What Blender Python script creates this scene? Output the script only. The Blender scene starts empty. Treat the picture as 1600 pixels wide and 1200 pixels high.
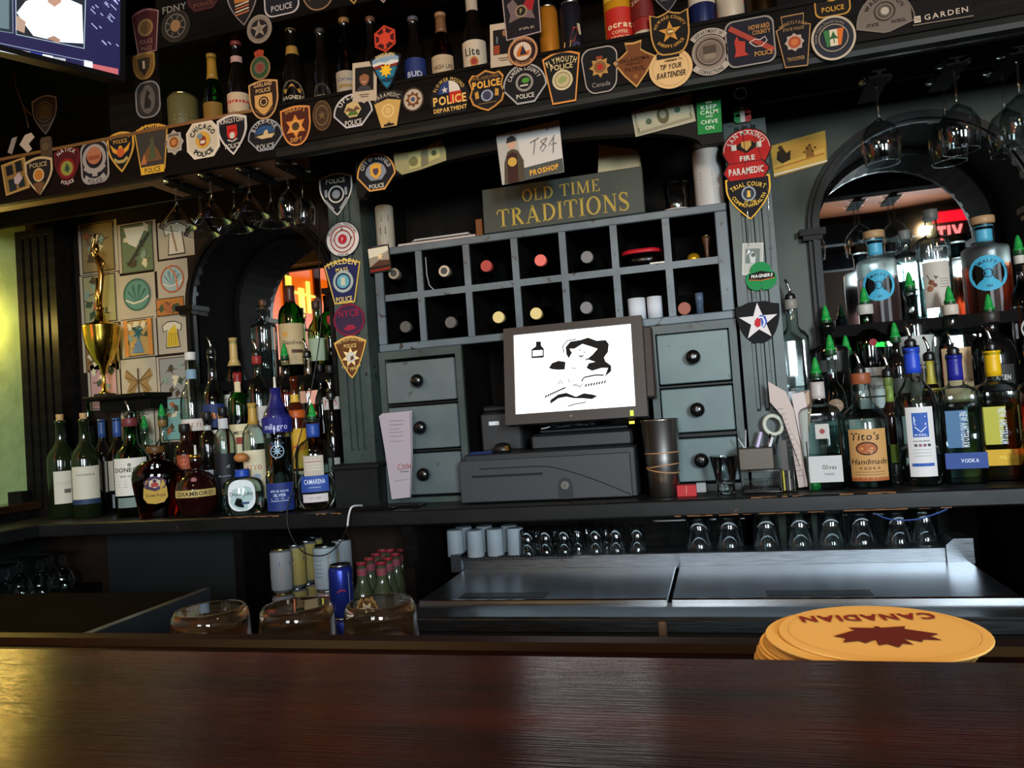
import bpy, math, random
from math import sin, cos, pi, radians, sqrt, atan2
from mathutils import Vector, Matrix
random.seed(7)
S = bpy.context.scene
COL = S.collection

# ------------------------------------------------------------------ camera
FPX = 1200.0
YAW, PITCH, ROLL = radians(15.0), radians(2.0), radians(-4.1)
CAM = Vector((0, 0, 1.2))
FW = Vector((-sin(YAW)*cos(PITCH), cos(YAW)*cos(PITCH), sin(PITCH)))
_r0 = Vector((cos(YAW), sin(YAW), 0)); _u0 = _r0.cross(FW)
RT = _r0*cos(ROLL) + _u0*sin(ROLL)
UP = -_r0*sin(ROLL) + _u0*cos(ROLL)
cd = bpy.data.cameras.new('camera'); cam = bpy.data.objects.new('camera', cd); COL.objects.link(cam)
cd.sensor_fit = 'HORIZONTAL'; cd.sensor_width = 36; cd.lens = 36*FPX/1600; cd.clip_start = 0.02
m3 = Matrix((RT, UP, -FW)).transposed()
cam.matrix_world = Matrix.Translation(CAM) @ m3.to_4x4()
S.camera = cam

def ray(px, py): return FW + RT*((px-800)/FPX) - UP*((py-600)/FPX)
def P(px, py, Y): d = ray(px, py); return CAM + d*(Y/d.y)
def PZ(px, py, z): d = ray(px, py); return CAM + d*((z-1.2)/d.z)
def PX(px, py, x): d = ray(px, py); return CAM + d*(x/d.x)
def mpp(p): return (Vector(p)-CAM).dot(FW)/FPX          # metres per pixel at a point

# ------------------------------------------------------------------ world, lights, exposure
S.view_settings.view_transform = 'Standard'; S.view_settings.look = 'None'
S.view_settings.gamma = 1; S.view_settings.use_curve_mapping = False
S.view_settings.exposure = 0.0
S.cycles.use_denoising = True
S.cycles.max_bounces = 14; S.cycles.transmission_bounces = 12; S.cycles.glossy_bounces = 5
S.cycles.diffuse_bounces = 3; S.cycles.transparent_max_bounces = 16
S.cycles.caustics_reflective = False; S.cycles.caustics_refractive = False
S.cycles.sample_clamp_indirect = 4.0
w = bpy.data.worlds.new('world'); S.world = w; w.use_nodes = True
w.node_tree.nodes['Background'].inputs[0].default_value = (0.55, 0.68, 0.85, 1)
w.node_tree.nodes['Background'].inputs[1].default_value = 0.9
def area(name, loc, target, sx, sy, power, col):
    l = bpy.data.lights.new(name, 'AREA'); l.shape = 'RECTANGLE'; l.size = sx; l.size_y = sy
    l.energy = power; l.color = col
    o = bpy.data.objects.new(name, l); COL.objects.link(o); o.location = loc
    o.rotation_euler = (Vector(target)-Vector(loc)).to_track_quat('-Z', 'Y').to_euler(); return o
def lamp(name, kind, loc, power, col, size=.05, target=None, angle=80, blend=.6):
    l = bpy.data.lights.new(name, kind); l.energy = power; l.color = col; l.shadow_soft_size = size
    o = bpy.data.objects.new(name, l); COL.objects.link(o); o.location = loc
    if target: o.rotation_euler = (Vector(target)-Vector(loc)).to_track_quat('-Z', 'Y').to_euler()
    if kind == 'SPOT': l.spot_size = radians(angle); l.spot_blend = blend
    return o
# daylight through the two street windows behind the camera (the windows themselves are built below)
area('daylight_window', (2.02, -3.92, 1.9), (0.2, 2.0, 1.3), .92, 1.26, 400, (.80, .92, 1.0))
area('daylight_window', (-.2, -3.92, 1.9), (-0.5, 2.0, 1.3), .9, 1.26, 75, (.86, .94, 1.0))
# warm down-lights over the bar, then three level spots added to warm the patches
lamp('warm_spot', 'SPOT', (0.34, 0.20, 2.0), 22, (1, .62, .26), .03, (0.12, .60, 1.0), 80, .8)
lamp('warm_spot', 'SPOT', (-0.75, 0.20, 2.0), 26, (1, .62, .26), .03, (-0.45, .72, 1.0), 90, .8)
lamp('warm_spot', 'SPOT', (1.02, 0.47, 1.93), 18, (1, .64, .32), .02, (0.5, 1.7, 1.95), 80, .9)
lamp('warm_spot', 'SPOT', (-0.20, 0.47, 1.93), 19, (1, .64, .32), .05, (-0.25, 1.7, 1.95), 88, .9)
lamp('warm_spot', 'SPOT', (-1.10, 0.47, 1.93), 19, (1, .62, .30), .05, (-1.1, 1.7, 1.95), 88, .9)

# ------------------------------------------------------------------ materials
def lin(h):
    h = h.lstrip('#'); out = []
    for i in (0, 2, 4):
        c = int(h[i:i+2], 16)/255; out.append(c/12.92 if c <= .04045 else ((c+.055)/1.055)**2.4)
    return (*out, 1)
_m = {}
def newmat(name):
    m = bpy.data.materials.new(name); m.use_nodes = True
    return m, m.node_tree.nodes, m.node_tree.links, m.node_tree.nodes['Principled BSDF']
def C(hexc, rough=.8, metal=0, spec=.3):                     # plain dyed / printed surface
    k = (hexc, rough, metal, spec)
    if k not in _m:
        m, n, l, b = newmat('tint_'+hexc.lstrip('#'))
        b.inputs['Base Color'].default_value = lin(hexc); b.inputs['Roughness'].default_value = rough
        b.inputs['Metallic'].default_value = metal; b.inputs['Specular IOR Level'].default_value = spec
        _m[k] = m
    return _m[k]
def EM(hexc, st):
    k = ('em', hexc, st)
    if k not in _m:
        m, n, l, b = newmat('glow_'+hexc.lstrip('#'))
        b.inputs['Base Color'].default_value = (.02, .02, .02, 1)
        b.inputs['Emission Color'].default_value = lin(hexc); b.inputs['Emission Strength'].default_value = st
        _m[k] = m
    return _m[k]
def GL(hexc='#ffffff', rough=0.0, ior=1.46, tr=1.0):         # refracting glass / liquid
    k = ('gl', hexc, rough, ior, tr)
    if k not in _m:
        m, n, l, b = newmat('glass_'+hexc.lstrip('#'))
        b.inputs['Base Color'].default_value = lin(hexc); b.inputs['Roughness'].default_value = rough
        b.inputs['IOR'].default_value = ior; b.inputs['Transmission Weight'].default_value = tr
        _m[k] = m
    return _m[k]
def THIN(hexc='#f4f8f8', gl=.9):                              # thin-walled glassware: clear with a fresnel sheen
    k = ('thin', hexc, gl)
    if k not in _m:
        m = bpy.data.materials.new('thin_glass'); m.use_nodes = True
        n, l = m.node_tree.nodes, m.node_tree.links; n.clear()
        o = n.new('ShaderNodeOutputMaterial'); mx = n.new('ShaderNodeMixShader'); t = n.new('ShaderNodeBsdfTransparent')
        g = n.new('ShaderNodeBsdfGlossy'); f = n.new('ShaderNodeFresnel'); mu = n.new('ShaderNodeMath')
        t.inputs[0].default_value = lin(hexc); g.inputs['Roughness'].default_value = .06; f.inputs['IOR'].default_value = 1.55
        mu.operation = 'MULTIPLY_ADD'; mu.inputs[1].default_value = gl; mu.inputs[2].default_value = .04; mu.use_clamp = True
        ge = n.new('ShaderNodeNewGeometry'); io = n.new('ShaderNodeMath'); io.operation = 'MULTIPLY_ADD'   # inner face: total reflection only near the rim
        io.inputs[1].default_value = 1.22-1.55; io.inputs[2].default_value = 1.55; l.new(ge.outputs['Backfacing'], io.inputs[0]); l.new(io.outputs[0], f.inputs['IOR'])
        l.new(f.outputs[0], mu.inputs[0]); l.new(mu.outputs[0], mx.inputs[0]); l.new(t.outputs[0], mx.inputs[1]); l.new(g.outputs[0], mx.inputs[2])
        l.new(mx.outputs[0], o.inputs[0]); _m[k] = m
    return _m[k]
def NM(name, c1, c2, scale=6, rough=.5, bump=.1, stretch=(1, 1, 1), c3=None, t3=.62, detail=6, metal=0, spec=.5, rvar=0, lo=.35, hi=.65):
    """noise-mixed material in object space: c1/c2 mottling, c3 = chips or stains, bump"""
    if name in _m: return _m[name]
    m, n, l, b = newmat(name)
    tc = n.new('ShaderNodeTexCoord'); mp = n.new('ShaderNodeMapping'); mp.inputs['Scale'].default_value = stretch
    l.new(tc.outputs['Object'], mp.inputs[0])
    nz = n.new('ShaderNodeTexNoise'); nz.inputs['Scale'].default_value = scale; nz.inputs['Detail'].default_value = detail
    l.new(mp.outputs[0], nz.inputs['Vector'])
    cr = n.new('ShaderNodeValToRGB'); cr.color_ramp.elements[0].position = lo; cr.color_ramp.elements[1].position = hi
    cr.color_ramp.elements[0].color = lin(c1); cr.color_ramp.elements[1].color = lin(c2)
    l.new(nz.outputs[0], cr.inputs[0]); src = cr.outputs[0]
    if c3:
        n2 = n.new('ShaderNodeTexNoise'); n2.inputs['Scale'].default_value = scale*4.3; n2.inputs['Detail'].default_value = 5
        l.new(mp.outputs[0], n2.inputs['Vector'])
        r2 = n.new('ShaderNodeValToRGB'); r2.color_ramp.elements[0].position = t3; r2.color_ramp.elements[1].position = t3+.03
        l.new(n2.outputs[0], r2.inputs[0])
        mx = n.new('ShaderNodeMix'); mx.data_type = 'RGBA'; l.new(r2.outputs[0], mx.inputs[0]); l.new(src, mx.inputs[6])
        mx.inputs[7].default_value = lin(c3); src = mx.outputs[2]
    l.new(src, b.inputs['Base Color']); b.inputs['Roughness'].default_value = rough
    b.inputs['Metallic'].default_value = metal; b.inputs['Specular IOR Level'].default_value = spec
    if rvar:
        rr = n.new('ShaderNodeMapRange'); rr.inputs[3].default_value = rough-rvar; rr.inputs[4].default_value = rough+rvar
        l.new(nz.outputs[0], rr.inputs[0]); l.new(rr.outputs[0], b.inputs['Roughness'])
    if bump:
        bp = n.new('ShaderNodeBump'); bp.inputs['Strength'].default_value = bump; bp.inputs['Distance'].default_value = .004
        l.new(nz.outputs[0], bp.inputs['Height']); l.new(bp.outputs[0], b.inputs['Normal'])
    _m[name] = m; return m

PAINT = NM('teal_black_paint', '#2e3835', '#3e4a46', 9, .38, .25, c3='#1d201f', t3=.66, spec=.35)
PAINT_D = NM('dark_paint', '#121413', '#1b1d1b', 8, .42, .2, spec=.18)
PAINT_L = NM('worn_rack_paint', '#414d54', '#515f66', 12, .45, .3, c3='#241f1b', t3=.64)
DRAWER = NM('drawer_daylit_paint', '#4a5354', '#586262', 7, .42, .25, c3='#39423f', t3=.67)  # case paint lightened for daylight on the fronts, greyer for the left case
WALLG = NM('bay_wall_paint', '#1d251c', '#283024', 6, .45, .2, spec=.25)
WALLB = NM('brown_bay_paint', '#1a110c', '#251912', 6, .5, .2, spec=.18)
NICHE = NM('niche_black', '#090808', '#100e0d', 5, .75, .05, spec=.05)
BLACKW = NM('black_stained_wood', '#0b0908', '#14110f', 5, .42, .2, stretch=(1, 8, 8), spec=.08)
COUNTER = NM('worn_black_counter', '#0f0f0e', '#191817', 7, .4, .35, c3='#4d3524', t3=.70, spec=.3)
WOODB = NM('soffit_wood', '#7a5026', '#946434', 4, .5, .1, stretch=(10, 1, 10))
TANW = NM('lit_shelf_wood', '#6b4a24', '#80592e', 4, .5, .1, stretch=(1, 10, 10))  # soffit wood with the sconce light painted in as tan
def bar_wood():
    m, n, l, b = newmat('varnished_bar_wood')
    tc = n.new('ShaderNodeTexCoord')
    def noise(sc, vec, det=5):
        mp = n.new('ShaderNodeMapping'); mp.inputs['Scale'].default_value = vec; l.new(tc.outputs['Object'], mp.inputs[0])
        z = n.new('ShaderNodeTexNoise'); z.inputs['Scale'].default_value = sc; z.inputs['Detail'].default_value = det; l.new(mp.outputs[0], z.inputs['Vector']); return z
    g = noise(3.2, (1.2, 9, 9)); cr = n.new('ShaderNodeValToRGB'); cr.color_ramp.elements[0].position = .35; cr.color_ramp.elements[1].position = .7
    cr.color_ramp.elements[0].color = lin('#140503'); cr.color_ramp.elements[1].color = lin('#321007'); l.new(g.outputs[0], cr.inputs[0]); l.new(cr.outputs[0], b.inputs['Base Color'])
    b.inputs['Roughness'].default_value = .2; b.inputs['Specular IOR Level'].default_value = .42
    f = noise(1.0, (9, 1100, 1100), 3); w1 = noise(22, (1, 2, 1), 3)                      # fine ridges along the grain, soft waviness
    bp = n.new('ShaderNodeBump'); bp.inputs['Strength'].default_value = .6; bp.inputs['Distance'].default_value = .0004; l.new(f.outputs[0], bp.inputs['Height'])
    b2 = n.new('ShaderNodeBump'); b2.inputs['Strength'].default_value = .05; b2.inputs['Distance'].default_value = .004; l.new(w1.outputs[0], b2.inputs['Height']); l.new(bp.outputs[0], b2.inputs['Normal'])
    l.new(b2.outputs[0], b.inputs['Normal']); return m
BARW = bar_wood()
RAILW = NM('bar_rail_wood', '#0c0403', '#180805', 7, .45, .1, stretch=(1, 5, 5), c3='#4a1c0c', t3=.67, spec=.1)
PLASTER = NM('green_plaster', '#94a868', '#a4b878', 14, .75, .9, detail=10)
STEEL = NM('brushed_steel', '#7d8084', '#9aa0a6', 20, .30, .05, stretch=(1, 30, 30), metal=1, rvar=.06)
CHROME = C('#d8d8d8', .12, 1)
PLAST = C('#1b1c1e', .45, 0, .5)
BLK = C('#0c0c0d', .35, 0, .5)
GOLD = C('#d0a040', .18, 1)

# ------------------------------------------------------------------ mesh helpers
class MB:
    def __init__(s): s.v = []; s.f = []; s.mi = []; s.sm = []
    def add(s, vs, fs, mi=0, sm=False):
        o = len(s.v); s.v += [tuple(v) for v in vs]
        for f in fs: s.f.append(tuple(i+o for i in f)); s.mi.append(mi); s.sm.append(sm)
        return s
    def box(s, a, b, mi=0, bev=0):
        x0, x1 = sorted((a[0], b[0])); y0, y1 = sorted((a[1], b[1])); z0, z1 = sorted((a[2], b[2]))
        if not bev:
            return s.add([(x0,y0,z0),(x1,y0,z0),(x1,y1,z0),(x0,y1,z0),(x0,y0,z1),(x1,y0,z1),(x1,y1,z1),(x0,y1,z1)],
                  [(3,2,1,0),(4,5,6,7),(0,1,5,4),(1,2,6,5),(2,3,7,6),(3,0,4,7)], mi)
        # chamfered box: three nested rings
        vs = []; k = bev
        def ring(z, e): return [(x0+e,y0+(k-e) if 0 else y0+e,z)] 
        def loop(z, ins):
            e = ins
            return [(x0+e+k,y0+e,z),(x1-e-k,y0+e,z),(x1-e,y0+e+k,z),(x1-e,y1-e-k,z),(x1-e-k,y1-e,z),(x0+e+k,y1-e,z),(x0+e,y1-e-k,z),(x0+e,y0+e+k,z)]
        L = [loop(z0, k), loop(z0+k, 0), loop(z1-k, 0), loop(z1, k)]
        for q in L: vs += q
        fs = [tuple(range(7, -1, -1)), tuple(range(24, 32))]
        for r in range(3):
            for i in range(8): j = (i+1) % 8; fs.append((r*8+i, r*8+j, r*8+8+j, r*8+8+i))
        return s.add(vs, fs, mi)
    def lathe(s, prof, n=24, c=(0,0,0), mi=0, sm=True, capb=True, capt=True, sq=None, axis='z'):
        """prof: [(r,z)] or [(rx,ry,z,exp)]"""
        vs = []; fs = []
        for p in prof:
            if len(p) == 2: rx = ry = p[0]; z = p[1]; e = 2
            else: rx, ry, z, e = p
            for i in range(n):
                t = 2*pi*i/n; cx, sx = cos(t), sin(t)
                if e != 2:
                    cx = math.copysign(abs(cx)**(2/e), cx); sx = math.copysign(abs(sx)**(2/e), sx)
                q = (rx*cx, ry*sx, z)
                if axis == 'y': q = (q[0], q[2], q[1])
                elif axis == 'x': q = (q[2], q[0], q[1])
                vs.append((c[0]+q[0], c[1]+q[1], c[2]+q[2]))
        m = len(prof)
        for r in range(m-1):
            for i in range(n):
                j = (i+1) % n; f = (r*n+i, r*n+j, r*n+n+j, r*n+n+i)
                fs.append(f if axis != 'y' else f[::-1])
        s.add(vs, fs, mi, sm)
        o = len(s.v)-len(vs)
        if capb: f = tuple(o+i for i in range(n-1, -1, -1)); s.f.append(f if axis != 'y' else f[::-1]); s.mi.append(mi); s.sm.append(False)
        if capt: f = tuple(o+(m-1)*n+i for i in range(n)); s.f.append(f if axis != 'y' else f[::-1]); s.mi.append(mi); s.sm.append(False)
        return s
    def tube(s, pts, r, n=8, mi=0, closed=False, caps=True):
        pts = [Vector(p) for p in pts]; vs = []; fs = []; m = len(pts)
        prev = None
        for k, p in enumerate(pts):
            a = pts[(k-1) % m] if (closed or k > 0) else p; b = pts[(k+1) % m] if (closed or k < m-1) else p
            t = (b-a).normalized() if (b-a).length > 1e-9 else Vector((0,0,1))
            if prev is None:
                u = t.cross(Vector((0,0,1)));
                if u.length < .1: u = t.cross(Vector((1,0,0)))
            else: u = prev - t*prev.dot(t)
            u.normalize(); prev = u; w_ = t.cross(u)
            rr = r[k] if isinstance(r, (list, tuple)) else r
            for i in range(n):
                an = 2*pi*i/n; vs.append(p + u*(cos(an)*rr) + w_*(sin(an)*rr))
        for k in range(m if closed else m-1):
            a0 = k*n; b0 = ((k+1) % m)*n
            for i in range(n): j = (i+1) % n; fs.append((a0+i, a0+j, b0+j, b0+i))
        if caps and not closed: fs += [tuple(range(n-1, -1, -1)), tuple(range((m-1)*n, m*n))]
        return s.add(vs, fs, mi, True)
    def prism(s, out, y0, y1, mi=0, plane='xz', sm=False):
        """outline (list of 2-D points, counter-clockwise seen from the front) extruded from y0 (front) to y1 (back)"""
        n = len(out)
        def q(p, y): return (p[0], y, p[1]) if plane == 'xz' else ((p[0], p[1], y) if plane == 'xy' else (y, p[0], p[1]))
        vs = [q(p, y0) for p in out] + [q(p, y1) for p in out]
        fs = [tuple(range(n)), tuple(range(2*n-1, n-1, -1))]
        for i in range(n): j = (i+1) % n; fs.append((i, n+i, n+j, j))
        return s.add(vs, fs, mi, sm)
    def build(s, name, mats, parent=None, loc=None, rot=None):
        me = bpy.data.meshes.new(name); me.from_pydata(s.v, [], s.f)
        for m in (mats if isinstance(mats, (list, tuple)) else [mats]): me.materials.append(m)
        me.polygons.foreach_set('material_index', s.mi); me.polygons.foreach_set('use_smooth', s.sm); me.update()
        o = bpy.data.objects.new(name, me); COL.objects.link(o)
        if parent: o.parent = parent
        if loc: o.location = loc
        if rot: o.rotation_euler = rot
        return o
def tag(o, label=None, cat=None, group=None, kind=None):
    if label: o['label'] = label
    if cat: o['category'] = cat
    if group: o['group'] = group
    if kind: o['kind'] = kind
    return o
def thing(name, label, cat, loc=(0,0,0), rz=0, group=None):
    o = bpy.data.objects.new(name, None); COL.objects.link(o); o.location = loc; o.rotation_euler = (0, 0, rz)
    o.empty_display_size = .02
    return tag(o, label, cat, group)
def bx(name, a, b, mat, parent=None, bev=0): return MB().box(a, b, 0, bev).build(name, mat, parent)
def struct(name, mb, mat, parent=None): return tag(mb.build(name, mat, parent), kind='structure')
def copy_tree(o, parent=None):
    c = o.copy(); COL.objects.link(c); c.parent = parent
    for ch in list(o.children): copy_tree(ch, c)
    return c

# ------------------------------------------------------------------ flat print (lettering and emblems)
_gl = {}
def glyph(ch, bold):
    k = (ch, bold)
    if k in _gl: return _gl[k]
    cu = bpy.data.curves.new('g', 'FONT'); cu.body = ch; cu.resolution_u = 2; cu.offset = bold; cu.fill_mode = 'FRONT'
    ob = bpy.data.objects.new('g', cu); me = bpy.data.meshes.new_from_object(ob)
    vs = [(v.co.x, v.co.y) for v in me.vertices]; fs = [tuple(p.vertices) for p in me.polygons]
    x1 = max((v[0] for v in vs), default=.2); x0 = min((v[0] for v in vs), default=0)
    vs = [(x-x0, y) for x, y in vs]
    bpy.data.objects.remove(ob); bpy.data.curves.remove(cu); bpy.data.meshes.remove(me)
    _gl[k] = (vs, fs, x1-x0); return _gl[k]
CAPH = .70
def layout(text, size, sx=1.0, gap=.1, bold=.012, serif=False):
    """-> [(verts, faces, x0, width)], total width;  size = cap height"""
    k = size/CAPH; out = []; x = 0
    for ch in text:
        if ch == ' ': x += .34*k*sx; continue
        vs, fs, w_ = (serif_glyph(ch) if serif else glyph(ch, bold))
        out.append(([(a*k*sx, b*k) for a, b in vs], fs, x, w_*k*sx)); x += (w_*sx+gap)*k
    return out, max(x-gap*k, 0)
def serif_glyph(ch):
    """roman capitals drawn with thick and thin strokes and bracket serifs (cap height .7)"""
    k = ('serif', ch)
    if k in _gl: return _gl[k]
    H = .7; T = .115; t = .045; s = .05; V = []; F = []
    def poly(pts): o = len(V); V.extend(pts); F.append(tuple(range(o, o+len(pts))))
    def bar(x0, y0, x1, y1, w_):
        dx, dy = x1-x0, y1-y0; L = sqrt(dx*dx+dy*dy); nx, ny = -dy/L*w_/2, dx/L*w_/2
        poly([(x0-nx, y0-ny), (x1-nx, y1-ny), (x1+nx, y1+ny), (x0+nx, y0+ny)])
    def serif(xc, y, w_): 
        y0 = 0 if y == 0 else H-.035
        poly([(xc-w_/2, y0), (xc+w_/2, y0), (xc+w_/2, y0+.035), (xc-w_/2, y0+.035)])
    def stem(x): poly([(x, 0), (x+T, 0), (x+T, H), (x, H)]); serif(x+T/2, 0, T+.12); serif(x+T/2, 1, T+.12)
    def arcs(cx, cy, rx, ry, a0, a1, thick, thin, n=18):
        for i in range(n):
            q = []
            for a, o in ((a0+(a1-a0)*i/n, 0), (a0+(a1-a0)*(i+1)/n, 1)):
                a = radians(a); wv = thin+(thick-thin)*abs(cos(a))
                q.append(((cx+rx*cos(a), cy+ry*sin(a)), (cx+(rx-wv)*cos(a), cy+(ry-wv*.9)*sin(a))))
            poly([q[0][1], q[0][0], q[1][0], q[1][1]])
    W = .6
    if ch == 'O': arcs(.33, .35, .33, .36, 0, 360, T*1.05, t, 28)
    elif ch == 'L': stem(.06); bar(.1, .022, .46, .022, t); poly([(.42, 0), (.5, 0), (.5, .19), (.465, .19)])
    elif ch == 'D': stem(.06); arcs(.2, .35, .42, .35, -90, 90, T*1.05, t)
    elif ch == 'T':
        poly([(.24, 0), (.24+T, 0), (.24+T, H), (.24, H)]); serif(.24+T/2, 0, T+.14); bar(.0, H-.022, .6, H-.022, t)
        poly([(0, H), (0, H-.2), (.03, H-.2), (.07, H)]); poly([(.6, H), (.53, H), (.57, H-.2), (.6, H-.2)])
    elif ch == 'I': stem(.06)
    elif ch == 'M':
        bar(.09, 0, .12, H, t); bar(.14, H-.02, .41, 0, T); bar(.41, .0, .68, H, t); poly([(.66, 0), (.66+T, 0), (.66+T*.9, H), (.64, H)])
        serif(.09, 0, .17); serif(.72, 0, .24); serif(.11, 1, .16); serif(.7, 1, .22)
    elif ch == 'E':
        stem(.06); bar(.1, .022, .46, .022, t); bar(.1, H-.022, .44, H-.022, t); bar(.1, .37, .34, .37, t)
        poly([(.42, 0), (.5, 0), (.5, .18), (.465, .18)]); poly([(.47, H), (.41, H), (.44, H-.15), (.47, H-.15)]); bar(.335, .28, .335, .46, .03)
    elif ch == 'R': stem(.06); arcs(.2, .53, .27, .17, -90, 90, T*.95, t); bar(.26, .37, .52, .03, T); serif(.53, 0, .16)
    elif ch == 'A': bar(.07, 0, .32, H, t); bar(.3, H, .56, 0, T*1.05); bar(.15, .23, .47, .23, t); serif(.08, 0, .18); serif(.57, 0, .24)
    elif ch == 'N': bar(.1, 0, .1, H, t); bar(.1, H-.02, .54, .02, T); bar(.54, 0, .54, H, t); serif(.1, 0, .18); serif(.54, 1, .18); serif(.07, 1, .16)
    elif ch == 'S':
        pts = [(.40, .55), (.36, .65), (.25, .70), (.12, .66), (.07, .55), (.13, .44), (.26, .36), (.39, .27), (.43, .16), (.37, .04), (.24, 0), (.10, .04), (.06, .15)]
        ws = [.03, .05, .045, .07, .10, .115, .125, .115, .10, .07, .045, .05, .03]
        for i in range(len(pts)-1):
            (xa, ya), (xb, yb) = pts[i], pts[i+1]; dx, dy = xb-xa, yb-ya; L = sqrt(dx*dx+dy*dy); nx, ny = -dy/L/2, dx/L/2
            poly([(xa-nx*ws[i], ya-ny*ws[i]), (xb-nx*ws[i+1], yb-ny*ws[i+1]), (xb+nx*ws[i+1], yb+ny*ws[i+1]), (xa+nx*ws[i], ya+ny*ws[i])])
        bar(.405, .5, .405, .7, .03); bar(.06, 0, .06, .2, .03)
    x1 = max(v[0] for v in V); x0 = min(v[0] for v in V); V = [(x-x0, y) for x, y in V]
    _gl[k] = (V, F, x1-x0); return _gl[k]

def circ(x, y, rx, ry=None, n=24, a0=0): ry = ry or rx; return [(x+rx*cos(a0+2*pi*i/n), y+ry*sin(a0+2*pi*i/n)) for i in range(n)]
def star(x, y, n, r0, r1, a0=90): return [(x+(r0 if i % 2 == 0 else r1)*cos(radians(a0)+pi*i/n), y+(r0 if i % 2 == 0 else r1)*sin(radians(a0)+pi*i/n)) for i in range(2*n)]
def shape_polys(it):
    """art item -> list of 2-D polygons (verts, faces)"""
    k = it[0]
    if k == 'rect':
        _, x0, y0, x1, y1, c = it[:6]; n = max(1, int(it[6])) if len(it) > 6 else 1
        vs = []; fs = []
        for i in range(n+1): x = x0+(x1-x0)*i/n; vs += [(x, y0), (x, y1)]
        for i in range(n): fs.append((2*i, 2*i+2, 2*i+3, 2*i+1))
        return vs, fs
    if k == 'disc':
        p = circ(it[1], it[2], it[3], it[4], 20); vs = [(it[1], it[2])]+p; return vs, [(0, 1+i, 1+(i+1) % 20) for i in range(20)]
    if k == 'ring':
        _, x, y, r0, r1, c = it[:6]; asp = it[6] if len(it) > 6 else 1
        a = circ(x, y, r0, r0*asp, 28); b = circ(x, y, r1, r1*asp, 28); return a+b, [(i, 28+i, 28+(i+1) % 28, (i+1) % 28) for i in range(28)]
    if k == 'poly': return list(it[1]), [tuple(range(len(it[1])))]
    if k == 'star': 
        p = star(it[1], it[2], it[3], it[4], it[5], it[6]); n = len(p); return [(it[1], it[2])]+p, [(0, 1+i, 1+(i+1) % n) for i in range(n)]
    if k == 'line':
        pts, wd = it[1], it[2]; vs = []; fs = []; n = len(pts)
        for i in range(n):
            a = pts[max(i-1, 0)]; b = pts[min(i+1, n-1)]; dx, dy = b[0]-a[0], b[1]-a[1]; L = sqrt(dx*dx+dy*dy) or 1
            vs += [(pts[i][0]-dy/L*wd/2, pts[i][1]+dx/L*wd/2), (pts[i][0]+dy/L*wd/2, pts[i][1]-dx/L*wd/2)]
        for i in range(n-1): fs.append((2*i, 2*i+1, 2*i+3, 2*i+2))
        return vs, fs
    if k == 'txt':
        _, tx, x, y, size, c = it[:6]; o = it[6] if len(it) > 6 else {}
        L, tw = layout(tx, size, o.get('sx', 1), o.get('gap', .1), o.get('bold', .012), o.get('serif', False))
        fit = o.get('w');  kx = fit/tw if fit and tw else 1; sh = o.get('sh', 0); rot = radians(o.get('rot', 0)); slope = o.get('rise', 0)
        vs = []; fs = []; off = {'c': -.5, 'l': 0, 'r': -1}[o.get('al', 'c')]*tw*kx
        for gv, gf, gx, gw in L:
            b = len(vs)
            for a, q in gv:
                u = off+(gx+a)*kx+q*sh; v = q-size/2+slope*u
                vs.append((x+u*cos(rot)-v*sin(rot), y+u*sin(rot)+v*cos(rot)))
            fs += [tuple(i+b for i in f) for f in gf]
        return vs, fs
    if k == 'arc':                                            # text on a circle; R>0 over the top, R<0 along the bottom
        _, tx, x, y, R, ang, size, c = it[:8]; o = it[8] if len(it) > 8 else {}
        sx = o.get('sx', 1); L, tw = layout(tx, size, sx, o.get('gap', .12), o.get('bold', .014)); vs = []; fs = []; asp = o.get('asp', 1)
        lim = o.get('w') or (.76 if abs(R) > .5 else 2.5*abs(R))
        if tw > lim: L, tw = layout(tx, size, sx*lim/tw, o.get('gap', .12)*lim/tw, o.get('bold', .014))
        for gv, gf, gx, gw in L:
            b = len(vs); mid = gx+gw/2-tw/2
            for a, q in gv:
                du = a-gw/2
                if R > 0: th = radians(ang)-mid/R; rr = R+q; ux, uy = sin(th), -cos(th); cx, cy = cos(th), sin(th); p = (cx*rr+ux*du, cy*rr+uy*du)
                else:
                    th = radians(ang)-mid/R; rr = -R-q; ux, uy = -sin(th), cos(th); cx, cy = cos(th), sin(th); p = (cx*rr+ux*du, cy*rr+uy*du)
                vs.append((x+p[0], y+p[1]*asp))
            fs += [tuple(i+b for i in f) for f in gf]
        return vs, fs
COLIX = {'txt': 5, 'arc': 7, 'rect': 5, 'disc': 5, 'ring': 5, 'poly': 2, 'star': 7, 'line': 3}
def art(items, mapf, parent, rough=.85, base=0, names=('emblem', 'lettering'), step=.00018):
    """prints the items on a surface: mapf(u, v, lift) -> xyz. One mesh for shapes, one for letters."""
    shp, sm_, out, txt = MB(), [], [], []
    for li, it in enumerate(items):
        vs, fs = shape_polys(it); col = it[COLIX[it[0]]]
        m = col if not isinstance(col, str) else C(col, rough)
        lift = .0004+step*(li+base); pts = [mapf(u, v, lift) for u, v in vs]
        if it[0] in ('txt', 'arc'): txt.append((pts, fs, m))
        else:
            if m not in sm_: sm_.append(m)
            shp.add(pts, fs, sm_.index(m))
    if shp.v: out.append(shp.build(names[0], sm_, parent))
    for pts, fs, m in txt:
        if pts: out.append(MB().add(pts, fs).build(names[1], m, parent))
    return out
def flat(s=1.0): return lambda u, v, d: (u*s, -d, v*s)        # print facing -Y
def onup(s=1.0): return lambda u, v, d: (u*s, v*s, d)
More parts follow.
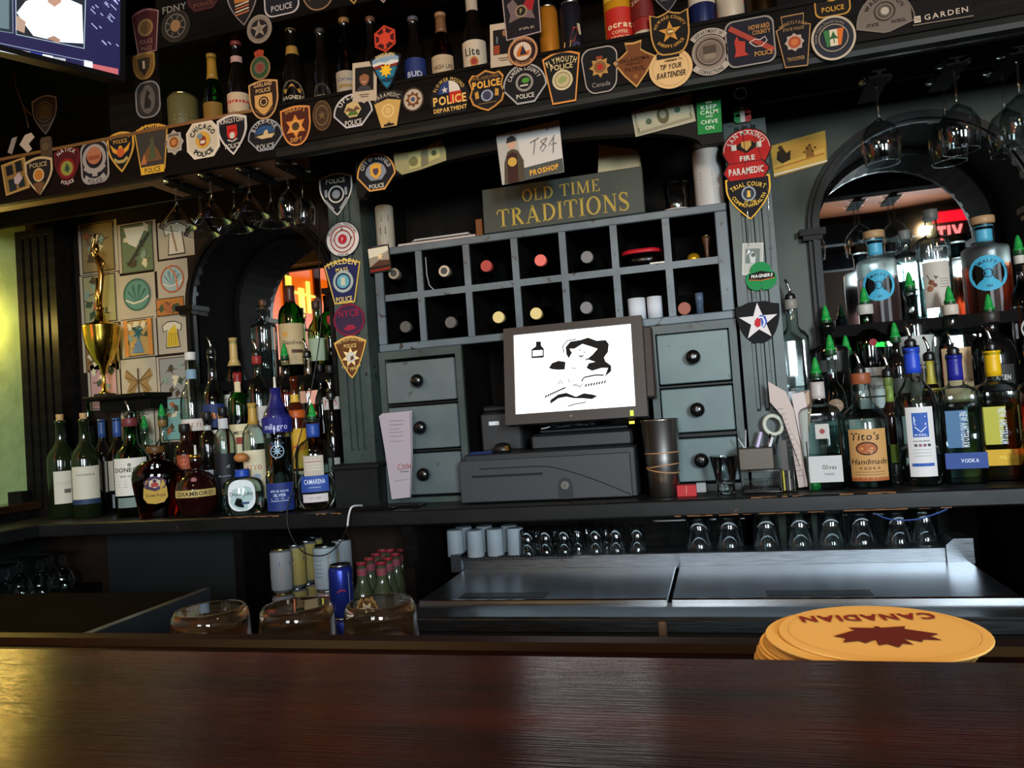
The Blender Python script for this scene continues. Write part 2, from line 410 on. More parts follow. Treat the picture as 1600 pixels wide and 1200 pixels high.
# ================================================================== the room
YW = 2.08; YM = 2.29; ZC = .97                       # bay wall, mirrors, back counter level
XL, XR, YB, ZT = -2.225, 2.8, -4.0, 2.95
struct('floor', MB().box((XL-.1, YB-.1, -.05), (XR+.1, 2.5, 0)), NM('floor_boards', '#1a120c', '#261a11', 3, .4, .1, stretch=(1, 8, 1)))
struct('ceiling', MB().box((XL-.1, YB-.1, ZT), (XR+.1, 2.5, ZT+.05)), NM('ceiling_brown', '#33190c', '#45230f', 3, .8, .1, spec=.05))
struct('wall_left', MB().box((XL-.1, .55, 0), (XL, 2.5, ZT)), PLASTER)
struct('wall_left', MB().box((XL-.1, YB-.1, 0), (XL, .55, ZT)), NM('side_wall_brown', '#2a1a10', '#382417', 3, .6, .1))
struct('wall_right', MB().box((XR, YB-.1, 0), (XR+.1, 2.5, ZT)), NM('dark_brown_wall', '#2a1a10', '#382417', 3, .6, .1))
wf = MB()                                                # street wall with two window openings
wins = [(1.55, 2.5, 1.25, 2.55), (-.67, .27, 1.25, 2.55)]
wf.box((XL, YB-.1, 0), (XR, YB, 1.25)); wf.box((XL, YB-.1, 2.55), (XR, YB, ZT))
wf.box((XL, YB-.1, 1.25), (-.67, YB, 2.55)); wf.box((.27, YB-.1, 1.25), (1.55, YB, 2.55)); wf.box((2.5, YB-.1, 1.25), (XR, YB, 2.55))
struct('wall_front', wf, NM('front_wall_brown', '#2a1a10', '#382417', 3, .6, .1))
for i, (a, b, c, d) in enumerate(wins):
    wn = MB()
    for x in (a, (a+b)/2-.015, b-.03): wn.box((x, YB-.02, c), (x+.03, YB+.02, d))
    for z in (c, d-.03): wn.box((a, YB-.02, z), (b, YB+.02, z+.03))
    struct('window_%d' % (i+1), wn, BLACKW)
    o = bx('pane', (a, YB-.06, c), (b, YB-.055, d), THIN('#eef6f8', .6), bpy.data.objects['window_%d' % (i+1)])
struct('wall_back', MB().box((XL, 2.36, 0), (XR, 2.46, ZT)), PAINT_D)

def arch_wall(mb, x0, x1, z0, z1, cx, r, zs, y, n=20):
    mb.add([(x0,y,z0),(cx-r,y,z0),(cx-r,y,zs),(x0,y,zs)], [(0,1,2,3)]); mb.add([(cx+r,y,z0),(x1,y,z0),(x1,y,zs),(cx+r,y,zs)], [(0,1,2,3)])
    mb.add([(x0,y,zs),(cx-r,y,zs),(cx-r,y,z1),(x0,y,z1)], [(0,1,2,3)]); mb.add([(cx+r,y,zs),(x1,y,zs),(x1,y,z1),(cx+r,y,z1)], [(0,1,2,3)])
    a = [(cx-r*cos(pi*i/n), zs+r*sin(pi*i/n)) for i in range(n+1)]
    for i in range(n): mb.add([(a[i][0],y,a[i][1]),(a[i+1][0],y,a[i+1][1]),(a[i+1][0],y,z1),(a[i][0],y,z1)], [(0,1,2,3)])
def arch_reveal(mb, cx, r, zs, z0, y0, y1, n=20):
    pts = [(cx-r, z0)]+[(cx-r*cos(pi*i/n), zs+r*sin(pi*i/n)) for i in range(n+1)]+[(cx+r, z0)]
    for p, q in zip(pts, pts[1:]): mb.add([(p[0],y0,p[1]),(q[0],y0,q[1]),(q[0],y1,q[1]),(p[0],y1,p[1])], [(0,1,2,3)])
    mb.add([(cx-r,y0,z0),(cx+r,y0,z0),(cx+r,y1,z0),(cx-r,y1,z0)], [(0,1,2,3)])
def arch_band(mb, cx, r0, r1, zs, z0, y0, y1, n=24):
    """flat moulding that follows the arch and runs down both jambs"""
    def ln(r): return [(cx-r, z0)]+[(cx-r*cos(pi*i/n), zs+r*sin(pi*i/n)) for i in range(n+1)]+[(cx+r, z0)]
    a, b = ln(r0), ln(r1)
    for i in range(len(a)-1):
        p, q, s_, t = a[i], a[i+1], b[i+1], b[i]
        mb.add([(p[0],y0,p[1]),(q[0],y0,q[1]),(s_[0],y0,s_[1]),(t[0],y0,t[1]),(p[0],y1,p[1]),(q[0],y1,q[1]),(s_[0],y1,s_[1]),(t[0],y1,t[1])],
               [(0,1,2,3),(4,7,6,5),(0,4,5,1),(3,2,6,7)])
AL, AR, AZ, ARAD, ASILL = -1.335, .512, 1.60, .236, ZC
lw = MB(); arch_wall(lw, XL, -.90, 0, ZT, AL, ARAD, AZ, YW); lwo = struct('wall_back_bay', lw, WALLB)
rw = MB(); arch_wall(rw, .04, 1.6, 0, ZT, AR, ARAD, AZ, YW); rwo = struct('wall_back_bay', rw, WALLG)
rw2 = MB(); rw2.box((1.6, YW, 0), (XR, YW+.02, ZT)); struct('wall_back_bay', rw2, PAINT_D)
for cx, wo, pm in ((AL, lwo, NICHE), (AR, rwo, NICHE)):
    nb = MB(); arch_reveal(nb, cx, ARAD, AZ, ASILL, YW, YM); nb.build('niche_lining', pm, wo)
    tb = MB(); arch_band(tb, cx, ARAD, ARAD+.028, AZ, ZC, YW-.016, YW+.01); arch_band(tb, cx, ARAD+.006, ARAD+.018, AZ, ZC, YW-.026, YW-.016)
    tb.build('arch_moulding', NM('arch_black', '#0e0d0c', '#181614', 6, .4, .05, spec=.12), wo)
    ib = MB()
    for s_ in (-1, 1):
        ib.box((cx+s_*(ARAD-.012), YW-.035, AZ-.014), (cx+s_*(ARAD+.05), YW+.05, AZ+.002)); ib.box((cx+s_*(ARAD-.004), YW-.028, AZ-.026), (cx+s_*(ARAD+.042), YW+.05, AZ-.014))
    ib.build('arch_impost', BLACKW, wo)
    mm = thing('arched_mirror', 'arched mirror at the back of the %s niche' % ('orange-glowing' if cx < 0 else 'red-neon-reflecting'), 'mirror', (cx, YM, ASILL))
    n = 24; out = [(-ARAD, 0), (ARAD, 0)]+[(ARAD*cos(pi*i/n), AZ-ASILL+ARAD*sin(pi*i/n)) for i in range(n+1)]
    MB().prism(out, -.002, .004).build('mirror_glass', C('#dfe3e2', .02, 1), mm)
    fb = MB(); arch_band(fb, 0, ARAD-.014, ARAD-.001, AZ-ASILL, 0, -.012, -.002); fb.build('mirror_frame', NICHE, mm)

# centre bay: recess behind the till and the drawers, shallow arch board on top
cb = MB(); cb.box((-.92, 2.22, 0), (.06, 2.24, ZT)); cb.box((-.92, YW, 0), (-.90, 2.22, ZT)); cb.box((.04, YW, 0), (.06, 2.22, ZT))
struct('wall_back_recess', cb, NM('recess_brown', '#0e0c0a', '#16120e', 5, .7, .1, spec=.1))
ab = MB(); n = 28; cx, hw, zs, hz, z1, y = -.415, .42, 1.772, .066, 1.93, 1.79
pts = [(cx-hw*cos(pi*i/n), zs+hz*sin(pi*i/n)) for i in range(n+1)]
for p, q in zip(pts, pts[1:]):
    ab.add([(p[0],y,p[1]),(q[0],y,q[1]),(q[0],y,z1),(p[0],y,z1),(p[0],y+.025,p[1]),(q[0],y+.025,q[1]),(q[0],y+.025,z1),(p[0],y+.025,z1)], [(0,1,2,3),(4,7,6,5),(0,4,5,1)])
for x0, x1 in ((P(557, 290, y).x, cx-hw), (cx+hw, P(1131, 220, y).x)): ab.box((x0, y, 1.772), (x1, y+.025, z1))
struct('trim_1', ab, NM('arch_board_black', '#0c0c0b', '#151412', 6, .5, .05, spec=.1))

# fluted pilasters: cross-section with grooves, on plinths
def pilaster(name, x0, x1, yf, z0, z1, mat, nfl=3, plinth=None, plm=None, fz=(0, 1)):
    fw = (x1-x0); g = .011; d = .008; mb = MB()
    xs = [x0]; cuts = []
    for i in range(nfl): c = x0+fw*(.5+(i-(nfl-1)/2)*.2); cuts.append((c-g/2, c+g/2))
    def sect(gr):
        pts = [(x0, yf)]
        for a, b in cuts: pts += [(a, yf), (a+.002, yf+(d if gr else 0)), (b-.002, yf+(d if gr else 0)), (b, yf)]
        return pts+[(x1, yf)]
    za, zb = z0+(z1-z0)*fz[0], z0+(z1-z0)*fz[1]
    lv = [(z0, 0), (za, 0), (za+.006, 1), (zb-.006, 1), (zb, 0), (z1, 0)]; k = len(sect(0)); vs = []; fs = []
    for z, gr in lv: vs += [(x, yy, z) for x, yy in sect(gr)]
    for r in range(len(lv)-1):
        for i in range(k-1): fs.append((r*k+i, r*k+i+1, r*k+k+i+1, r*k+k+i))
    mb.add(vs, fs)
    for x in (x0, x1): mb.add([(x, yf, z0), (x, YW+.01, z0), (x, YW+.01, z1), (x, yf, z1)], [(0, 1, 2, 3)])
    o = struct(name, mb, mat)
    if plinth:
        pb = MB(); e = .016; pb.box((x0-e, yf-.03, z0), (x1+e, YW, plinth-.012)); pb.box((x0-e-.006, yf-.037, plinth-.016), (x1+e+.006, YW, plinth), 0, .004); pb.build('plinth', plm or mat, o)
    return o
pilaster('trim_2', -1.012, -.916, 1.93, ZC, 1.86, PAINT, 3, 1.088, PAINT_D, (.17, .985))
pilaster('trim_3', .060, .158, 1.93, ZC, 1.86, PAINT, 3, None, None, (.21, .985))
pilaster('trim_4', -2.185, -2.03, 2.0, ZC, 1.90, BLACKW, 4, None, None, (.02, .98))
# side panels that close the drawer cases
# ================================================================== overhead display shelf with glass rails
sh = thing('display_shelf', 'long overhead bar shelf with a dark fascia covered in police patches', 'shelf', (0, 0, 0))
YF = 1.65; ZF = 1.86
fb = MB(); fb.box((XL, YF, ZF), (-1.0, YF+.018, ZF+.122)); fb.box((-1.0, YF, ZF+.024), (1.45, YF+.018, ZF+.122)); fb.build('fascia', BLACKW, sh)
mb_ = MB(); ZF2 = ZF+.026
pr = [(YF+.008, ZF2+.004), (YF+.004, ZF2-.004), (YF+.003, ZF2-.016), (YF+.006, ZF2-.026), (YF+.02, ZF2-.03), (YF+.05, ZF2-.022), (YF+.05, ZF2+.004)]
mb_.prism(pr, -1.0, 1.45, 0, 'yz'); mb_.build('cornice_moulding', PAINT_D, sh)
bx('shelf_board', (-1.40, YF+.018, ZF), (-1.0, 1.82, ZF+.07), WOODB, sh)
bx('shelf_board', (-1.0, YF+.018, ZF+.02), (1.45, 1.735, ZF+.07), BLACKW, sh)  # brown soffit drawn black here for the shade under the shelf
bx('shelf_board', (XL, YF+.018, ZF+.012), (-1.40, 1.735, ZF+.07), TANW, sh)
bx('shelf_backing', (XL, 1.965, ZF+.05), (1.45, 1.98, ZT), BLACKW, sh)
bx('top_rail', (-1.0, YF-.004, ZF+.118), (1.45, YF+.04, ZF+.126), BLACKW, sh)
bx('top_rail', (XL, YF-.004, ZF+.118), (-1.0, YF+.04, ZF+.126), TANW, sh)
bx('upper_fascia', (-1.5, YF, 2.19), (1.45, YF+.018, 2.34), BLACKW, sh)
bx('upper_board', (-1.5, YF+.018, 2.19), (1.45, 1.735, 2.23), BLACKW, sh)
bx('post', (-1.475, YF, ZF+.122), (-1.315, YF+.018, 2.34), BLACKW, sh)
def rail(px, py, l=.15):
    a = P(px, py, YF+.03)
    r = MB(); x = a.x
    r.box((x-.013, YF+.02, ZF-.004), (x+.013, YF+.02+l, ZF)); r.box((x-.004, YF+.02, ZF-.012), (x+.004, YF+.02+l, ZF-.004)); r.box((x-.016, YF+.02, ZF-.016), (x+.016, YF+.02+l, ZF-.012))
    return r.build('glass_rail', NICHE, sh), x
RAILX = []
for px, py in ((268, 262), (322, 250), (382, 243), (440, 232)):
    o, x = rail(px, py); RAILX.append(x)
for x in (.36, .50, .61): 
    r = MB(); r.box((x-.013, YF+.02, ZF-.034), (x+.013, YF+.16, ZF-.03)); r.box((x-.02, YF+.02, ZF-.045), (x+.02, YF+.16, ZF-.041)); r.box((x-.004, YF+.02, ZF-.041), (x+.004, YF+.16, ZF-.034)); r.build('glass_rail', NICHE, sh)
# ledge along the green wall and dark return
lg = thing('wall_ledge', 'dark varnished ledge along the yellow-green plaster wall', 'ledge', (0, 0, 0))
bx('ledge_board', (XL, .4, .995), (-2.12, 1.995, 1.02), NM('ledge_varnish', '#20130a', '#33200f', 4, .18, .03, stretch=(8, 1, 1)), lg, .004)
bx('ledge_apron', (XL, .4, .93), (-2.135, 1.995, .995), BLACKW, lg)
bx('ledge_block', (-2.22, 1.96, 1.02), (-2.165, 1.999, 1.055), BLACKW, lg)
# canopy over the camera, added to shade the upper shelf; beams follow the mirror
cn = thing('shade_canopy', 'brown canopy over the bar with blue-painted beams', 'canopy', (0, 0, 0))
bx('canopy_panel', (-2.2, -.55, 2.02), (2.4, .42, 2.06), NM('canopy_brown', '#2a140a', '#351a0d', 3, .8, .1, spec=.05), cn)
for y in (-.55, .36): bx('beam', (-2.2, y, 1.92), (2.4, y+.07, 2.02), NM('beam_blue', '#3c4658', '#4a566b', 4, .7, .05, spec=.1), cn)
for x in (-1.6, -.6, .15, .95, 1.7): bx('beam', (x, -.48, 1.965), (x+.07, .36, 2.02), _m['beam_blue'], cn)
# neon sign and lit lantern in the room behind the camera, seen in the two mirrors
def vmir(px, py, Yv): p = P(px, py, Yv); return Vector((p.x, 2*(YM-.002)-p.y, p.z))

# ================================================================== back counter
ct = thing('back_counter', 'worn black back-bar worktop with chipped edges under the bottles', 'counter', (0, 0, 0))
wt = MB(); wt.box((-1.93, 1.795, ZC-.038), (1.6, 2.30, ZC), 0, .004); wt.build('worktop', COUNTER, ct)
bx('worktop_return', (XL, .6, ZC-.038), (-1.93, 2.08, ZC), COUNTER, ct, .004)
sd = MB()
for x in (-1.93, -1.30, -.80, .56): sd.box((x-.012, 1.86, 0), (x+.012, 2.2, ZC-.038))
for i, x in enumerate((-1.30, -.80, .62)): bx('side_panel', (x-.014, 1.84, 0), (x+.014, 2.2, ZC-.038), BLACKW, ct)
bx('back_panel', (-1.93, 2.2, 0), (1.6, 2.215, ZC-.038), BLACKW, ct)
bx('added_strip_light', (-.62, 1.845, ZC-.042), (.50, 1.857, ZC-.038), EM('#cfe6f4', 7.0), ct)  # unseen strip added to light the glasses and cooler lids
bx('under_shelf', (-1.286, 1.86, .598), (-.814, 2.2, .623), BLACKW, ct)
bx('under_shelf', (-1.286, 1.75, .544), (-.814, 1.858, .569), BLACKW, ct)
bx('under_shelf', (XL, 1.0, .715), (-1.985, 2.08, .74), BLACKW, ct)
bx('return_panel', (XL, .6, 0), (XL+.02, 2.08, ZC-.038), NM('under_counter_green', '#0c1110', '#111816', 4, .6, .05), ct)
bx('return_panel', (-1.92, 2.04, 0), (-1.30, 2.055, ZC-.038), _m['under_counter_green'], ct)
rs = thing('bottle_riser', 'grey stepped riser under the left liquor bottles', 'riser', (0, 0, 0))
RSM = C('#727d79', .5)  # grey lightened in place of mirror light behind the glass
bx('step', (-1.68, 1.985, ZC), (-1.06, YW-.03, 1.085), RSM, rs); bx('step', (-1.56, YW-.03, ZC), (-1.11, YM-.014, 1.085), RSM, rs)
rs2 = thing('bottle_riser', 'grey stepped riser under the right liquor bottles', 'riser', (0, 0, 0))
bx('step', (.20, 2.01, ZC), (.752, YW-.03, 1.12), RSM, rs2); bx('step', (.285, YW-.03, ZC), (.74, YM-.014, 1.12), RSM, rs2)
for cx, nm in ((AL, 'whisky bottles before the orange reflection'), (AR, 'pink and orange gin bottles')):
    s_ = thing('niche_shelf', 'narrow black niche shelf holding the '+nm, 'shelf', (cx, YW, 1.352))
    bx('shelf_board', (-ARAD+.004, .0, -.02), (ARAD-.004, YM-YW-.016, 0), NICHE, s_)
    bx('shelf_lip', (-ARAD+.004, -.008, -.026), (ARAD-.004, 0, .002), NICHE, s_)

wr = MB(); random.seed(21)                               # bare wood where the paint has worn off the edge
for xa, xb, z in ((-1.32, -1.14, ZC+.0003), (-1.03, -.96, ZC+.0003), (-.12, .02, ZC-.038), (.03, .20, ZC-.0378), (.22, .36, ZC+.0003), (.05, .16, ZC+.0003), (.24, .45, ZC-.0378)):
    n = 10
    for i in range(n):
        x0, x1 = xa+(xb-xa)*i/n, xa+(xb-xa)*(i+1)/n; h = random.uniform(.0008, .0032)
        if random.random() < .8: wr.box((x0, 1.7935, z-(h if z > ZC-.01 else 0)), (x1, 1.799, z+(0 if z > ZC-.01 else h)))
wr.build('worn_edge', C('#7a5232', .8), ct)['kind'] = 'stuff'
# ================================================================== front bar
br = thing('bar_counter', 'dark varnished wooden bar top with glossy warm reflections', 'bar', (0, 0, 0))
prof = [(-.35, 1.0), (.42, 1.0), (.430, 1.004), (.435, 1.016), (.437, 1.034), (.436, 1.05), (.433, 1.057), (.427, 1.06), (-.35, 1.06)]
MB().prism([(a, b) for a, b in prof], -2.1, 2.3, 0, 'yz').build('bar_top', BARW, br)
bx('drip_channel', (-2.1, .40, 1.0), (2.3, .515, 1.036), RAILW, br)
prl = [(.508, 1.0), (.534, 1.0), (.536, 1.02), (.535, 1.036), (.530, 1.0405), (.516, 1.0405), (.511, 1.036), (.508, 1.02)]
MB().prism(prl, -2.1, 2.3, 0, 'yz').build('bar_rail', RAILW, br)
bx('bar_front', (-2.1, -.12, 0), (2.3, .50, 1.0), BLACKW, br)
bx('work_shelf', (-1.1, .54, .885), (.6, .80, .905), STEEL, br)

# ================================================================== stainless bottle cooler under the counter
ZK = .78; kc = PZ(800, 964, ZK)
ck = thing('bottle_cooler', 'stainless bottle cooler with two sliding lids below the till', 'cooler', (0, 0, 0))
x0, x1, yf = -.70, .535, PZ(1000, 963, ZK).y
bx('body', (x0, yf, 0), (x1, 1.98, ZK-.03), C('#17181a', .4, 0, .5), ck)
bx('front_trim', (x0, yf-.004, ZK-.033), (x1, yf+.02, ZK-.004), STEEL, ck, .003)
bx('front_ledge', (x0, yf-.003, ZK-.004), (x1, PZ(1000, 942, ZK).y, ZK), STEEL, ck)
yl = PZ(1000, 942, ZK).y; xm = PZ(1052, 920, ZK).x
for a, b in ((x0+.01, xm-.004), (xm+.004, x1-.02)):
    l = MB(); l.box((a, yl, ZK+.001), (b, 1.952, ZK+.007), 0, .002); lo = l.build('lid', STEEL, ck)
    l = MB(); l.box((a, yl-.005, ZK-.004), (b, yl+.004, ZK+.009), 0, .002); l.build('lid_edge', CHROME, lo)
    c = a+(b-a)*.34 if a < -.5 else a+(b-a)*.45
    h = MB(); h.box((c-.10, yl+.018, ZK+.0072), (c+.10, yl+.062, ZK+.0088)); h.box((c-.092, yl+.022, ZK+.0086), (c+.092, yl+.052, ZK+.0092))
    h.build('grip', C('#1b1f24', .4), lo)
bx('backsplash', (x0+.0, 1.952, ZK), (x1-.05, 2.03, .82), STEEL, ck, .002)
e = MB(); zz = .828
e.prism([(x1-.066, ZK+.002), (x1-.01, ZK+.002), (x1-.01, zz+.012), (x1-.05, zz+.012), (x1-.066, zz-.002)], 1.945, 2.03); e.build('corner_bracket', STEEL, ck)
bx('corner_bracket', (x0-.025, 1.945, ZK+.002), (x0+.004, 2.03, zz), STEEL, ck)
bx('cable_rail', (-.2, 2.12, .872), (.5, 2.124, .876), CHROME, ck)
# left speed unit with a steel edge
su = thing('speed_station', 'dark work station with a steel-edged top at the end of the bar', 'work station', (0, 0, 0))
bx('body', (-1.85, .80, 0), (-1.118, 1.45, .835), BLACKW, su); bx('top', (-1.85, .80, .835), (-1.118, 1.45, .855), NM('station_wood', '#0b0604', '#140a06', 4, .85, .05, spec=.05), su, .003)
bx('steel_edge', (-1.118, .80, .80), (-1.10, 1.45, .862), STEEL, su)
# ================================================================== cloth patches, stickers and cards
def o_shield(a, n=10):
    p = [(-.5+i/8, a*(.86+.14*sin(pi*i/8))) for i in range(9)][::-1]
    L = []
    for i in range(n+1):
        t = i/n; L.append((-.5*cos(t*pi/2)**.85, .15*a-1.15*a*sin(t*pi/2)**1.15))
    return p+L+[(-x, y) for x, y in L[::-1]][1:]
def o_vshield(a, n=8):      # pointed shield with a flatter, sharper foot
    p = [(-.5+i/8, a*(.80+.20*sin(pi*i/8))) for i in range(9)][::-1]; L = []
    for i in range(n+1): t = i/n; L.append((-.5*(1-t**1.7), .35*a-1.35*a*t))
    return p+L+[(-x, y) for x, y in L[::-1]][1:]
def o_key(a, b=.3): return [(-.5+i/10, a*(.80+.2*sin(pi*i/10))) for i in range(11)][::-1]+[(-b, -a), (b, -a)]
def o_fan(a, b=.2, d=-.2):
    t = [(.5*cos(pi*i/16), d*a+(a-d*a)*sin(pi*i/16)) for i in range(17)]; return t+[(-b, -a), (b, -a)]
def o_oct(a): k = .21; return [(.5, a-2*a*k*1.2), (.5-k, a), (-.5+k, a), (-.5, a-2*a*k*1.2), (-.5, -a+2*a*k*1.2), (-.5+k, -a), (.5-k, -a), (.5, -a+2*a*k*1.2)]
def o_circ(a): return circ(0, 0, .5, a, 32)
def o_tomb(a, r=.22, n=6):
    out = []
    for cx, cy, s in ((.5-r, a-r, 0), (-.5+r, a-r, 90), (-.5+r, -a+r, 180), (.5-r, -a+r, 270)):
        out += [(cx+r*cos(radians(s+90*i/n)), cy+r*sin(radians(s+90*i/n))) for i in range(n+1)]
    return out
def o_rect(a): return [(.5, a), (-.5, a), (-.5, -a), (.5, -a)]
def o_tri(a):               # rounded triangle, widest at the top
    p = [(-.5+i/10, a*(.72+.28*sin(pi*i/10))) for i in range(11)][::-1]; L = []
    for i in range(9): t = i/8; L.append((-.5*(1-t)**.75-.0, .72*a-1.72*a*t**.9))
    return p+L[1:]+[(-x, y) for x, y in L[::-1]][1:-1]
def o_arrow(a): h = [(0, -a), (.26, -.45*a), (.5, .2*a), (.3, .42*a), (.16, .62*a), (.2, .98*a), (0, .93*a)]; return h+[(-x, y) for x, y in h[::-1]][1:-1]
def o_badge(a):
    h = [(0, -a), (.2, -.85*a), (.42, -.6*a), (.5, -.2*a), (.43, .15*a), (.5, .6*a), (.38, .86*a), (.26, .8*a), (0, a)]; return h+[(-x, y) for x, y in h[::-1]][1:-1]
def o_star7(a): return [(x, y*2*a) for x, y in star(0, 0, 8, .5, .40)]
def o_hex(a): return [(.5, 0), (.38, a), (-.38, a), (-.5, 0), (-.38, -a), (.38, -a)]
def o_dome(a): t = [(.5*cos(pi*i/14), -.25*a+1.25*a*sin(pi*i/14)) for i in range(15)]; return t+[(-.36, -a), (.36, -a)]
def o_trooper(a): return [(.5, .55*a), (.30, .6*a), (.33, a), (-.33, a), (-.30, .6*a), (-.5, .5*a), (-.32, -.95*a), (.32, -a)]
def o_oshield(a):           # shield with hollow shoulders
    p = [(.5, .95*a), (.3, .82*a), (.12, .9*a), (0, a), (-.12, .9*a), (-.3, .82*a), (-.5, .95*a)]; L = []
    for i in range(9): t = i/8; L.append((-.5*cos(t*pi/2)**.5, -1*a*sin(t*pi/2)**1.4))
    return p+L+[(-x, y) for x, y in L[::-1]][1:]
def o_clover(a): return [(r*cos(t), r*sin(t)*2*a) for t in [2*pi*i/48+pi/2 for i in range(48)] for r in [.36+.14*abs(cos(1.5*(t-pi/2)))**.6]]

def card(name, label, cat, cx, cy, w, h, Y, outline, base, border=None, items=(), rot=0, bw=.07, group=None, th=.0016, rough=.88, tilt=0, parts=('backing', 'border'), yaw=0, flip=False):
    p = P(cx, cy, Y); W = P(cx+w/2, cy, Y).x-P(cx-w/2, cy, Y).x; H = P(cx, cy-h/2, Y).z-P(cx, cy+h/2, Y).z
    a = H/W/2; out = outline(a)
    t = thing(name, label, cat, p, 0, group); t.rotation_euler = (radians(tilt), radians(-rot), radians(yaw))
    # counter-clockwise outline
    ar = sum(q[0]*r[1]-r[0]*q[1] for q, r in zip(out, out[1:]+out[:1]))
    if ar < 0: out = out[::-1]
    pt = [(x*W, y*W) for x, y in out]
    n_ = len(pt); bk = MB(); bk.add([(0, -th, 0)]+[(x, -th, z) for x, z in pt]+[(x, 0, z) for x, z in pt], [(0, 1+i, 1+(i+1) % n_) for i in range(n_)]+[(1+i, 1+n_+i, 1+n_+(i+1) % n_, 1+(i+1) % n_) for i in range(n_)])
    bk.build(parts[0], C(base, rough) if isinstance(base, str) else base, t)
    if border:
        k = 1-2*bw; inn = [(x*W*k, y*W*(1-bw/a) if a > .2 else y*W*k) for x, y in out]; n = len(pt); mb = MB(); d = -th-.0009
        mb.add([(x, d, z) for x, z in pt]+[(x, d, z) for x, z in inn]+[(x, 0, z) for x, z in pt]+[(x, -th, z) for x, z in inn],
               [(i, (i+1) % n, n+(i+1) % n, n+i) for i in range(n)]+[(2*n+i, 2*n+(i+1) % n, (i+1) % n, i) for i in range(n)]+[(n+i, n+(i+1) % n, 3*n+(i+1) % n, 3*n+i) for i in range(n)])
        mb.build(parts[1], C(border, rough), t)
    if items: art(list(items), lambda u, v, d: (u*W, -th-d, v*W), t, rough, 6)
    return t
GR = 'police and fire patches on the overhead shelf'
BK, WH, GD, SV, TN, RD, BL, NV, GN, BR = '#15151a', '#cfc9bd', '#c99a3c', '#9a948c', '#c2a878', '#a3201c', '#3a5a8c', '#191a30', '#3d6b34', '#54321c'
def T(s, x, y, z, c, **o): return ('txt', s, x, y, z, c, o)
def A(s, R, z, c, y=0, x=0, ang=None, **o): return ('arc', s, x, y, R, (90 if R > 0 else 270) if ang is None else ang, z, c, o)
def D(x, y, r, c, ry=None): return ('disc', x, y, r, ry or r, c)
def R_(x, y, r0, r1, c, asp=1): return ('ring', x, y, r0, r1, c, asp)
def ST(x, y, n, r0, r1, c, a0=90): return ('star', x, y, n, r0, r1, a0, c)
def RC(x0, y0, x1, y1, c): return ('rect', x0, y0, x1, y1, c)
def PL(pts, c): return ('poly', pts, c)
def SEAL(x, y, r, c1, c2, c3): return [D(x, y, r, c1), R_(x, y, r*.78, r*.86, c2), D(x, y, r*.62, c2), ST(x, y, 5, r*.45, r*.2, c3)]
def EAGLE(y, c, s=1): return [PL([(-.34*s, y+.2*s), (-.18*s, y+.06*s), (0, y-.02*s), (.18*s, y+.06*s), (.34*s, y+.2*s), (.26*s, y-.02*s), (.1*s, y-.12*s), (-.1*s, y-.12*s), (-.26*s, y-.02*s)], c), D(0, y+.06*s, .07*s, c)]
def PT(label, cx, cy, w, h, ol, base, border, items, Y=YF-.0005, rot=0, name='police_patch', cat='patch', group=GR, **k):
    return card(name, label, cat, cx, cy, w, h, Y, ol, base, border, items, rot, group=group, **k)
UF = YF-.0005; Y2 = YF-.0035      # a patch that overlaps its neighbour
PT('tan square patch with dark blocks at the far left end of the shelf', 25, 276, 38, 50, o_rect, '#8a6a34', '#b08a48', [RC(-.32, .1, -.05, .42, BK), RC(.08, .1, .34, .46, BK), RC(-.3, -.45, -.02, -.05, '#20262c'), RC(.1, -.42, .34, -.1, '#20262c'), PL([(-.05, -.05), (.2, .1), (.3, -.15), (.1, -.3), (-.05, -.25)], '#b8a2a0')], rot=8)
PT('pointed tan-edged patch reading POLICE with an orange disc', 62, 275, 44, 60, o_vshield, '#1c1715', TN, [T('POLICE', 0, .32, .13, TN, w=.62), D(0, .02, .2, TN), D(0, .02, .15, '#b8742a'), PL([(-.2, -.2), (.2, -.2), (.12, -.42), (0, -.55), (-.12, -.42)], '#6b4a28')], Y=Y2)
PT('dark red shield patch reading NATICK POLICE', 106, 261, 40, 62, o_vshield, '#4a0f10', '#5e1616', [A('NATICK', .42, .12, WH, y=.08), D(0, -.05, .33, '#7c1a18'), D(0, -.05, .24, '#8b8a3a'), PL([(-.1, -.1), (0, .12), (.12, -.06), (.04, -.2)], '#2c4a34'), A('POLICE', -.62, .11, WH, y=.05)])
PT('rounded black patch with silver ribbons reading POLICE', 149, 254, 44, 67, lambda a: o_tomb(a, .3), '#1a181c', SV, [R_(0, .12, .3, .42, SV), D(0, .2, .26, '#a86a4a'), RC(-.2, .08, .2, .2, '#8b4a2c'), ('line', [(-.36, -.12), (-.2, -.24), (0, -.28), (.2, -.24), (.36, -.12)], .13, SV), RC(-.09, -.42, .09, -.32, SV), ('line', [(-.36, -.42), (-.2, -.53), (0, -.57), (.2, -.53), (.36, -.42)], .17, SV), A('POLICE', -.9, .12, BK, y=.27, sx=.9)], bw=.05)
PT('black gold-edged shield reading SAN FRANCISCO POLICE over an eagle', 190, 238, 43, 64, o_vshield, BK, GD, [A('SAN FRANCISCO', .75, .1, GD, y=-.27, sx=.62, gap=.06), T('POLICE', 0, .33, .12, GD, w=.5), *EAGLE(.05, '#d8982e', 1.1), D(0, -.02, .14, '#c05a2a'), ('line', [(-.25, -.2), (-.1, -.3), (.1, -.3), (.25, -.2)], .1, '#a89858')])
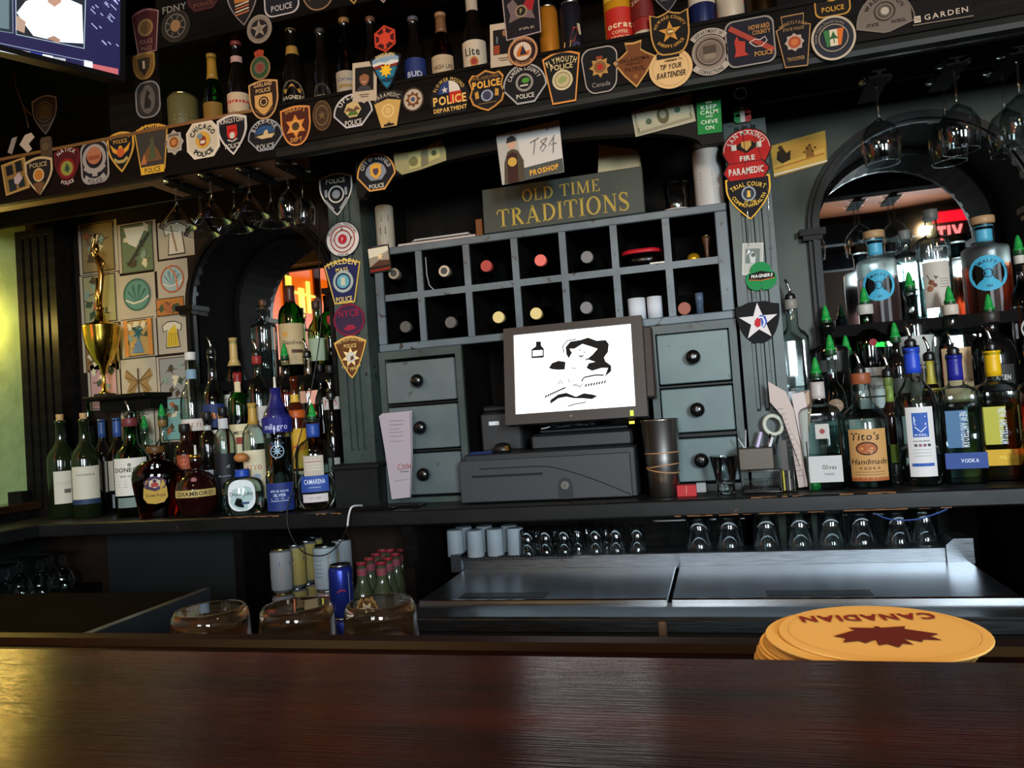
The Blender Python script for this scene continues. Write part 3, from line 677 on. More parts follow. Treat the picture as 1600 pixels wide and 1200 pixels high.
PT('wide-topped picture patch reading METHUEN POLICE with yellow foot', 238, 231, 53, 73, lambda a: o_key(a, .36), '#3a3630', GD, [A('METHUEN', .9, .13, '#e0a63c', y=-.43, sx=.9), PL([(-.3, -.35), (-.2, -.1), (-.08, .05), (.1, .05), (.2, -.1), (.3, -.35)], '#6b4a2a'), PL([(-.08, -.3), (-.02, .25), (.08, .25), (.12, -.3)], '#4c5236'), PL([(-.34, -.4), (-.22, -.12), (-.16, -.4)], '#b06a3c'), RC(-.345, -.66, .345, -.47, '#d6a531'), T('POLICE', 0, -.565, .13, BK, w=.46)], bw=.035)
PT('small silver star-shaped badge with an orange seal', 273, 223, 30, 40, o_star7, '#9f968a', '#b8ae9e', [D(0, 0, .25, '#8a5220'), R_(0, 0, .25, .3, '#c8b890'), ST(0, 0, 6, .2, .1, '#c08040'), RC(-.26, .27, .26, .38, '#6c6258')], name='badge', cat='badge')
PT('cream octagon patch reading CHICAGO POLICE', 318, 219, 52, 57, o_oct, '#c8bda2', '#d8cdb4', [A('CHICAGO', .29, .13, BK, bold=.03, y=.0), A('POLICE', -.44, .13, BK, bold=.03, y=.0), D(0, 0, .22, '#d0a23c'), PL([(-.1, -.12), (-.1, .06), (0, .12), (.1, .06), (.1, -.12), (0, -.17)], '#8c3a24'), D(-.08, .1, .08, '#6b8a94'), RC(-.07, -.1, .07, -.02, '#d8d0c0')])
PT('black white-edged shield reading KINGSTON POLICE with red emblem', 364, 211, 47, 64, o_vshield, BK, WH, [T('KINGSTON', 0, .42, .13, WH, w=.76), PL([(-.17, .28), (.17, .28), (.17, -.02), (.1, -.12), (-.1, -.12), (-.17, -.02)], '#c0261e'), ('poly', circ(0, -.02, .09, .1, 10), WH), RC(-.13, .12, .13, .15, '#7c1410'), ('line', [(-.16, -.14), (0, -.2), (.16, -.14)], .035, WH), T('POLICE', 0, -.33, .14, WH, w=.5)], Y=Y2)
PT('black fan-shaped patch reading BURBANK POLICE with blue sky', 415, 211, 55, 50, o_fan, BK, '#8c9096', [PL([(.3*cos(pi*i/10), .02+.22*sin(pi*i/10)) for i in range(11)], '#2c5078'), A('BURBANK', .29, .12, '#b5b5b0', y=.0, sx=.9), RC(-.3, -.08, .3, .04, '#3a342c'), PL([(-.25, -.02), (-.05, .0), (0, .1), (.08, .12), (.1, 0), (.28, .0), (.2, -.1), (-.1, -.1)], '#c9b283'), T('POLICE', 0, -.3, .13, '#b5b5b0', w=.5)], bw=.04)
PT('brown shield patch reading SHERIFF\'S DEPT with an orange star', 463, 197, 47, 63, o_shield, '#4a1f14', '#d08a4a', [A("SHERIFF'S", .9, .12, '#d89a50', y=-.46, sx=.8), ST(0, -.02, 6, .36, .2, '#cf8438'), D(0, -.02, .19, '#d8a050'), D(0, -.02, .13, '#5a3a1c'), ST(0, -.02, 5, .1, .04, '#2c3a2c'), T('DEPT', 0, -.42, .12, '#d89a50', w=.38)], bw=.05)
PT('dim bronze oval badge', 504, 181, 30, 48, lambda a: circ(0, 0, .5, a, 24), '#3f2f1e', '#5c4428', [R_(0, 0, .3, .36, '#6b5234', 1.4), ST(0, 0, 5, .22, .1, '#6b5234')], name='badge', cat='badge')
PT('black fan-shaped patch reading UPLAND POLICE with green fields', 552, 173, 62, 53, o_fan, '#141419', '#b8b8bc', [A('UPLAND', .3, .12, WH, y=-.02), PL([(-.22, 0), (-.14, .16), (0, .2), (.14, .16), (.22, 0), (.1, -.16), (-.1, -.16)], '#c2ab72'), PL([(-.14, -.12), (-.05, .02), (.06, .02), (.14, -.12)], '#4d6b34'), PL([(-.2, 0), (-.1, .08), (.02, .02), (.1, .09), (.2, 0), (0, -.03)], '#6a4a3a'), T('POLICE', 0, -.29, .13, WH, w=.42)], bw=.04)
PT('black and cream patch reading PARAMEDIC at its top', 607, 171, 50, 58, lambda a: o_key(a, .25), '#17171a', '#2a2624', [A('PARAMEDIC', .62, .12, '#b5aa98', y=-.25, sx=.8), PL([(-.42, .2), (0, .3), (.42, .2), (.24, -.52), (-.24, -.52)], '#bf9c58'), R_(0, -.05, .15, .2, '#d6bb7c'), D(0, -.05, .1, '#cfae6a'), RC(-.16, -.5, .16, -.44, BK), ST(0, -.44, 5, .1, .03, BK)], bw=.03)
PT('small round white badge with a brown flower seal', 646, 156, 34, 38, o_circ, '#b0a595', '#3a2c24', [ST(0, 0, 8, .36, .24, '#6b4020'), D(0, 0, .18, '#b8a088'), D(0, 0, .1, '#40506a')], name='badge', cat='badge')
PT('blue rounded-triangle patch reading SHERIFF with a yellow star', 604, 112, 50, 60, o_tri, '#1f6f92', '#16181c', [PL([(-.42, .36), (-.2, .5), (.2, .5), (.42, .36), (.4, .2), (-.4, .2)], '#7f9cb4'), PL([(-.42, .26), (-.2, .3), (0, .26), (.2, .31), (.42, .26), (.36, .14), (-.36, .14)], '#d0cfc8'), PL([(-.4, .18), (-.1, .22), (.1, .17), (.4, .2), (.34, .1), (-.34, .1)], '#7a2a1c'), A('SHERIFF', .7, .12, '#d8b042', y=-.28, sx=.85), ST(0, .02, 8, .22, .12, '#e6b92e'), PL([(-.24, -.22), (.24, -.2), (.1, -.32), (-.1, -.3)], '#12384c')], Y=Y2-.003)
PT('red hexagonal fire patch outlined in orange', 602, 61, 38, 43, lambda a: circ(0, 0, .5, a, 6, pi/6), '#3a1010', '#b83a24', [D(0, 0, .24, '#c8402a'), *[PL([(.2*cos(t-.2), .2*sin(t-.2)), (.42*cos(t-.14), .42*sin(t-.14)), (.42*cos(t+.14), .42*sin(t+.14)), (.2*cos(t+.2), .2*sin(t+.2))], '#c8402a') for t in [pi/6+pi/3*i for i in range(6)]]], Y=UF, name='fire_patch')
PT('black round-topped patch reading FLOWER MOUND POLICE DEPARTMENT with a flag dome', 703, 150, 62, 57, o_dome, '#121218', '#1c1c20', [PL([(.28*cos(pi*i/12), .06+.3*sin(pi*i/12)) for i in range(7)]+[(0, .06)], '#cfc9bd'), PL([(.28*cos(pi*i/12), .06+.3*sin(pi*i/12)) for i in range(6, 13)]+[(0, .06)], '#2a3a70'), ST(-.11, .15, 5, .09, .035, WH), RC(0, -.2, .3, .08, '#b2281e'), A('FLOWER MOUND', .34, .085, '#c9a45a', y=.02, sx=.8), T('POLICE', 0, -.1, .2, '#dcae5c', w=.84, bold=.03), T('DEPARTMENT', 0, -.33, .1, '#dcae5c', w=.84, bold=.02)], bw=.015)
PT('gold-edged badge-shaped patch reading PHILADELPHIA POLICE', 761, 142, 56, 65, o_badge, '#17161c', '#b8813c', [T('PHILADELPHIA', 0, .36, .09, '#8a6634', w=.72), T('POLICE', 0, .18, .18, '#e0a648', w=.78, bold=.04), D(0, -.14, .17, '#8f98a8', .16), D(0, -.14, .12, '#3c3a50'), PL([(-.34, -.02), (-.24, .02), (-.22, -.18), (-.32, -.2)], '#b98a3c'), PL([(.34, -.02), (.24, .02), (.22, -.18), (.32, -.2)], '#b98a3c'), RC(-.25, -.36, .25, -.33, '#6a5430')], bw=.05)
PT('black grey-edged fan patch reading CAMDEN COUNTY POLICE with a green tree', 820, 131, 70, 63, o_fan, '#141418', '#9a9a98', [A('CAMDEN COUNTY', .31, .09, WH, y=-.02), D(0, .02, .2, '#8c8a80'), D(0, .02, .15, '#1c1c1e'), PL(circ(.03, .06, .09, .06, 10), '#4a8a34'), RC(-.1, -.06, .08, -.03, WH), T('POLICE', 0, -.28, .1, WH, w=.4)], bw=.04)
PT('tall orange-edged patch reading PLYMOUTH POLICE with a cream seal', 879, 121, 60, 82, lambda a: o_key(a, .31), '#17171a', '#d08a44', [A('PLYMOUTH', .85, .15, '#d8c48a', y=-.46, sx=.9), T('POLICE', 0, .27, .14, '#d8c48a', w=.58), D(0, -.08, .27, '#c8bb94'), R_(0, -.08, .19, .21, '#6a6048'), D(0, -.08, .19, '#b8aa80'), PL([(-.14, -.1), (-.02, .02), (.12, -.02), (.1, -.12), (-.04, -.18)], '#8f9a5c')], bw=.045)
PT('black rounded patch reading Canada below a gold-rayed red maple leaf', 938, 110, 57, 72, lambda a: [(x*(1 if y > 0 else 1+.35*y), y) for x, y in o_tomb(a, .28)], '#121216', '#a8a098', [ST(0, .08, 8, .3, .2, '#b0864a'), D(0, .08, .17, '#7a5a34'), ST(0, .08, 6, .12, .06, '#b02420'), RC(-.09, .3, .09, .38, '#8a3a2a'), T('Canada', 0, -.4, .13, '#8f8a84', w=.5, bold=0)], bw=.03)
PT('brown arrowhead patch reading OKLAHOMA HIGHWAY PATROL', 992, 101, 68, 74, o_arrow, '#6e4022', '#c09454', [T('OKLAHOMA', 0, .12, .09, '#3c1f10', w=.7, rise=0), T('HIGHWAY', 0, .02, .06, '#4a2814', w=.4), T('PATROL', 0, -.11, .1, '#3c1f10', w=.46), D(0, -.3, .06, '#8a5a2c')], bw=.05)
PT('round cream coaster pinned up reading TIP YOUR BARTENDER', 1048, 107, 69, 64, o_circ, '#d2ae78', None, [R_(0, 0, .41, .415, '#8a6a40'), RC(-.3, .24, .22, .36, BK), T('REMEMBER TO', .08, .18, .05, '#5a4228', w=.4), T('TIP YOUR', 0, .04, .12, BK, w=.5, sh=.15), T('BARTENDER', 0, -.15, .13, BK, w=.66, sh=.15)], name='coaster', cat='coaster', Y=Y2)
PT('black gold-edged shield reading HOWARD COUNTY SHERIFF\'S OFFICE with a star', 1047, 52, 62, 70, o_oshield, '#15120f', '#b98a48', [A('HOWARD COUNTY', .36, .08, '#c9964a', y=.02, sx=.85), ST(0, .02, 5, .3, .12, '#c08a3c'), D(0, .02, .1, '#8a6230'), RC(-.05, 0, .08, .05, '#e0c890'), A("SHERIFF'S OFFICE", -.45, .08, '#c9964a', y=.05, sx=.8)], Y=Y2-.003, bw=.04)
PT('grey circular seal patch between banners reading DEPARTMENT OF CORRECTIONS', 1109, 82, 57, 78, lambda a: circ(0, 0, .5, .5, 30), '#7d7066', '#8f8376', [R_(0, 0, .36, .39, '#3a322c'), D(0, 0, .3, '#6e6258'), RC(-.18, -.05, .18, .18, '#4a4038'), RC(-.15, -.2, .15, -.05, '#857868'), ('line', [(.6*cos(radians(140-10*i)), .6*sin(radians(140-10*i))) for i in range(11)], .17, '#a59c90'), ('line', [(.6*cos(radians(220+10*i)), .6*sin(radians(220+10*i))) for i in range(11)], .17, '#a59c90'), A('DEPARTMENT OF', .545, .1, BK, sx=.8, gap=.08), A('CORRECTIONS', -.655, .11, BK, sx=.85)])
PT('wide navy patch reading HOWARD COUNTY POLICE with a red diagonal band', 1172, 66, 78, 74, lambda a: o_tomb(a, .18), '#1b1c28', '#8a8680', [('line', [(-.4, .36), (.46, -.26)], .11, '#9a4034'), T('HOWARD', .2, .29, .1, '#c08a4a', w=.42), T('COUNTY', .24, .17, .09, '#c08a4a', w=.36), PL([(-.32, .05), (-.26, .16), (-.22, .05), (-.1, .02), (-.12, -.2), (-.05, -.28), (-.34, -.28), (-.3, -.15)], '#a8382e'), ('line', [(-.02, -.02), (.1, .03), (.2, -.0), (.3, .05), (.34, -.04), (.22, -.14), (.1, -.13), (-.02, -.02)], .018, '#c8c0b8'), T('POLICE', .25, -.29, .1, '#c08a4a', w=.36)], bw=.03)
PT('black keystone patch reading PENNSYLVANIA STATE POLICE TROOPER', 1241, 65, 56, 84, lambda a: o_trooper(a), '#15131a', '#a07c50', [A('PENNSYLVANIA', .62, .1, '#9c7c52', y=-.1, sx=.72), T('STATE POLICE', 0, .37, .09, '#9c7c52', w=.6), ST(0, -.04, 8, .28, .22, '#a8988c'), D(0, -.04, .18, '#a04a2c'), D(0, -.04, .1, '#b86a3c'), T('TROOPER', 0, -.54, .11, '#9c7c52', w=.5)], bw=.035)
PT('round white-edged patch with an orange white and green keystone', 1302, 60, 71, 70, o_circ, '#262a34', '#b8aa94', [A('Chester County Emerald Society', .37, .07, '#8c8272', ang=120, sx=.85, gap=.08), R_(0, 0, .315, .335, '#a89880'), PL([(-.22, .2), (-.08, .2), (-.08, -.2), (-.16, -.2)], '#3a7040'), RC(-.08, -.2, .09, .2, '#d0c4a8'), PL([(.09, .2), (.24, .2), (.16, -.2), (.09, -.2)], '#c8682c'), ST(0, .03, 3, .13, .05, '#2c5c38'), ('line', [(0, .02), (.01, -.14)], .02, '#2c5c38')], Y=Y2, bw=.05)
PT('gold-centred black patch reading POLICE at the right end', 1299, -6, 57, 66, lambda a: o_tomb(a, .2), '#191512', '#b98a3c', [D(0, .1, .28, '#b98a34'), D(0, .1, .2, '#8a641e'), T('POLICE', 0, -.4, .15, '#cf9a3e', w=.62)], bw=.04)
PT('wide grey fan patch reading WASHINGTON STATE PATROL', 1382, 20, 94, 64, lambda a: o_fan(a, .05, -.62), '#6e655c', '#7c7268', [A('WASHINGTON', .3, .075, '#2a2420', y=-.06, sx=.9), R_(0, .02, .16, .18, '#3a322c'), R_(0, .02, .1, .11, '#3a322c'), D(0, .02, .07, '#b0a698'), T('STATE', -.22, -.2, .06, '#2a2420', w=.2), T('PATROL', .22, -.2, .06, '#2a2420', w=.24)], bw=.02)
card('venue_sign', 'black strip sign with wide pale capitals and a boxed logo', 'sign', 1471, 16, 96, 44, YF-.001, lambda a: [(.5, a*.55), (-.5, a), (-.5, -a*.62), (.5, -a)], '#0e0d0e', None, [RC(-.47, -.16, -.36, -.04, '#c8b8a4'), T('TD', -.415, -.1, .06, BK, w=.09), T('GARDEN', .06, -.085, .1, '#c8b8a4', w=.72, rise=.02, gap=.2), ('line', [(-.5, -.2), (.5, -.22)], .02, '#7c7060')])
UF = YF-.0005
PT('shield patch with an orange flag and grey edge in the upper row', 380, 4, 49, 74, o_vshield, '#1a1416', '#8a7c74', [RC(-.26, 0, .26, .6, '#a8642c'), *[('line', [(-.24, -.08-.09*i), (.2, -.02-.09*i)], .04, '#b0603a' if i % 2 else '#c8b090') for i in range(4)]], Y=UF, bw=.035)
PT('white-edged black patch reading POLICE at the very top', 440, -6, 55, 62, lambda a: o_tomb(a, .24), '#15151a', '#b4aaa8', [D(0, .14, .18, '#9a948c'), D(0, .14, .12, '#7c2420'), T('POLICE', 0, -.3, .15, '#b4aaa8', w=.6)], Y=UF, bw=.035)
PT('brown-edged shield with gold lettering DEVILS at the very top', 498, -16, 55, 66, o_shield, '#1a1512', '#8a6a50', [T('POLICE', 0, -.2, .11, '#9a6a34', w=.55), D(0, .2, .24, '#6a4a2a')], Y=UF, bw=.035)['label'] = 'brown-edged black shield with dull gold lettering at the very top'
PT('dim dark red patch with faint lettering at the very top', 318, -9, 50, 52, o_oct, '#2c0e10', '#3c1614', [T('POLICE', 0, -.28, .1, '#6a3a2a', w=.6)], Y=UF)
PT('gold-tipped pointed patch just entering at the top', 552, -22, 40, 60, o_vshield, '#201811', '#a0763c', [D(0, .2, .2, '#a0763c')], Y=UF)
PT('pink-edged pointed patch just entering at the top', 598, -24, 42, 60, o_vshield, '#1a1214', '#8f7876', [D(0, .2, .2, '#6a4a48')], Y=UF)
PT('dark red keystone patch reading BROCKTON POLICE MASS on the post', 229, 49, 43, 69, lambda a: o_key(a, .34), '#3a0f12', '#8a6a64', [A('BROCKTON', .85, .1, '#6c3030', y=-.25), D(0, .1, .28, '#7a5a38'), D(0, .1, .2, '#5c4020'), T('POLICE', 0, -.34, .14, '#7c5c50', w=.48), T('MASS', 0, -.55, .14, '#7c5c50', w=.4)], Y=UF, bw=.035)
PT('dark round fire patch reading FDNY', 275, 35, 45, 58, lambda a: circ(0, -.12, .5, .5, 28), '#231c14', '#2c2419', [T('FDNY', 0, .42, .2, '#7a7268', w=.84), R_(0, -.12, .33, .36, '#6a6258'), D(0, -.12, .18, '#8a6440'), *[('line', [(.2*cos(t), -.12+.2*sin(t)), (.35*cos(t), -.12+.35*sin(t))], .03, '#6a6258') for t in [pi/8+pi/4*i for i in range(8)]]], Y=UF, name='fire_patch')
PT('gold crest badge with an open centre below the dark red keystone', 226, 104, 35, 42, o_shield, '#6b4e22', '#8a6a30', [PL([(-.28, .3), (.28, .3), (.22, -.1), (0, -.36), (-.22, -.1)], '#2c2012'), PL([(-.05, .2), (.05, .2), (.05, -.1), (-.05, -.1)], '#c8b088')], Y=UF, name='badge', cat='badge')
PT('grey stadium-shaped patch with an animal silhouette', 232, 156, 39, 58, lambda a: o_tomb(a, .4), '#2a2624', '#7c7a78', [PL(circ(0, 0, .3, .5, 20), '#57524c'), PL([(-.16, -.3), (-.1, .1), (0, .34), (.12, .2), (.02, .1), (.14, -.1), (.1, -.3)], '#1c1816')], Y=UF, bw=.05)
PT('silver circular badge with a dark star cut-out', 406, 46, 39, 45, o_circ, '#75695c', '#857868', [D(0, 0, .34, '#1c1618'), ST(0, 0, 5, .34, .13, '#857868'), D(0, 0, .1, '#75695c')], Y=UF, name='badge', cat='badge')
PT('green wreathed crest with a red crown', 407, 103, 33, 46, lambda a: circ(0, -.1, .48, .52, 20), '#2c4a2c', '#8a6a44', [D(0, -.1, .26, '#6a5a48'), D(0, -.1, .18, '#7c3a2c'), PL([(-.2, .38), (-.24, .6), (0, .68), (.24, .6), (.2, .38)], '#9a3a20')], Y=UF, name='crest_patch')
PT('brown and cream shield reading GARLAND POLICE', 413, 156, 46, 62, o_shield, '#2a1a14', '#c0925c', [T('GARLAND', 0, .46, .12, '#d8ae70', w=.62), T('POLICE', 0, .28, .12, '#d8ae70', w=.5), PL([(-.3, .16), (.3, .16), (.3, -.2), (0, -.52), (-.3, -.2)], '#c89a58'), D(0, -.08, .17, '#3a2418'), R_(0, -.08, .09, .12, '#d8ae70'), ('line', [(-.3, -.3), (0, -.5), (.3, -.3)], .05, '#6a4626')], Y=Y2, bw=.05)
PT('dim shield patch hanging below the television', 71, 180, 39, 61, o_vshield, '#1c1714', '#6c655c', [D(0, .1, .26, '#3c3220'), R_(0, .1, .3, .34, '#4a4030'), T('POLICE', 0, -.35, .09, '#4a4434', w=.4)], Y=UF, bw=.035)
PT('black rectangular fire-fighters patch with a red and grey cross', 815, 22, 58, 76, lambda a: [(.5, a*.95), (-.5, a), (-.46, -a), (.5, -a*.92)], '#17131a', '#a08c88', [PL([(-.38, .3), (-.2, .42), (0, .1), (.2, .42), (.38, .3), (.3, .0), (.36, -.2), (0, -.1), (-.36, -.2), (-.3, 0)], '#6c5a5c'), PL([(.04, .14), (.2, .42), (.38, .3), (.3, .02)], '#9a1e24'), D(0, .06, .17, '#8a7a5c'), D(0, .06, .12, '#1a1618'), T('F', 0, .06, .13, '#a89668'), T('FIRE', .12, -.42, .06, '#a09080', w=.4)], Y=Y2, bw=.03, name='fire_patch')
PT('round orange-centred patch with a black ship overlapping the photo', 817, 81, 47, 47, o_circ, '#2a1a1c', '#b08058', [A('FOXBORO', .37, .09, '#b08058'), A('FIRE RESCUE', -.45, .09, '#b08058', sx=.85), R_(0, 0, .29, .31, '#b08058'), D(0, 0, .29, '#c8b8a8'), PL([(-.2, -.16), (.2, -.16), (.26, .0), (.1, -.02), (-.05, .2), (-.2, -.02)], '#b86420'), PL([(-.1, -.12), (.02, .2), (.14, -.12)], '#2c2430')], Y=Y2-.004, name='fire_patch')['label'] = 'round orange-centred fire patch with a dark sail overlapping the photo'
PT('grey-edged black patch above the star shield at the top', 1042, -10, 50, 60, o_vshield, '#17171c', '#78747c', [T('OREGON', 0, -.2, .09, '#78747c', w=.44)], Y=UF, bw=.035)
# on the centre bay and the pilasters
G2 = 'patches on the pilasters'
YP = 1.93-.0005
PT('black orange-edged fan patch reading CITY OF GARFIELD POLICE', 588, 269, 61, 59, o_fan, '#17171c', '#c89048', [A('CITY OF GARFIELD', .33, .09, WH, y=-.04), PL([(.27*cos(pi*i/10), -.04+.27*sin(pi*i/10)) for i in range(11)]+[(-.14, -.2), (.14, -.2)], '#7c828c'), PL([(-.14, -.06), (-.14, .16), (0, .22), (.14, .16), (.14, -.06), (0, -.18)], '#d09a34'), PL([(-.07, -.02), (-.07, .08), (.07, .08), (.07, -.02), (0, -.1)], '#4a3a4c'), T('POLICE', 0, -.34, .1, WH, w=.38)], Y=1.785, bw=.04, group=G2)
PT('black white-edged shield reading POLICE at the top of the left pilaster', 526, 304, 52, 67, o_vshield, BK, WH, [T('POLICE', 0, .38, .14, WH, w=.58), R_(0, 0, .2, .24, WH), D(0, 0, .12, '#8f8f90'), RC(.26, -.05, .34, .16, '#8f8f90'), RC(-.34, -.05, -.26, .16, '#8f8f90'), ('line', [(-.34, -.14), (-.1, -.42)], .08, '#8f8f90'), ('line', [(.34, -.14), (.1, -.42)], .08, '#8f8f90')], Y=YP, bw=.045, group=G2)
PT('round white firefighters sticker with red rings', 536, 374, 54, 57, o_circ, '#cfc6bc', '#20232e', [R_(0, 0, .33, .36, '#9c2b28'), A('PROFESSIONAL FIREFIGHTERS', .375, .07, '#30303c', sx=.8), A('LOCAL', -.45, .07, '#30303c'), R_(0, 0, .22, .25, '#9c2b28'), D(0, 0, .13, '#b8202c'), T('A', 0, .28, .08, BK), T('I', -.27, 0, .08, BK), T('F', .27, 0, .08, BK), T('F', 0, -.01, .1, '#e0c0b8')], Y=YP, bw=.03, name='sticker', cat='sticker', group=G2)
PT('navy gold-edged keystone patch reading MALDEN MASS. POLICE', 537, 440, 57, 69, lambda a: o_key(a, .28), '#1d1f4a', '#c8a348', [A('MALDEN', .9, .14, '#dcc06a', y=-.46), T('MASS.', 0, .3, .1, '#dcc06a', w=.36), R_(0, 0, .2, .28, '#9aa39a'), D(0, 0, .17, '#5c9aa6'), RC(-.06, -.1, .06, .1, '#b8b8a0'), R_(0, 0, .195, .21, '#30384a'), T('POLICE', 0, -.45, .13, '#dcc06a', w=.44)], Y=YP, bw=.04, group=G2)
PT('round maroon sticker with dark red lettering on the left pilaster', 546, 500, 49, 51, o_circ, '#331f38', '#6e1230', [T('NYCB', 0, .2, .2, '#8a1c34', w=.66, serif=False), PL([(-.2, -.28), (-.05, -.14), (.14, -.16), (.22, -.26), (0, -.32)], '#8a1c34')], Y=YP, bw=.06, name='sticker', cat='sticker', group=G2)
PT('brown gold-edged patch reading METROPOLITAN POLICE LAS VEGAS with a star', 549, 558, 51, 67, o_tri, '#5a3416', '#d0a04a', [A('METROPOLITAN', .9, .1, '#d8b46a', y=-.44, sx=.75), T('POLICE', 0, .32, .1, '#d8b46a', w=.38), ST(0, .0, 7, .28, .14, '#e6c886'), D(0, 0, .15, '#c0b8a8'), PL([(-.02, -.1), (.1, -.06), (.08, .04), (0, .02)], '#5a4034'), A('LAS VEGAS', -.42, .08, '#d8b46a', y=.05)], Y=YP, bw=.05, group=G2)
PT('red dome-shaped patch reading SAN MARINO FIRE', 1166, 229, 79, 58, o_dome, '#a8201e', '#1a1416', [('line', [(.46*cos(pi*i/12), -.07+.40*sin(pi*i/12)) for i in range(13)], .014, '#d8c8b8'), A('SAN MARINO', .31, .1, WH, y=-.07), PL([(-.24, .0), (-.1, .1), (.1, .1), (.24, 0), (.16, -.06), (0, -.14), (-.16, -.06)], '#1a1614'), PL([(-.1, .1), (.1, .1), (.1, .0), (0, -.1), (-.1, 0)], '#b88f4c'), RC(-.3, -.06, -.2, .06, '#c8c0b4'), RC(.2, -.06, .3, .06, '#c8c0b4'), T('FIRE', 0, -.25, .1, WH, w=.3, bold=.03)], Y=YP, bw=.02, name='fire_patch', group=G2)
PT('red lozenge patch reading PARAMEDIC', 1166, 267, 75, 28, o_hex, '#a8201e', '#17171a', [T('PARAMEDIC', 0, 0, .14, WH, w=.74, bold=.03)], Y=YP-.002, bw=.03, name='fire_patch', group=G2)
PT('black gold-edged shield reading TRIAL COURT OF THE COMMONWEALTH', 1170, 307, 71, 74, lambda a: o_vshield(a), '#17161b', '#d8a83c', [A('TRIAL COURT', .7, .1, '#e2b748', y=-.46), R_(0, .06, .12, .16, '#8a929a', 1.1), PL([(-.09, .0), (-.09, .14), (.09, .14), (.09, 0), (0, -.08)], '#3a4652'), PL([(-.04, -.02), (-.02, .13), (.03, .13), (.04, -.02)], '#e0b04a'), T('OF THE', .02, -.13, .06, '#e2b748', w=.26), A('COMMONWEALTH', -.4, .08, '#e2b748', y=.14)], Y=YP-.001, bw=.04, group=G2)
PT('black shield patch with a white star and a red and blue profile', 1185, 503, 69, 67, lambda a: [(.5, .78*a), (.36, .82*a), (.2, .95*a), (-.2, .95*a), (-.36, .82*a), (-.5, .78*a)]+[(-.5*cos(t*pi/16)**.8, .5*a-1.5*a*sin(t*pi/16)**1.2) for t in range(9)]+[(.5*cos(t*pi/16)**.8, .5*a-1.5*a*sin(t*pi/16)**1.2) for t in range(7, -1, -1)], '#101012', None, [ST(0, 0, 5, .46, .18, '#d0cac8'), PL([(-.1, -.06), (-.08, .04), (-.02, .1), (.06, .08), (.04, -.1), (-.04, -.14)], '#b02a30'), PL([(-.02, .1), (.06, .16), (.17, .12), (.2, -.02), (.12, -.16), (.06, -.1), (.06, .06)], '#39529c'), ('line', [(.0, .1), (.1, .1), (.14, -.02), (.1, -.12)], .04, '#d0d4e0')], Y=YP, group=G2, rot=0)
# cards, notes, pictures
PT('shamrock-shaped green coaster with an orange-edged lettered band', 1189, 433, 51, 48, o_clover, '#1f7a42', None, [('poly', [(.02, -.44), (.08, -.44), (.05, -.1), (-.02, -.1)], '#1f7a42'), PL([(-.36, .12), (.0, .2), (.42, .1), (.42, -.05), (0, -.1), (-.38, -.05)], '#16120f'), ('line', [(-.38, -.06), (0, -.11), (.42, -.06)], .025, '#c0642c'), T('MAGNERS', .02, .04, .1, '#d8d8d0', w=.66, bold=.03, sh=.2)], Y=YP-.004, name='shamrock_coaster', cat='coaster', group=None)
card('photo_card', 'small black and white snapshot on the right pilaster', 'photo', 1176, 405, 33, 50, YP, o_rect, '#a8a8a0', '#c0bfb8', [RC(-.34, -.2, .34, .52, '#6a7470'), PL([(-.1, -.2), (-.16, .2), (0, .4), (.14, .2), (.12, -.2)], '#b8bcb8'), PL([(-.3, .2), (-.1, .36), (-.2, .5)], '#d0d4d0'), D(.02, .2, .1, '#555c5a')], -5, bw=.05, parts=('print', 'frame'))
card('banknote', 'crumpled one-dollar note tacked above the shelf mess at left', 'banknote', 656, 246, 82, 46, 1.788, lambda a: [(.5, a*.2), (.42, a), (.2, a*.72), (-.1, a*.5), (-.5, a*.62), (-.48, -.55*a), (-.36, -a), (.0, -.85*a), (.5, -.5*a)], '#8f8a62', None, [PL([(-.2, -.2), (-.2, .1), (.02, .12), (.02, -.18)], '#a8a46c'), D(-.12, -.06, .09, '#6a6a44'), PL([(.18, -.12), (.18, .16), (.38, .2), (.4, -.06)], '#a8a46c'), D(.28, .03, .05, '#4a5034'), PL([(.03, -.18), (.05, .14), (.15, .16), (.16, -.14)], '#6c6a52')], 0, parts=('note', 'x'))
card('banknote', 'flat one-dollar note beside the green card', 'banknote', 1036, 181, 98, 47, 1.788, lambda a: [(.5, a*.9), (-.48, a*.85), (-.5, -.85*a), (.48, -a)], '#a8a28c', None, [RC(-.46, -.19, .46, .19, '#8a866e'), RC(-.42, -.15, .42, .15, '#a39f86'), D(.0, 0, .1, '#57553f', .14), D(0, .02, .05, '#8f8a70', .07), D(-.24, -.03, .05, '#4c5a44'), D(.24, .02, .05, '#3f5a46'), T('1', -.42, .12, .06, '#4a4a38'), T('1', .42, .12, .06, '#4a4a38'), T('1', -.42, -.12, .06, '#4a4a38'), T('1', .42, -.12, .06, '#4a4a38'), RC(-.2, .14, .24, .17, '#6a6750')], 8, parts=('note', 'x'))
card('slogan_card', 'green card with a crown and a white stacked slogan', 'card', 1108, 180, 38, 58, 1.788, o_rect, '#237a3a', None, [PL([(-.12, .5), (-.14, .62), (-.06, .57), (0, .68), (.06, .57), (.14, .62), (.12, .5)], '#c9dcc4'), T('KEEP', 0, .34, .17, '#d2e2cc', w=.66), T('CALM', 0, .12, .17, '#d2e2cc', w=.72), T('AND', 0, -.07, .09, '#d2e2cc', w=.3), T('CHIVE', 0, -.3, .17, '#d2e2cc', w=.7), T('ON', 0, -.56, .17, '#d2e2cc', w=.36)], -2, parts=('card', 'x'))
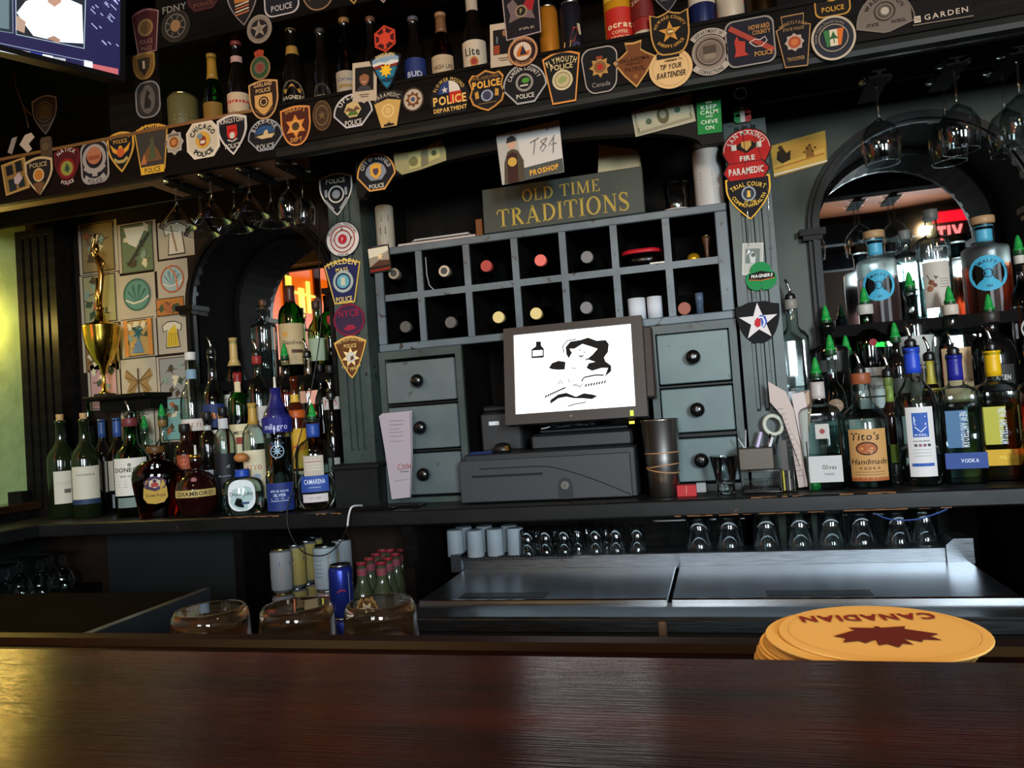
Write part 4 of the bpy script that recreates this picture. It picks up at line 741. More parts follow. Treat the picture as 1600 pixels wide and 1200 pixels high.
card('brochure', 'tan two-panel brochure with dark sketches beside the red patch', 'brochure', 1248, 241, 88, 62, YW-.001, lambda a: [(.5, a), (-.5, .62*a), (-.48, -a), (.49, -.62*a)], '#b08a3c', None, [PL([(-.48, -.17), (.46, .04), (.47, -.2), (-.46, -.33)], '#c09a48'), PL([(-.4, -.05), (-.38, .1), (-.28, .16), (-.22, .05), (-.14, .1), (-.16, -.08), (-.3, -.14)], '#2a2013'), D(-.32, .17, .04, '#3c2a18'), PL([(.12, -.12), (.14, .12), (.22, .16), (.28, -.08)], '#7a5624'), *[D(.1+.05*i, .02+.06*(i % 3), .018, '#3c2a14') for i in range(5)], ('line', [(-.45, -.22), (.44, -.06)], .03, '#a8702c'), ('line', [(-.48, -.34), (.49, -.21)], .03, '#d8d0b8')], 0, parts=('panel', 'x'), th=.0012)
def polaroid(label, cx, cy, w, h, Y, rot, its): return card('instant_photo', label, 'photo', cx, cy, w, h, Y, o_rect, '#b5a792', None, [RC(-.38, -.35, .38, .55, '#15120f')]+its+[('line', [(-.2, -.5), (.2, -.5)], .02, '#6a5c4a'), ('line', [(-.14, -.58), (.16, -.58)], .02, '#6a5c4a')], rot, parts=('print', 'x'))
polaroid('white-bordered instant photo of a smiling face on the shelf rail', 570, 128, 38, 62, YF-.0025, -4, [PL(circ(0, .12, .2, .28, 14), '#8a5c40'), PL([(-.2, .2), (-.14, .42), (.14, .42), (.2, .2), (0, .3)], '#1a120d'), ('line', [(-.08, 0), (0, -.04), (.08, 0)], .03, '#c8b0a0'), PL([(-.34, -.34), (-.16, -.16), (.16, -.16), (.34, -.34)], '#3a3c40')])
polaroid('white-bordered instant photo of a person in black beside the red label', 787, 70, 42, 68, YF-.0025, -3, [PL([(-.2, -.33), (-.16, .2), (0, .3), (.2, .2), (.26, -.33)], '#0c0b0c'), D(.06, .4, .09, '#8a6248', .12), RC(-.36, -.34, -.14, -.02, '#8a3a22'), RC(-.26, .05, -.2, .3, '#5a6a74')])
pc = card('photo_postcard', 'signed white postcard showing a person in a cap and open jacket', 'postcard', 828, 239, 102, 88, 1.784, lambda a: [(.48, a), (-.5, .82*a), (-.46, -a), (.5, -.86*a)], '#c2beb8', None, [PL([(-.46, -.42), (-.5, .3), (-.18, .36), (-.12, -.4)], '#aaa69e'), PL([(-.12, -.41), (-.12, -.22), (.49, -.16), (.5, -.36)], '#4a4d48'), T('PROSHOP', .2, -.29, .075, '#d89c34', w=.44, bold=.04, rise=.09), PL([(-.42, -.42), (-.4, -.1), (-.34, .06), (-.26, .1), (-.18, .06), (-.1, -.1), (-.1, -.4)], '#4a4032'), PL([(-.36, -.42), (-.35, 0), (-.26, .05), (-.19, 0), (-.2, -.42)], '#3a1f1a'), D(-.275, -.1, .07, '#c09a44'), D(-.265, .17, .065, '#c09880', .085), PL([(-.35, .19), (-.33, .27), (-.26, .3), (-.2, .26), (-.19, .21)], '#2c2a2a'), ('line', [(.02, .14), (.16, .2)], .01, '#3a3a3c'), ('line', [(.1, .17), (.06, -.04)], .01, '#3a3a3c'), ('line', [(.28, .18), (.18, .14), (.26, .06), (.2, -.02), (.17, .04), (.28, .16)], .01, '#3a3a3c'), ('line', [(.4, .2), (.3, .06), (.42, .08)], .01, '#3a3a3c'), ('line', [(.38, .16), (.36, -.06)], .01, '#3a3a3c'), D(.3, .31, .02, '#55585a'), D(.38, .32, .02, '#8a8c8c')], 0, parts=('print', 'x'))
# the old sign
p0, p1 = P(752, 293, 1.945), P(1003, 255, 1.945); sw = P(1005, 300, 1.945).x-P(753, 328, 1.945).x
sg = thing('lettered_sign', 'dark green wooden sign with gold letters OLD TIME TRADITIONS', 'sign', ((P(753, 328, 1.945).x+P(1006, 294, 1.945).x)/2, 1.945, 1.6735)); sg.rotation_euler = (radians(-3), 0, 0)
MB().box((-sw/2, 0, 0), (sw/2, .018, .121), 0, .002).build('board', NM('sign_green', '#272e28', '#323a32', 5, .55, .15, c3='#1c211c', t3=.66), sg)
GT = C('#a88f3a', .6)
art([('txt', 'OLD TIME', .0, .088, .032, GT, {'serif': True, 'w': .205, 'gap': .12}), ('txt', 'TRADITIONS', .0, .036, .047, GT, {'serif': True, 'w': .348, 'gap': .1})], lambda u, v, d: (u, -d, v), sg)
# child-like colour prints pinned beside the arch
pz = [(123, 347, 184, 427), (185, 347, 245, 428), (247, 345, 303, 402), (126, 428, 187, 506), (187, 424, 243, 497), (246, 406, 294, 466), (240, 464, 293, 494), (129, 508, 186, 580), (190, 498, 245, 558), (247, 494, 293, 552), (138, 566, 188, 640), (190, 560, 245, 630), (246, 556, 296, 628), (250, 620, 300, 690), (190, 628, 248, 700)]
pcol = ['#7d6a42', '#5f6a4a', '#c7b99e', '#8f8a60', '#567c6c', '#8fa39a', '#a8682c', '#7a5a30', '#b08a48', '#c8a436', '#b0847c', '#a8904c', '#8a8478', '#6f9488', '#b0a48c']
pdesc = ['a green and red window scene', 'a black-edged green landscape', 'an outlined shirt', 'palm fronds', 'a round green palm scene', 'a red-ringed disc', 'an orange floral strip', 'a brown panel behind the trophy cup', 'an orange-bordered palm window', 'a yellow striped shirt', 'pink flowers', 'a brown butterfly', 'grey and blue flowers', 'a teal wave', 'pale outlined flowers']
random.seed(3)
for i, (xa, ya, xb, yb) in enumerate(pz):
    its = []; mc = '#3c2c1c'; cc = pcol[i]
    if i in (4, 5): its = [D(0, 0, .38, mc), D(0, 0, .36, cc), *[PL([(0, -.2), (.28*cos(t), .05+.22*sin(t)), (.24*cos(t+.3), .02+.2*sin(t+.3))], '#2f5a48' if i == 4 else '#5c7c78') for t in (.3, 1.1, 1.9, 2.7)], ('line', [(-.34, -.1), (-.1, -.2), (.14, -.16), (.34, -.05)], .04, '#c8bba0'), R_(0, 0, .34, .385, '#3a5c48' if i == 4 else '#a8522c'), *([('line', [(-.1, .36), (.12, .1), (.16, -.34)], .05, '#c86a3c')] if i == 5 else [])]
    elif i in (2, 9): its = [PL([(-.34, .28), (-.14, .4), (.1, .4), (.34, .28), (.3, .08), (.2, .14), (.26, -.38), (-.24, -.38), (-.18, .14), (-.3, .08)], mc), PL([(-.31, .27), (-.14, .37), (.1, .37), (.31, .27), (.28, .11), (.17, .16), (.23, -.35), (-.21, -.35), (-.16, .16), (-.28, .11)], cc if i == 2 else '#cbbd9c')] + ([('line', [(-.12, .34), (.02, -.3)], .05, '#8a6a48')] if i == 2 else [PL([(-.14, .1), (.1, .3), (.17, .1), (.22, -.34), (-.2, -.34)], '#c9a52c'), *[('line', [(-.14+.08*k, -.32), (-.1+.07*k, .06)], .015, '#7a5a1c') for k in range(5)]])
    elif i == 11: its = [PL([(0, 0), (-.34, .3), (-.4, .1), (-.25, -.05), (-.36, -.25), (-.15, -.32)], '#8a6a3c'), PL([(0, 0), (.15, -.32), (.36, -.25), (.25, -.05), (.4, .1), (.34, .3)], '#8a6a3c'), *[('line', [(0, -.02), (x, y)], .015, mc) for x, y in ((-.34, .26), (-.36, .1), (-.28, -.24), (.34, .26), (.36, .1), (.28, -.24))], ('line', [(0, .3), (0, -.34)], .04, mc)]
    else:
        a_ = (yb-ya)/(xb-xa)/2*.8; its = [RC(-.42, -a_, .42, a_, mc), RC(-.395, -a_+.025, .395, a_-.025, cc)]
        for k in range(9):
            x, y = random.uniform(-.3, .3), random.uniform(-a_+.12, a_-.12); ang = random.uniform(0, 6.3); q = random.choice(['#3c4a30', '#c8b890', '#9c5a34', '#4a3a24', '#7a8c74'])
            its.append(PL([(x+.13*cos(ang+t)*(1 if t else .4), y+.13*sin(ang+t)*(1 if t else .4)) for t in (0, 1.3, 2.5, 3.7)], q)); its.append(('line', [(x, y), (x+.16*cos(ang), y+.12*sin(ang))], .018, mc))
        if i == 8: its += [RC(-.4, -a_, -.28, a_, '#c07a34'), RC(.28, -a_, .4, a_, '#c07a34'), ST(.02, .12, 6, .18, .06, '#2c5a58'), PL([(-.2, -.36), (-.02, -.05), (.06, -.05), (.16, -.36)], '#6a7c80')]
        if i == 1: its += [PL([(-.3, a_-.08), (-.2, .1), (0, 0), (.3, a_-.08)], '#c8bfa8'), ('line', [(-.25, -.38), (.34, .3)], .06, '#3a3424')]
    card('colour_print', 'pinned colouring-book print of %s' % pdesc[i], 'print', (xa+xb)/2, (ya+yb)/2, xb-xa, yb-ya, YW-.001-.0004*(i % 3), o_rect, '#a5977e', None, its, 0, parts=('paper', 'x'), th=.0008, group='colouring prints pinned beside the arch')
# ================================================================== wine rack over the till
RX0, RX1, RZ0, RZ1, RYF, RYB = -.894, .053, 1.387, 1.6735, 1.95, 2.2
rk = thing('wine_rack', 'worn blue-black fourteen-cell wooden wine rack', 'wine rack', (0, 0, 0))
bt = .020
for nm, a, b in (('top_board', (RX0, RYF, RZ1-bt), (RX1, RYB, RZ1)), ('bottom_board', (RX0, RYF, RZ0), (RX1, RYB, RZ0+bt)), ('side_board', (RX0, RYF, RZ0+bt), (RX0+bt+.004, RYB, RZ1-bt)), ('side_board', (RX1-bt-.01, RYF, RZ0+bt), (RX1, RYB, RZ1-bt)), ('back_board', (RX0, RYB-.008, RZ0), (RX1, RYB, RZ1))):
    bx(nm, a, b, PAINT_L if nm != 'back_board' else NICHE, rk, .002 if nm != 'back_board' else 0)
divs = [P(px, 440, RYF).x for px in (656, 731, 807, 883, 964, 1047)]
zm = (RZ0+RZ1)/2+.004
edges = [RX0+bt]+divs+[RX1-bt]
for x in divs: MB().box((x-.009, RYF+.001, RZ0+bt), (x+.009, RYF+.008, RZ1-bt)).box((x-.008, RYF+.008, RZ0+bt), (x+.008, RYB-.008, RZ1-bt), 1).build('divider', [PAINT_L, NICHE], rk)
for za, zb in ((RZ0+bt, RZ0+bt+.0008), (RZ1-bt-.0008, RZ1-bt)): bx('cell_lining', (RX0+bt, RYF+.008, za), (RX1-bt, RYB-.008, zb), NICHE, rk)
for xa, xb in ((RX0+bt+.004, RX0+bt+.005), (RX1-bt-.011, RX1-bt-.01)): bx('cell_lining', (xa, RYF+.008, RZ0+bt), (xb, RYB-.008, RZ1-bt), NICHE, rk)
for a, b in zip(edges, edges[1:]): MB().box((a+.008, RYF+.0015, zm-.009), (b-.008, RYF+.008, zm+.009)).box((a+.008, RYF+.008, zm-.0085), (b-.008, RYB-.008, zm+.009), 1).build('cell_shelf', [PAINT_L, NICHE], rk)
# bottles lying in the cells: neck towards the room
def lying(label, px, py, lower, capc, gl, foil=True, r=.036, metal=0, depth=.012):
    z0 = (RZ0+bt if lower else zm+.009)+r+.0005; x = P(px, py, RYF).x
    zn = P(px, py, RYF+depth).z; t = thing('wine_bottle', label, 'bottle', (x, RYF+depth, zn), 0, 'bottles lying in the wine rack'); t.rotation_euler = (-math.asin(max(-.5, min(.5, (zn-z0)/.17))), 0, 0)
    # local: axis along +Y, neck at y=0; slightly nose-up
    pr = [(.0145, .0), (.0150, .006), (.0138, .02), (.0135, .065), (.016, .075), (.03, .092), (r, .108), (r, .225), (r*.9, .232)]
    MB().lathe([(a, b) for a, b in pr], 20, (0, 0, 0), axis='y').build('glass', gl, t)
    MB().lathe([(.0153, -.003), (.0160, .0), (.0152, .03)], 18, (0, 0, 0), axis='y').build('cap', C(capc, .45, metal), t)
    if metal: MB().lathe([(.0095, -.0042), (.0095, -.003)], 14, (0, 0, 0), axis='y').build('cap_mark', C('#3a3a3a', .5), t)
    return t
DG = GL('#1c2a1a', .02, 1.5); DKG = C('#0b0d0c', .1, 0, .6)
lying('wine bottle with a silver embossed cap beside the small picture, upper row', 613, 428, 0, '#9a9488', DKG, metal=.6)
lying('wine bottle with a silver embossed cap, second cell of the upper row', 692, 424, 0, '#a8a298', DKG, metal=.6)
lying('wine bottle with a dull red cap in the third upper cell', 758, 416, 0, '#a03c38', DKG)
lying('wine bottle with a salmon-pink cap under the sign', 843, 407, 0, '#d8685e', DG)
lying('wine bottle with a grey cap in the fifth upper cell', 916, 402, 0, '#6c6a6c', DKG)
lying('dark wine bottle with a dark grey cap, first cell of the lower row', 631, 511, 1, '#4a4846', DG)
lying('dark wine bottle with a dark grey cap, second cell of the lower row', 702, 504, 1, '#4e4c4a', DG)
lying('green wine bottle with a cream cap to the left of the monitor top', 777, 496, 1, '#cdb878', DG)
lying('green wine bottle with a cream cap just above the monitor', 836, 490, 1, '#cdb878', DG)
lying('wine bottle with a grey cap half behind the monitor corner', 915, 481, 1, '#6a686a', DKG)
lying('wine bottle with a copper-brown cap in the last lower cell', 1069, 482, 1, '#8a4a34', DKG)
# cell contents
def onshelf(lower): return (RZ0+bt if lower else zm+.009)
t = thing('food_tub', 'clear plastic tub with a red lid in the rack', 'tub', (P(1000, 400, RYF).x, RYF+.075, onshelf(0)))
MB().lathe([(.042, .042, 0, 3), (.050, .050, .036, 3)], 24).build('tub', GL('#cdb8b0', .25, 1.35), t)
MB().lathe([(.053, .053, .036, 3), (.054, .054, .040, 3), (.052, .052, .046, 3), (.047, .047, .048, 3)], 24).build('lid', C('#a81824', .35), t)
bx('card_scrap', (P(1015, 408, RYF).x, RYF+.004, onshelf(0)), (P(1038, 406, RYF).x, RYF+.03, onshelf(0)+.004), C('#cfcabb'))
tag(bpy.data.objects['card_scrap'], 'white card scrap in front of the red-lidded tub', 'card')
for px, lab, r in ((1001, 'white paper roll standing in the rack, the wider one', .0225), (1029, 'white paper roll standing in the rack, the narrower one', .019)):
    t = thing('paper_roll', lab, 'paper roll', (P(px-6, 480, RYF+.04).x, RYF+.04, onshelf(1)), 0, 'paper rolls in the rack')
    MB().lathe([(r, 0), (r, .058)], 24).build('roll', C('#b8bcc2', .9), t); MB().lathe([(r*.35, .058), (r*.35, .0584)], 12).build('core', C('#6b5a48'), t)
t = thing('marker_pen', 'blue-grey marker standing in the last lower cell', 'pen', (P(1092, 462, RYF+.06).x, RYF+.06, onshelf(1))); MB().lathe([(.0095, 0), (.0095, .056), (.008, .058)], 14).build('barrel', C('#3c4a5a', .5), t); MB().lathe([(.0102, .03), (.0102, .058)], 14).build('cap', C('#46566a', .5), t)
t = thing('corkscrew', 'brass corkscrew with a wooden handle in the last upper cell', 'corkscrew', (P(1104, 385, RYF+.06).x, RYF+.06, onshelf(0)))
MB().lathe([(.006, 0), (.005, .02), (.007, .04), (.011, .056), (.0115, .062)], 14).build('handle', C('#4a2c18', .4), t); MB().lathe([(.0125, .062), (.0125, .066)], 14).build('pommel', C('#8a7a5a', .3, 1), t)
t = thing('brass_cap', 'yellow brass cap lying beside the corkscrew', 'cap', (P(1083, 398, RYF+.035).x, RYF+.035, onshelf(0))); MB().lathe([(.016, 0), (.017, .006), (.013, .016), (.006, .02)], 16).build('dome', C('#c99a1e', .3, .7), t); MB().lathe([(.02, 0), (.02, .002)], 16).build('rim', C('#d8d2c0', .4), t)
# curved wire clip in the second cell
t = thing('plastic_hook', 'grey curved plastic strip hanging in the second cell', 'hook', (0, 0, 0)); MB().tube([P(665, 402, RYF+.004), P(667, 430, RYF+.004), P(671, 446, RYF+.004), P(680, 455, RYF+.004)], .0016, 6).build('strip', C('#8c9094', .5), t)

# ================================================================== drawer cases left and right of the till
def drawer_case(label, x0, x1, rows, mat):
    t = thing('drawer_case', label, 'drawers', (0, 0, 0)); yf = RYF
    bx('side', (x0, yf, ZC), (x0+.018, RYB, RZ0-.001), PAINT, t); bx('side', (x1-.018, yf, ZC), (x1, RYB, RZ0-.001), PAINT, t)
    bx('top', (x0+.018, yf, RZ0-.022), (x1-.018, RYB, RZ0-.001), PAINT, t); bx('base', (x0+.018, yf, ZC), (x1-.018, RYB, rows[-1][0]-.008), PAINT, t)
    if x0 < -.5: bx('dark_sheet', (x1, yf+.012, ZC), (x1+.0015, RYB, RZ0-.001), NICHE, t)  # black sheet added to darken the side facing the till recess
    bx('back', (x0+.018, RYB-.01, ZC+.01), (x1-.018, RYB, RZ0-.02), BLACKW, t)
    for (za, zb), (_, zc) in zip(rows, rows[1:]): bx('rail', (x0+.018, yf+.004, zc+.004), (x1-.018, yf+.03, za-.004), PAINT_D, t)
    for za, zb in rows:
        d = MB().box((x0+.021, yf-.004, za), (x1-.021, yf+.2, zb), 0, .002).build('drawer', mat, t)
        xc, zc = (x0+x1)/2, (za+zb)/2
        k = MB(); k.lathe([(.0075, -.004), (.007, -.010), (.009, -.013), (.0155, -.018), (.018, -.026), (.0165, -.034), (.010, -.039), (.004, -.040)], 20, (xc, yf, zc), axis='y', capb=False)
        k.build('knob', C('#0b0b0c', .22, 0, .6), d)
    return t
def zz(px, py): return P(px, py, RYF).z
rowsL = [(zz(660, 627), zz(655, 563)), (zz(662, 701), zz(660, 634)), (zz(668, 772), zz(665, 708))]
drawer_case('three-drawer black case left of the till behind the receipts', P(594, 600, RYF).x, P(724, 600, RYF).x, rowsL, DRAWER)
rowsR = [(zz(1080, 598), zz(1075, 520)), (zz(1083, 675), zz(1080, 606)), (zz(1092, 752), zz(1085, 685))]
drawer_case('three-drawer teal-black case right of the till by the shaker', P(1018, 600, RYF).x, .053, rowsR, NM('drawer_cool_daylit_paint', '#46585a', '#556866', 7, .42, .25, c3='#35413d', t3=.67))  # same drawer paint turned teal for the cool daylight on this side

# ================================================================== till
xa, xb = PZ(725, 787, ZC).x, PZ(988, 779, ZC).x; yd = 1.868
zt = P(855, 705, yd).z
cdw = thing('cash_drawer', 'black steel cash drawer with a round lock', 'cash drawer', ((xa+xb)/2, yd, ZC)); hw = (xb-xa)/2; hh = P(722, 721, yd).z-ZC
bx('case', (-hw+.01, .012, .002), (hw+.012, .32, hh+.014), PLAST, cdw, .003)
bx('case_foot', (-hw+.02, .03, 0), (hw, .30, .003), PLAST, cdw)
fr = bx('drawer_front', (-hw, 0, .004), (hw, .012, hh), C('#2a2c2f', .5, 0, .5), cdw, .0015)
bx('cheque_slot', (-hw+.032, -.0006, hh*.60), (-.0, .002, hh*.655), C('#050506', .6), fr)
cv = [(-hw*.75+i*.012, hh*.80) for i in range(int(hw*.75/.012))]+[(0.0+i/14*hw*.98, hh*.8-(hh*.72)*(i/14)**1.35*(1 if i else 1)) for i in range(1, 15)]
MB().tube([(x, -.0003, z) for x, z in cv], .0012, 5).build('trim_groove', C('#0a0a0b', .5), fr)
lkx = P(884, 768, yd).x-(xa+xb)/2; lkz = .038
lk = MB(); lk.prism([(lkx-.018, .004), (lkx+.018, .004)]+[(lkx+.018*cos(pi*i/10), lkz+.018*sin(pi*i/10)) for i in range(11)], -.0012, .001); lko = lk.build('lock_plate', C('#222427', .5), fr)
MB().lathe([(.0105, -.005), (.0105, -.001)], 20, (lkx, 0, lkz), axis='y').build('lock', C('#b8b4a8', .25, 1), fr)
MB().box((lkx-.001, -.0056, lkz-.004), (lkx+.001, -.005, lkz+.004)).build('keyhole', BLK, fr)
# blue cable stub & papers on the drawer
top = ZC+hh+.014
# base unit + monitor
mb0 = thing('touch_monitor', 'black touch-screen till monitor showing a black and white drawing', 'monitor', (P(895, 700, 1.95).x, 1.95, top))
sx0, sx1 = P(832, 690, 1.95).x-mb0.location.x, P(990, 690, 1.95).x-mb0.location.x
bx('base', (sx0, -.02, 0), (sx1, .14, .040), C('#17181a', .45, 0, .5), mb0, .006); bx('base', (sx0+.02, .0, .040), (sx1-.01, .12, .052), C('#101113', .4), mb0, .004)
bx('stand', (-.06, .03, .05), (.06, .11, .17), PLAST, mb0, .006)
# screen frame: outer corners read off the photo on a plane leaning back
scy = 1.88
def on_plane(px, py, o, n): d = ray(px, py); return CAM+d*((o-CAM).dot(n)/d.dot(n))
lean = radians(10); nrm = Vector((0, -cos(lean), sin(lean))); org = Vector((P(898, 585, scy).x, scy, P(898, 585, scy).z))
ux = Vector((1, 0, 0)); uz = Vector((0, sin(lean), cos(lean)))
def uv(px, py): q = on_plane(px, py, org, nrm)-org; return q.dot(ux), q.dot(uz)
mon = bpy.data.objects.new('screen_housing', None); COL.objects.link(mon); mon.parent = mb0; mon.location = org-mb0.location; mon.rotation_euler = (-lean, 0, 0)
o4 = [uv(792, 516), uv(1005, 491), uv(1010, 652), uv(786, 664)]; i4 = [uv(806, 525), uv(988, 505), uv(991, 634), uv(803, 649)]
X0 = (o4[0][0]+o4[3][0])/2; X1 = (o4[1][0]+o4[2][0])/2; Z0 = (o4[2][1]+o4[3][1])/2; Z1 = (o4[0][1]+o4[1][1])/2
x0_, x1_, z0_, z1_ = (i4[0][0]+i4[3][0])/2, (i4[1][0]+i4[2][0])/2, (i4[2][1]+i4[3][1])/2, (i4[0][1]+i4[1][1])/2
bz = MB(); MBZ = C('#241d1b', .45, 0, .5)
b = MB()
for a_, c_ in (((X0, -.006, Z0), (x0_, .03, Z1)), ((x1_, -.006, Z0), (X1, .03, Z1)), ((x0_, -.006, Z0), (x1_, .03, z0_)), ((x0_, -.006, z1_), (x1_, .03, Z1))): b.box(a_, c_)
b.build('bezel', MBZ, mb0).matrix_parent_inverse = Matrix()
def setp(o): o.parent = mb0; o.location = mon.location; o.rotation_euler = mon.rotation_euler; return o
for o in [c for c in mb0.children if c.name.startswith('bezel')]: setp(o)
sc = setp(MB().box((x0_, 0, z0_), (x1_, .004, z1_)).build('screen', EM('#fbfdff', 2.2)))
setp(MB().box((X0+.012, .03, Z0+.012), (X1-.012, .045, Z1-.03), 0, .006).build('back_cover', PLAST))
setp(MB().box((X1-.008, .028, Z0+.05), (X1+.020, .058, Z1-.02), 0, .004).build('card_reader', C('#2c2220', .45)))
dk = EM('#120c08', .0)
def S2(pts): return [uv(p[0], p[1]) for p in pts]
def z7(x, y): return (700+x/4, 500+y/4)      # coordinates read off a 4x enlargement
BKS = C('#171210', .9)
its = [('poly', S2([z7(*q) for q in ((740, 215), (735, 170), (765, 135), (830, 125), (875, 110), (930, 130), (985, 125), (1005, 150), (1000, 200), (975, 235), (985, 260), (1020, 285), (1020, 320), (980, 355), (1000, 300), (960, 300), (900, 318), (865, 300), (880, 270), (920, 262), (870, 245), (905, 215), (935, 180), (890, 165), (840, 150), (790, 180), (760, 180), (775, 205), (755, 240))]), BKS),
       ('poly', S2([z7(*q) for q in ((650, 270), (690, 255), (735, 262), (730, 310), (690, 312), (650, 308), (630, 300))]), BKS),
       ('poly', S2([z7(*q) for q in ((640, 500), (690, 465), (740, 455), (800, 480), (850, 458), (900, 465), (935, 475), (900, 495), (840, 490), (790, 490), (740, 480), (690, 490), (640, 525))]), BKS),
       ('poly', S2([z7(*q) for q in ((522, 185), (550, 165), (550, 135), (582, 135), (582, 160), (600, 180), (600, 235), (522, 240))]), BKS), ('poly', S2([z7(*q) for q in ((530, 192), (592, 188), (592, 222), (530, 228))]), EM('#fbfdff', 2.2)),
       ('line', S2([z7(*q) for q in ((725, 205), (718, 165), (745, 130), (800, 122))]), .0026, BKS), ('line', S2([z7(*q) for q in ((860, 250), (900, 235), (935, 190))]), .0036, BKS), ('line', S2([z7(*q) for q in ((835, 385), (850, 360), (920, 345), (975, 345))]), .0036, BKS),
       ('line', S2([z7(*q) for q in ((780, 410), (800, 405), (830, 420), (838, 400))]), .0026, BKS), ('line', S2([z7(*q) for q in ((690, 400), (705, 375), (715, 400))]), .0026, BKS), ('line', S2([z7(*q) for q in ((750, 370), (765, 392))]), .002, BKS), ('line', S2([z7(*q) for q in ((750, 540), (800, 525), (860, 515), (862, 495))]), .0026, BKS),
       ('line', S2([z7(*q) for q in ((820, 190), (832, 188))]), .0026, BKS), ('line', S2([z7(*q) for q in ((850, 205), (858, 200))]), .0026, BKS), ('line', S2([z7(*q) for q in ((820, 225), (838, 230), (848, 222))]), .0036, BKS), ('line', S2([z7(*q) for q in ((770, 300), (800, 305))]), .002, BKS)]
for k in range(9): its.append(('line', S2([z7(610+14*k, 488-7*k), z7(618+15*k, 470-6*k)]), .0036, BKS))
for k in range(8): its.append(('line', S2([z7(860+17*k, 420-3*k), z7(868+17*k, 402-3*k)]), .0036, BKS))
for o in art(its, lambda u, v, d: (u, -d, v), None, names=('screen_drawing', 'lettering')): setp(o)
for o in art([('txt', 'elo', uv(893, 648)[0], (Z0+z0_)/2, .0035, '#a8a8a0', {})], lambda u, v, d: (u, -.006-d, v), None, names=('emblem', 'maker_mark')): setp(o)
setp(MB().box((uv(985, 642)[0], -.008, uv(988, 650)[1]), (uv(990, 642)[0], -.004, uv(988, 642)[1])).build('power_light', EM('#9be02a', 3)))
MB().box((P(983, 660, 1.925).x-mb0.location.x, -.024, P(988, 662, 1.93).z-top), (P(991, 660, 1.925).x-mb0.location.x, -.019, P(988, 658, 1.93).z-top)).build('status_light', EM('#f0c832', 3), mb0)
bpy.data.objects.remove(mon)
# receipt printer behind the screen on the left
rp = thing('receipt_printer', 'black receipt printer half hidden behind the monitor', 'printer', (P(785, 690, 2.0).x, 1.985, top))
bx('case', (-.055, 0, 0), (.06, .15, P(765, 645, 2.0).z-top), PLAST, rp, .006); bx('lid', (-.05, .01, P(765, 645, 2.0).z-top), (.055, .14, P(765, 645, 2.0).z-top+.02), C('#121315', .4), rp, .006)
bx('badge_plate', (P(764, 662, 1.985).x-rp.location.x, -.001, P(764, 665, 1.985).z-top), (P(780, 662, 1.985).x-rp.location.x, .001, P(764, 659, 1.985).z-top), C('#c8ccd0', .5), rp)
sl = thing('stapler', 'small black gadget with a brass tip on the cash drawer', 'gadget', (P(785, 697, 1.91).x, 1.91, top)); MB().lathe([(.022, .018, 0, 2.5), (.024, .02, .008, 2.5), (.018, .014, .022, 2.5), (.008, .008, .026, 2)], 16).build('body', BLK, sl); bx('tip', (.012, -.022, .006), (.022, -.016, .018), C('#7a5a2a', .3, .8), sl)
cc = thing('coiled_cable', 'coiled black cable under the monitor', 'cable', (P(890, 678, 1.925).x, 1.936, top+.0525))
pts = [(.05*cos(t)*(1-.1*sin(t*3)), .006*sin(t*2.3)-.006, .006+.004*sin(t*1.7)) for t in [i*2*pi/16 for i in range(16*4)]]
MB().tube(pts, .0018, 6).build('loops', C('#0a0a0a', .4), cc); MB().tube([(-.05, -.004, .006), (-.065, -.003, .003), (-.075, -.004, .002)], .0016, 6).build('plug', C('#b8bcc0', .4), cc)
# blue glossy leaflet beside the till drawer
lf = thing('leaflet', 'folded dark blue leaflet on the cash drawer', 'leaflet', (P(750, 716, 1.89).x, 1.892, top)); bx('fold', (-.03, 0, 0), (.03, .06, .003), C('#16224a', .25), lf); bx('fold', (-.028, .004, .0032), (.031, .062, .006), C('#20305c', .25), lf)
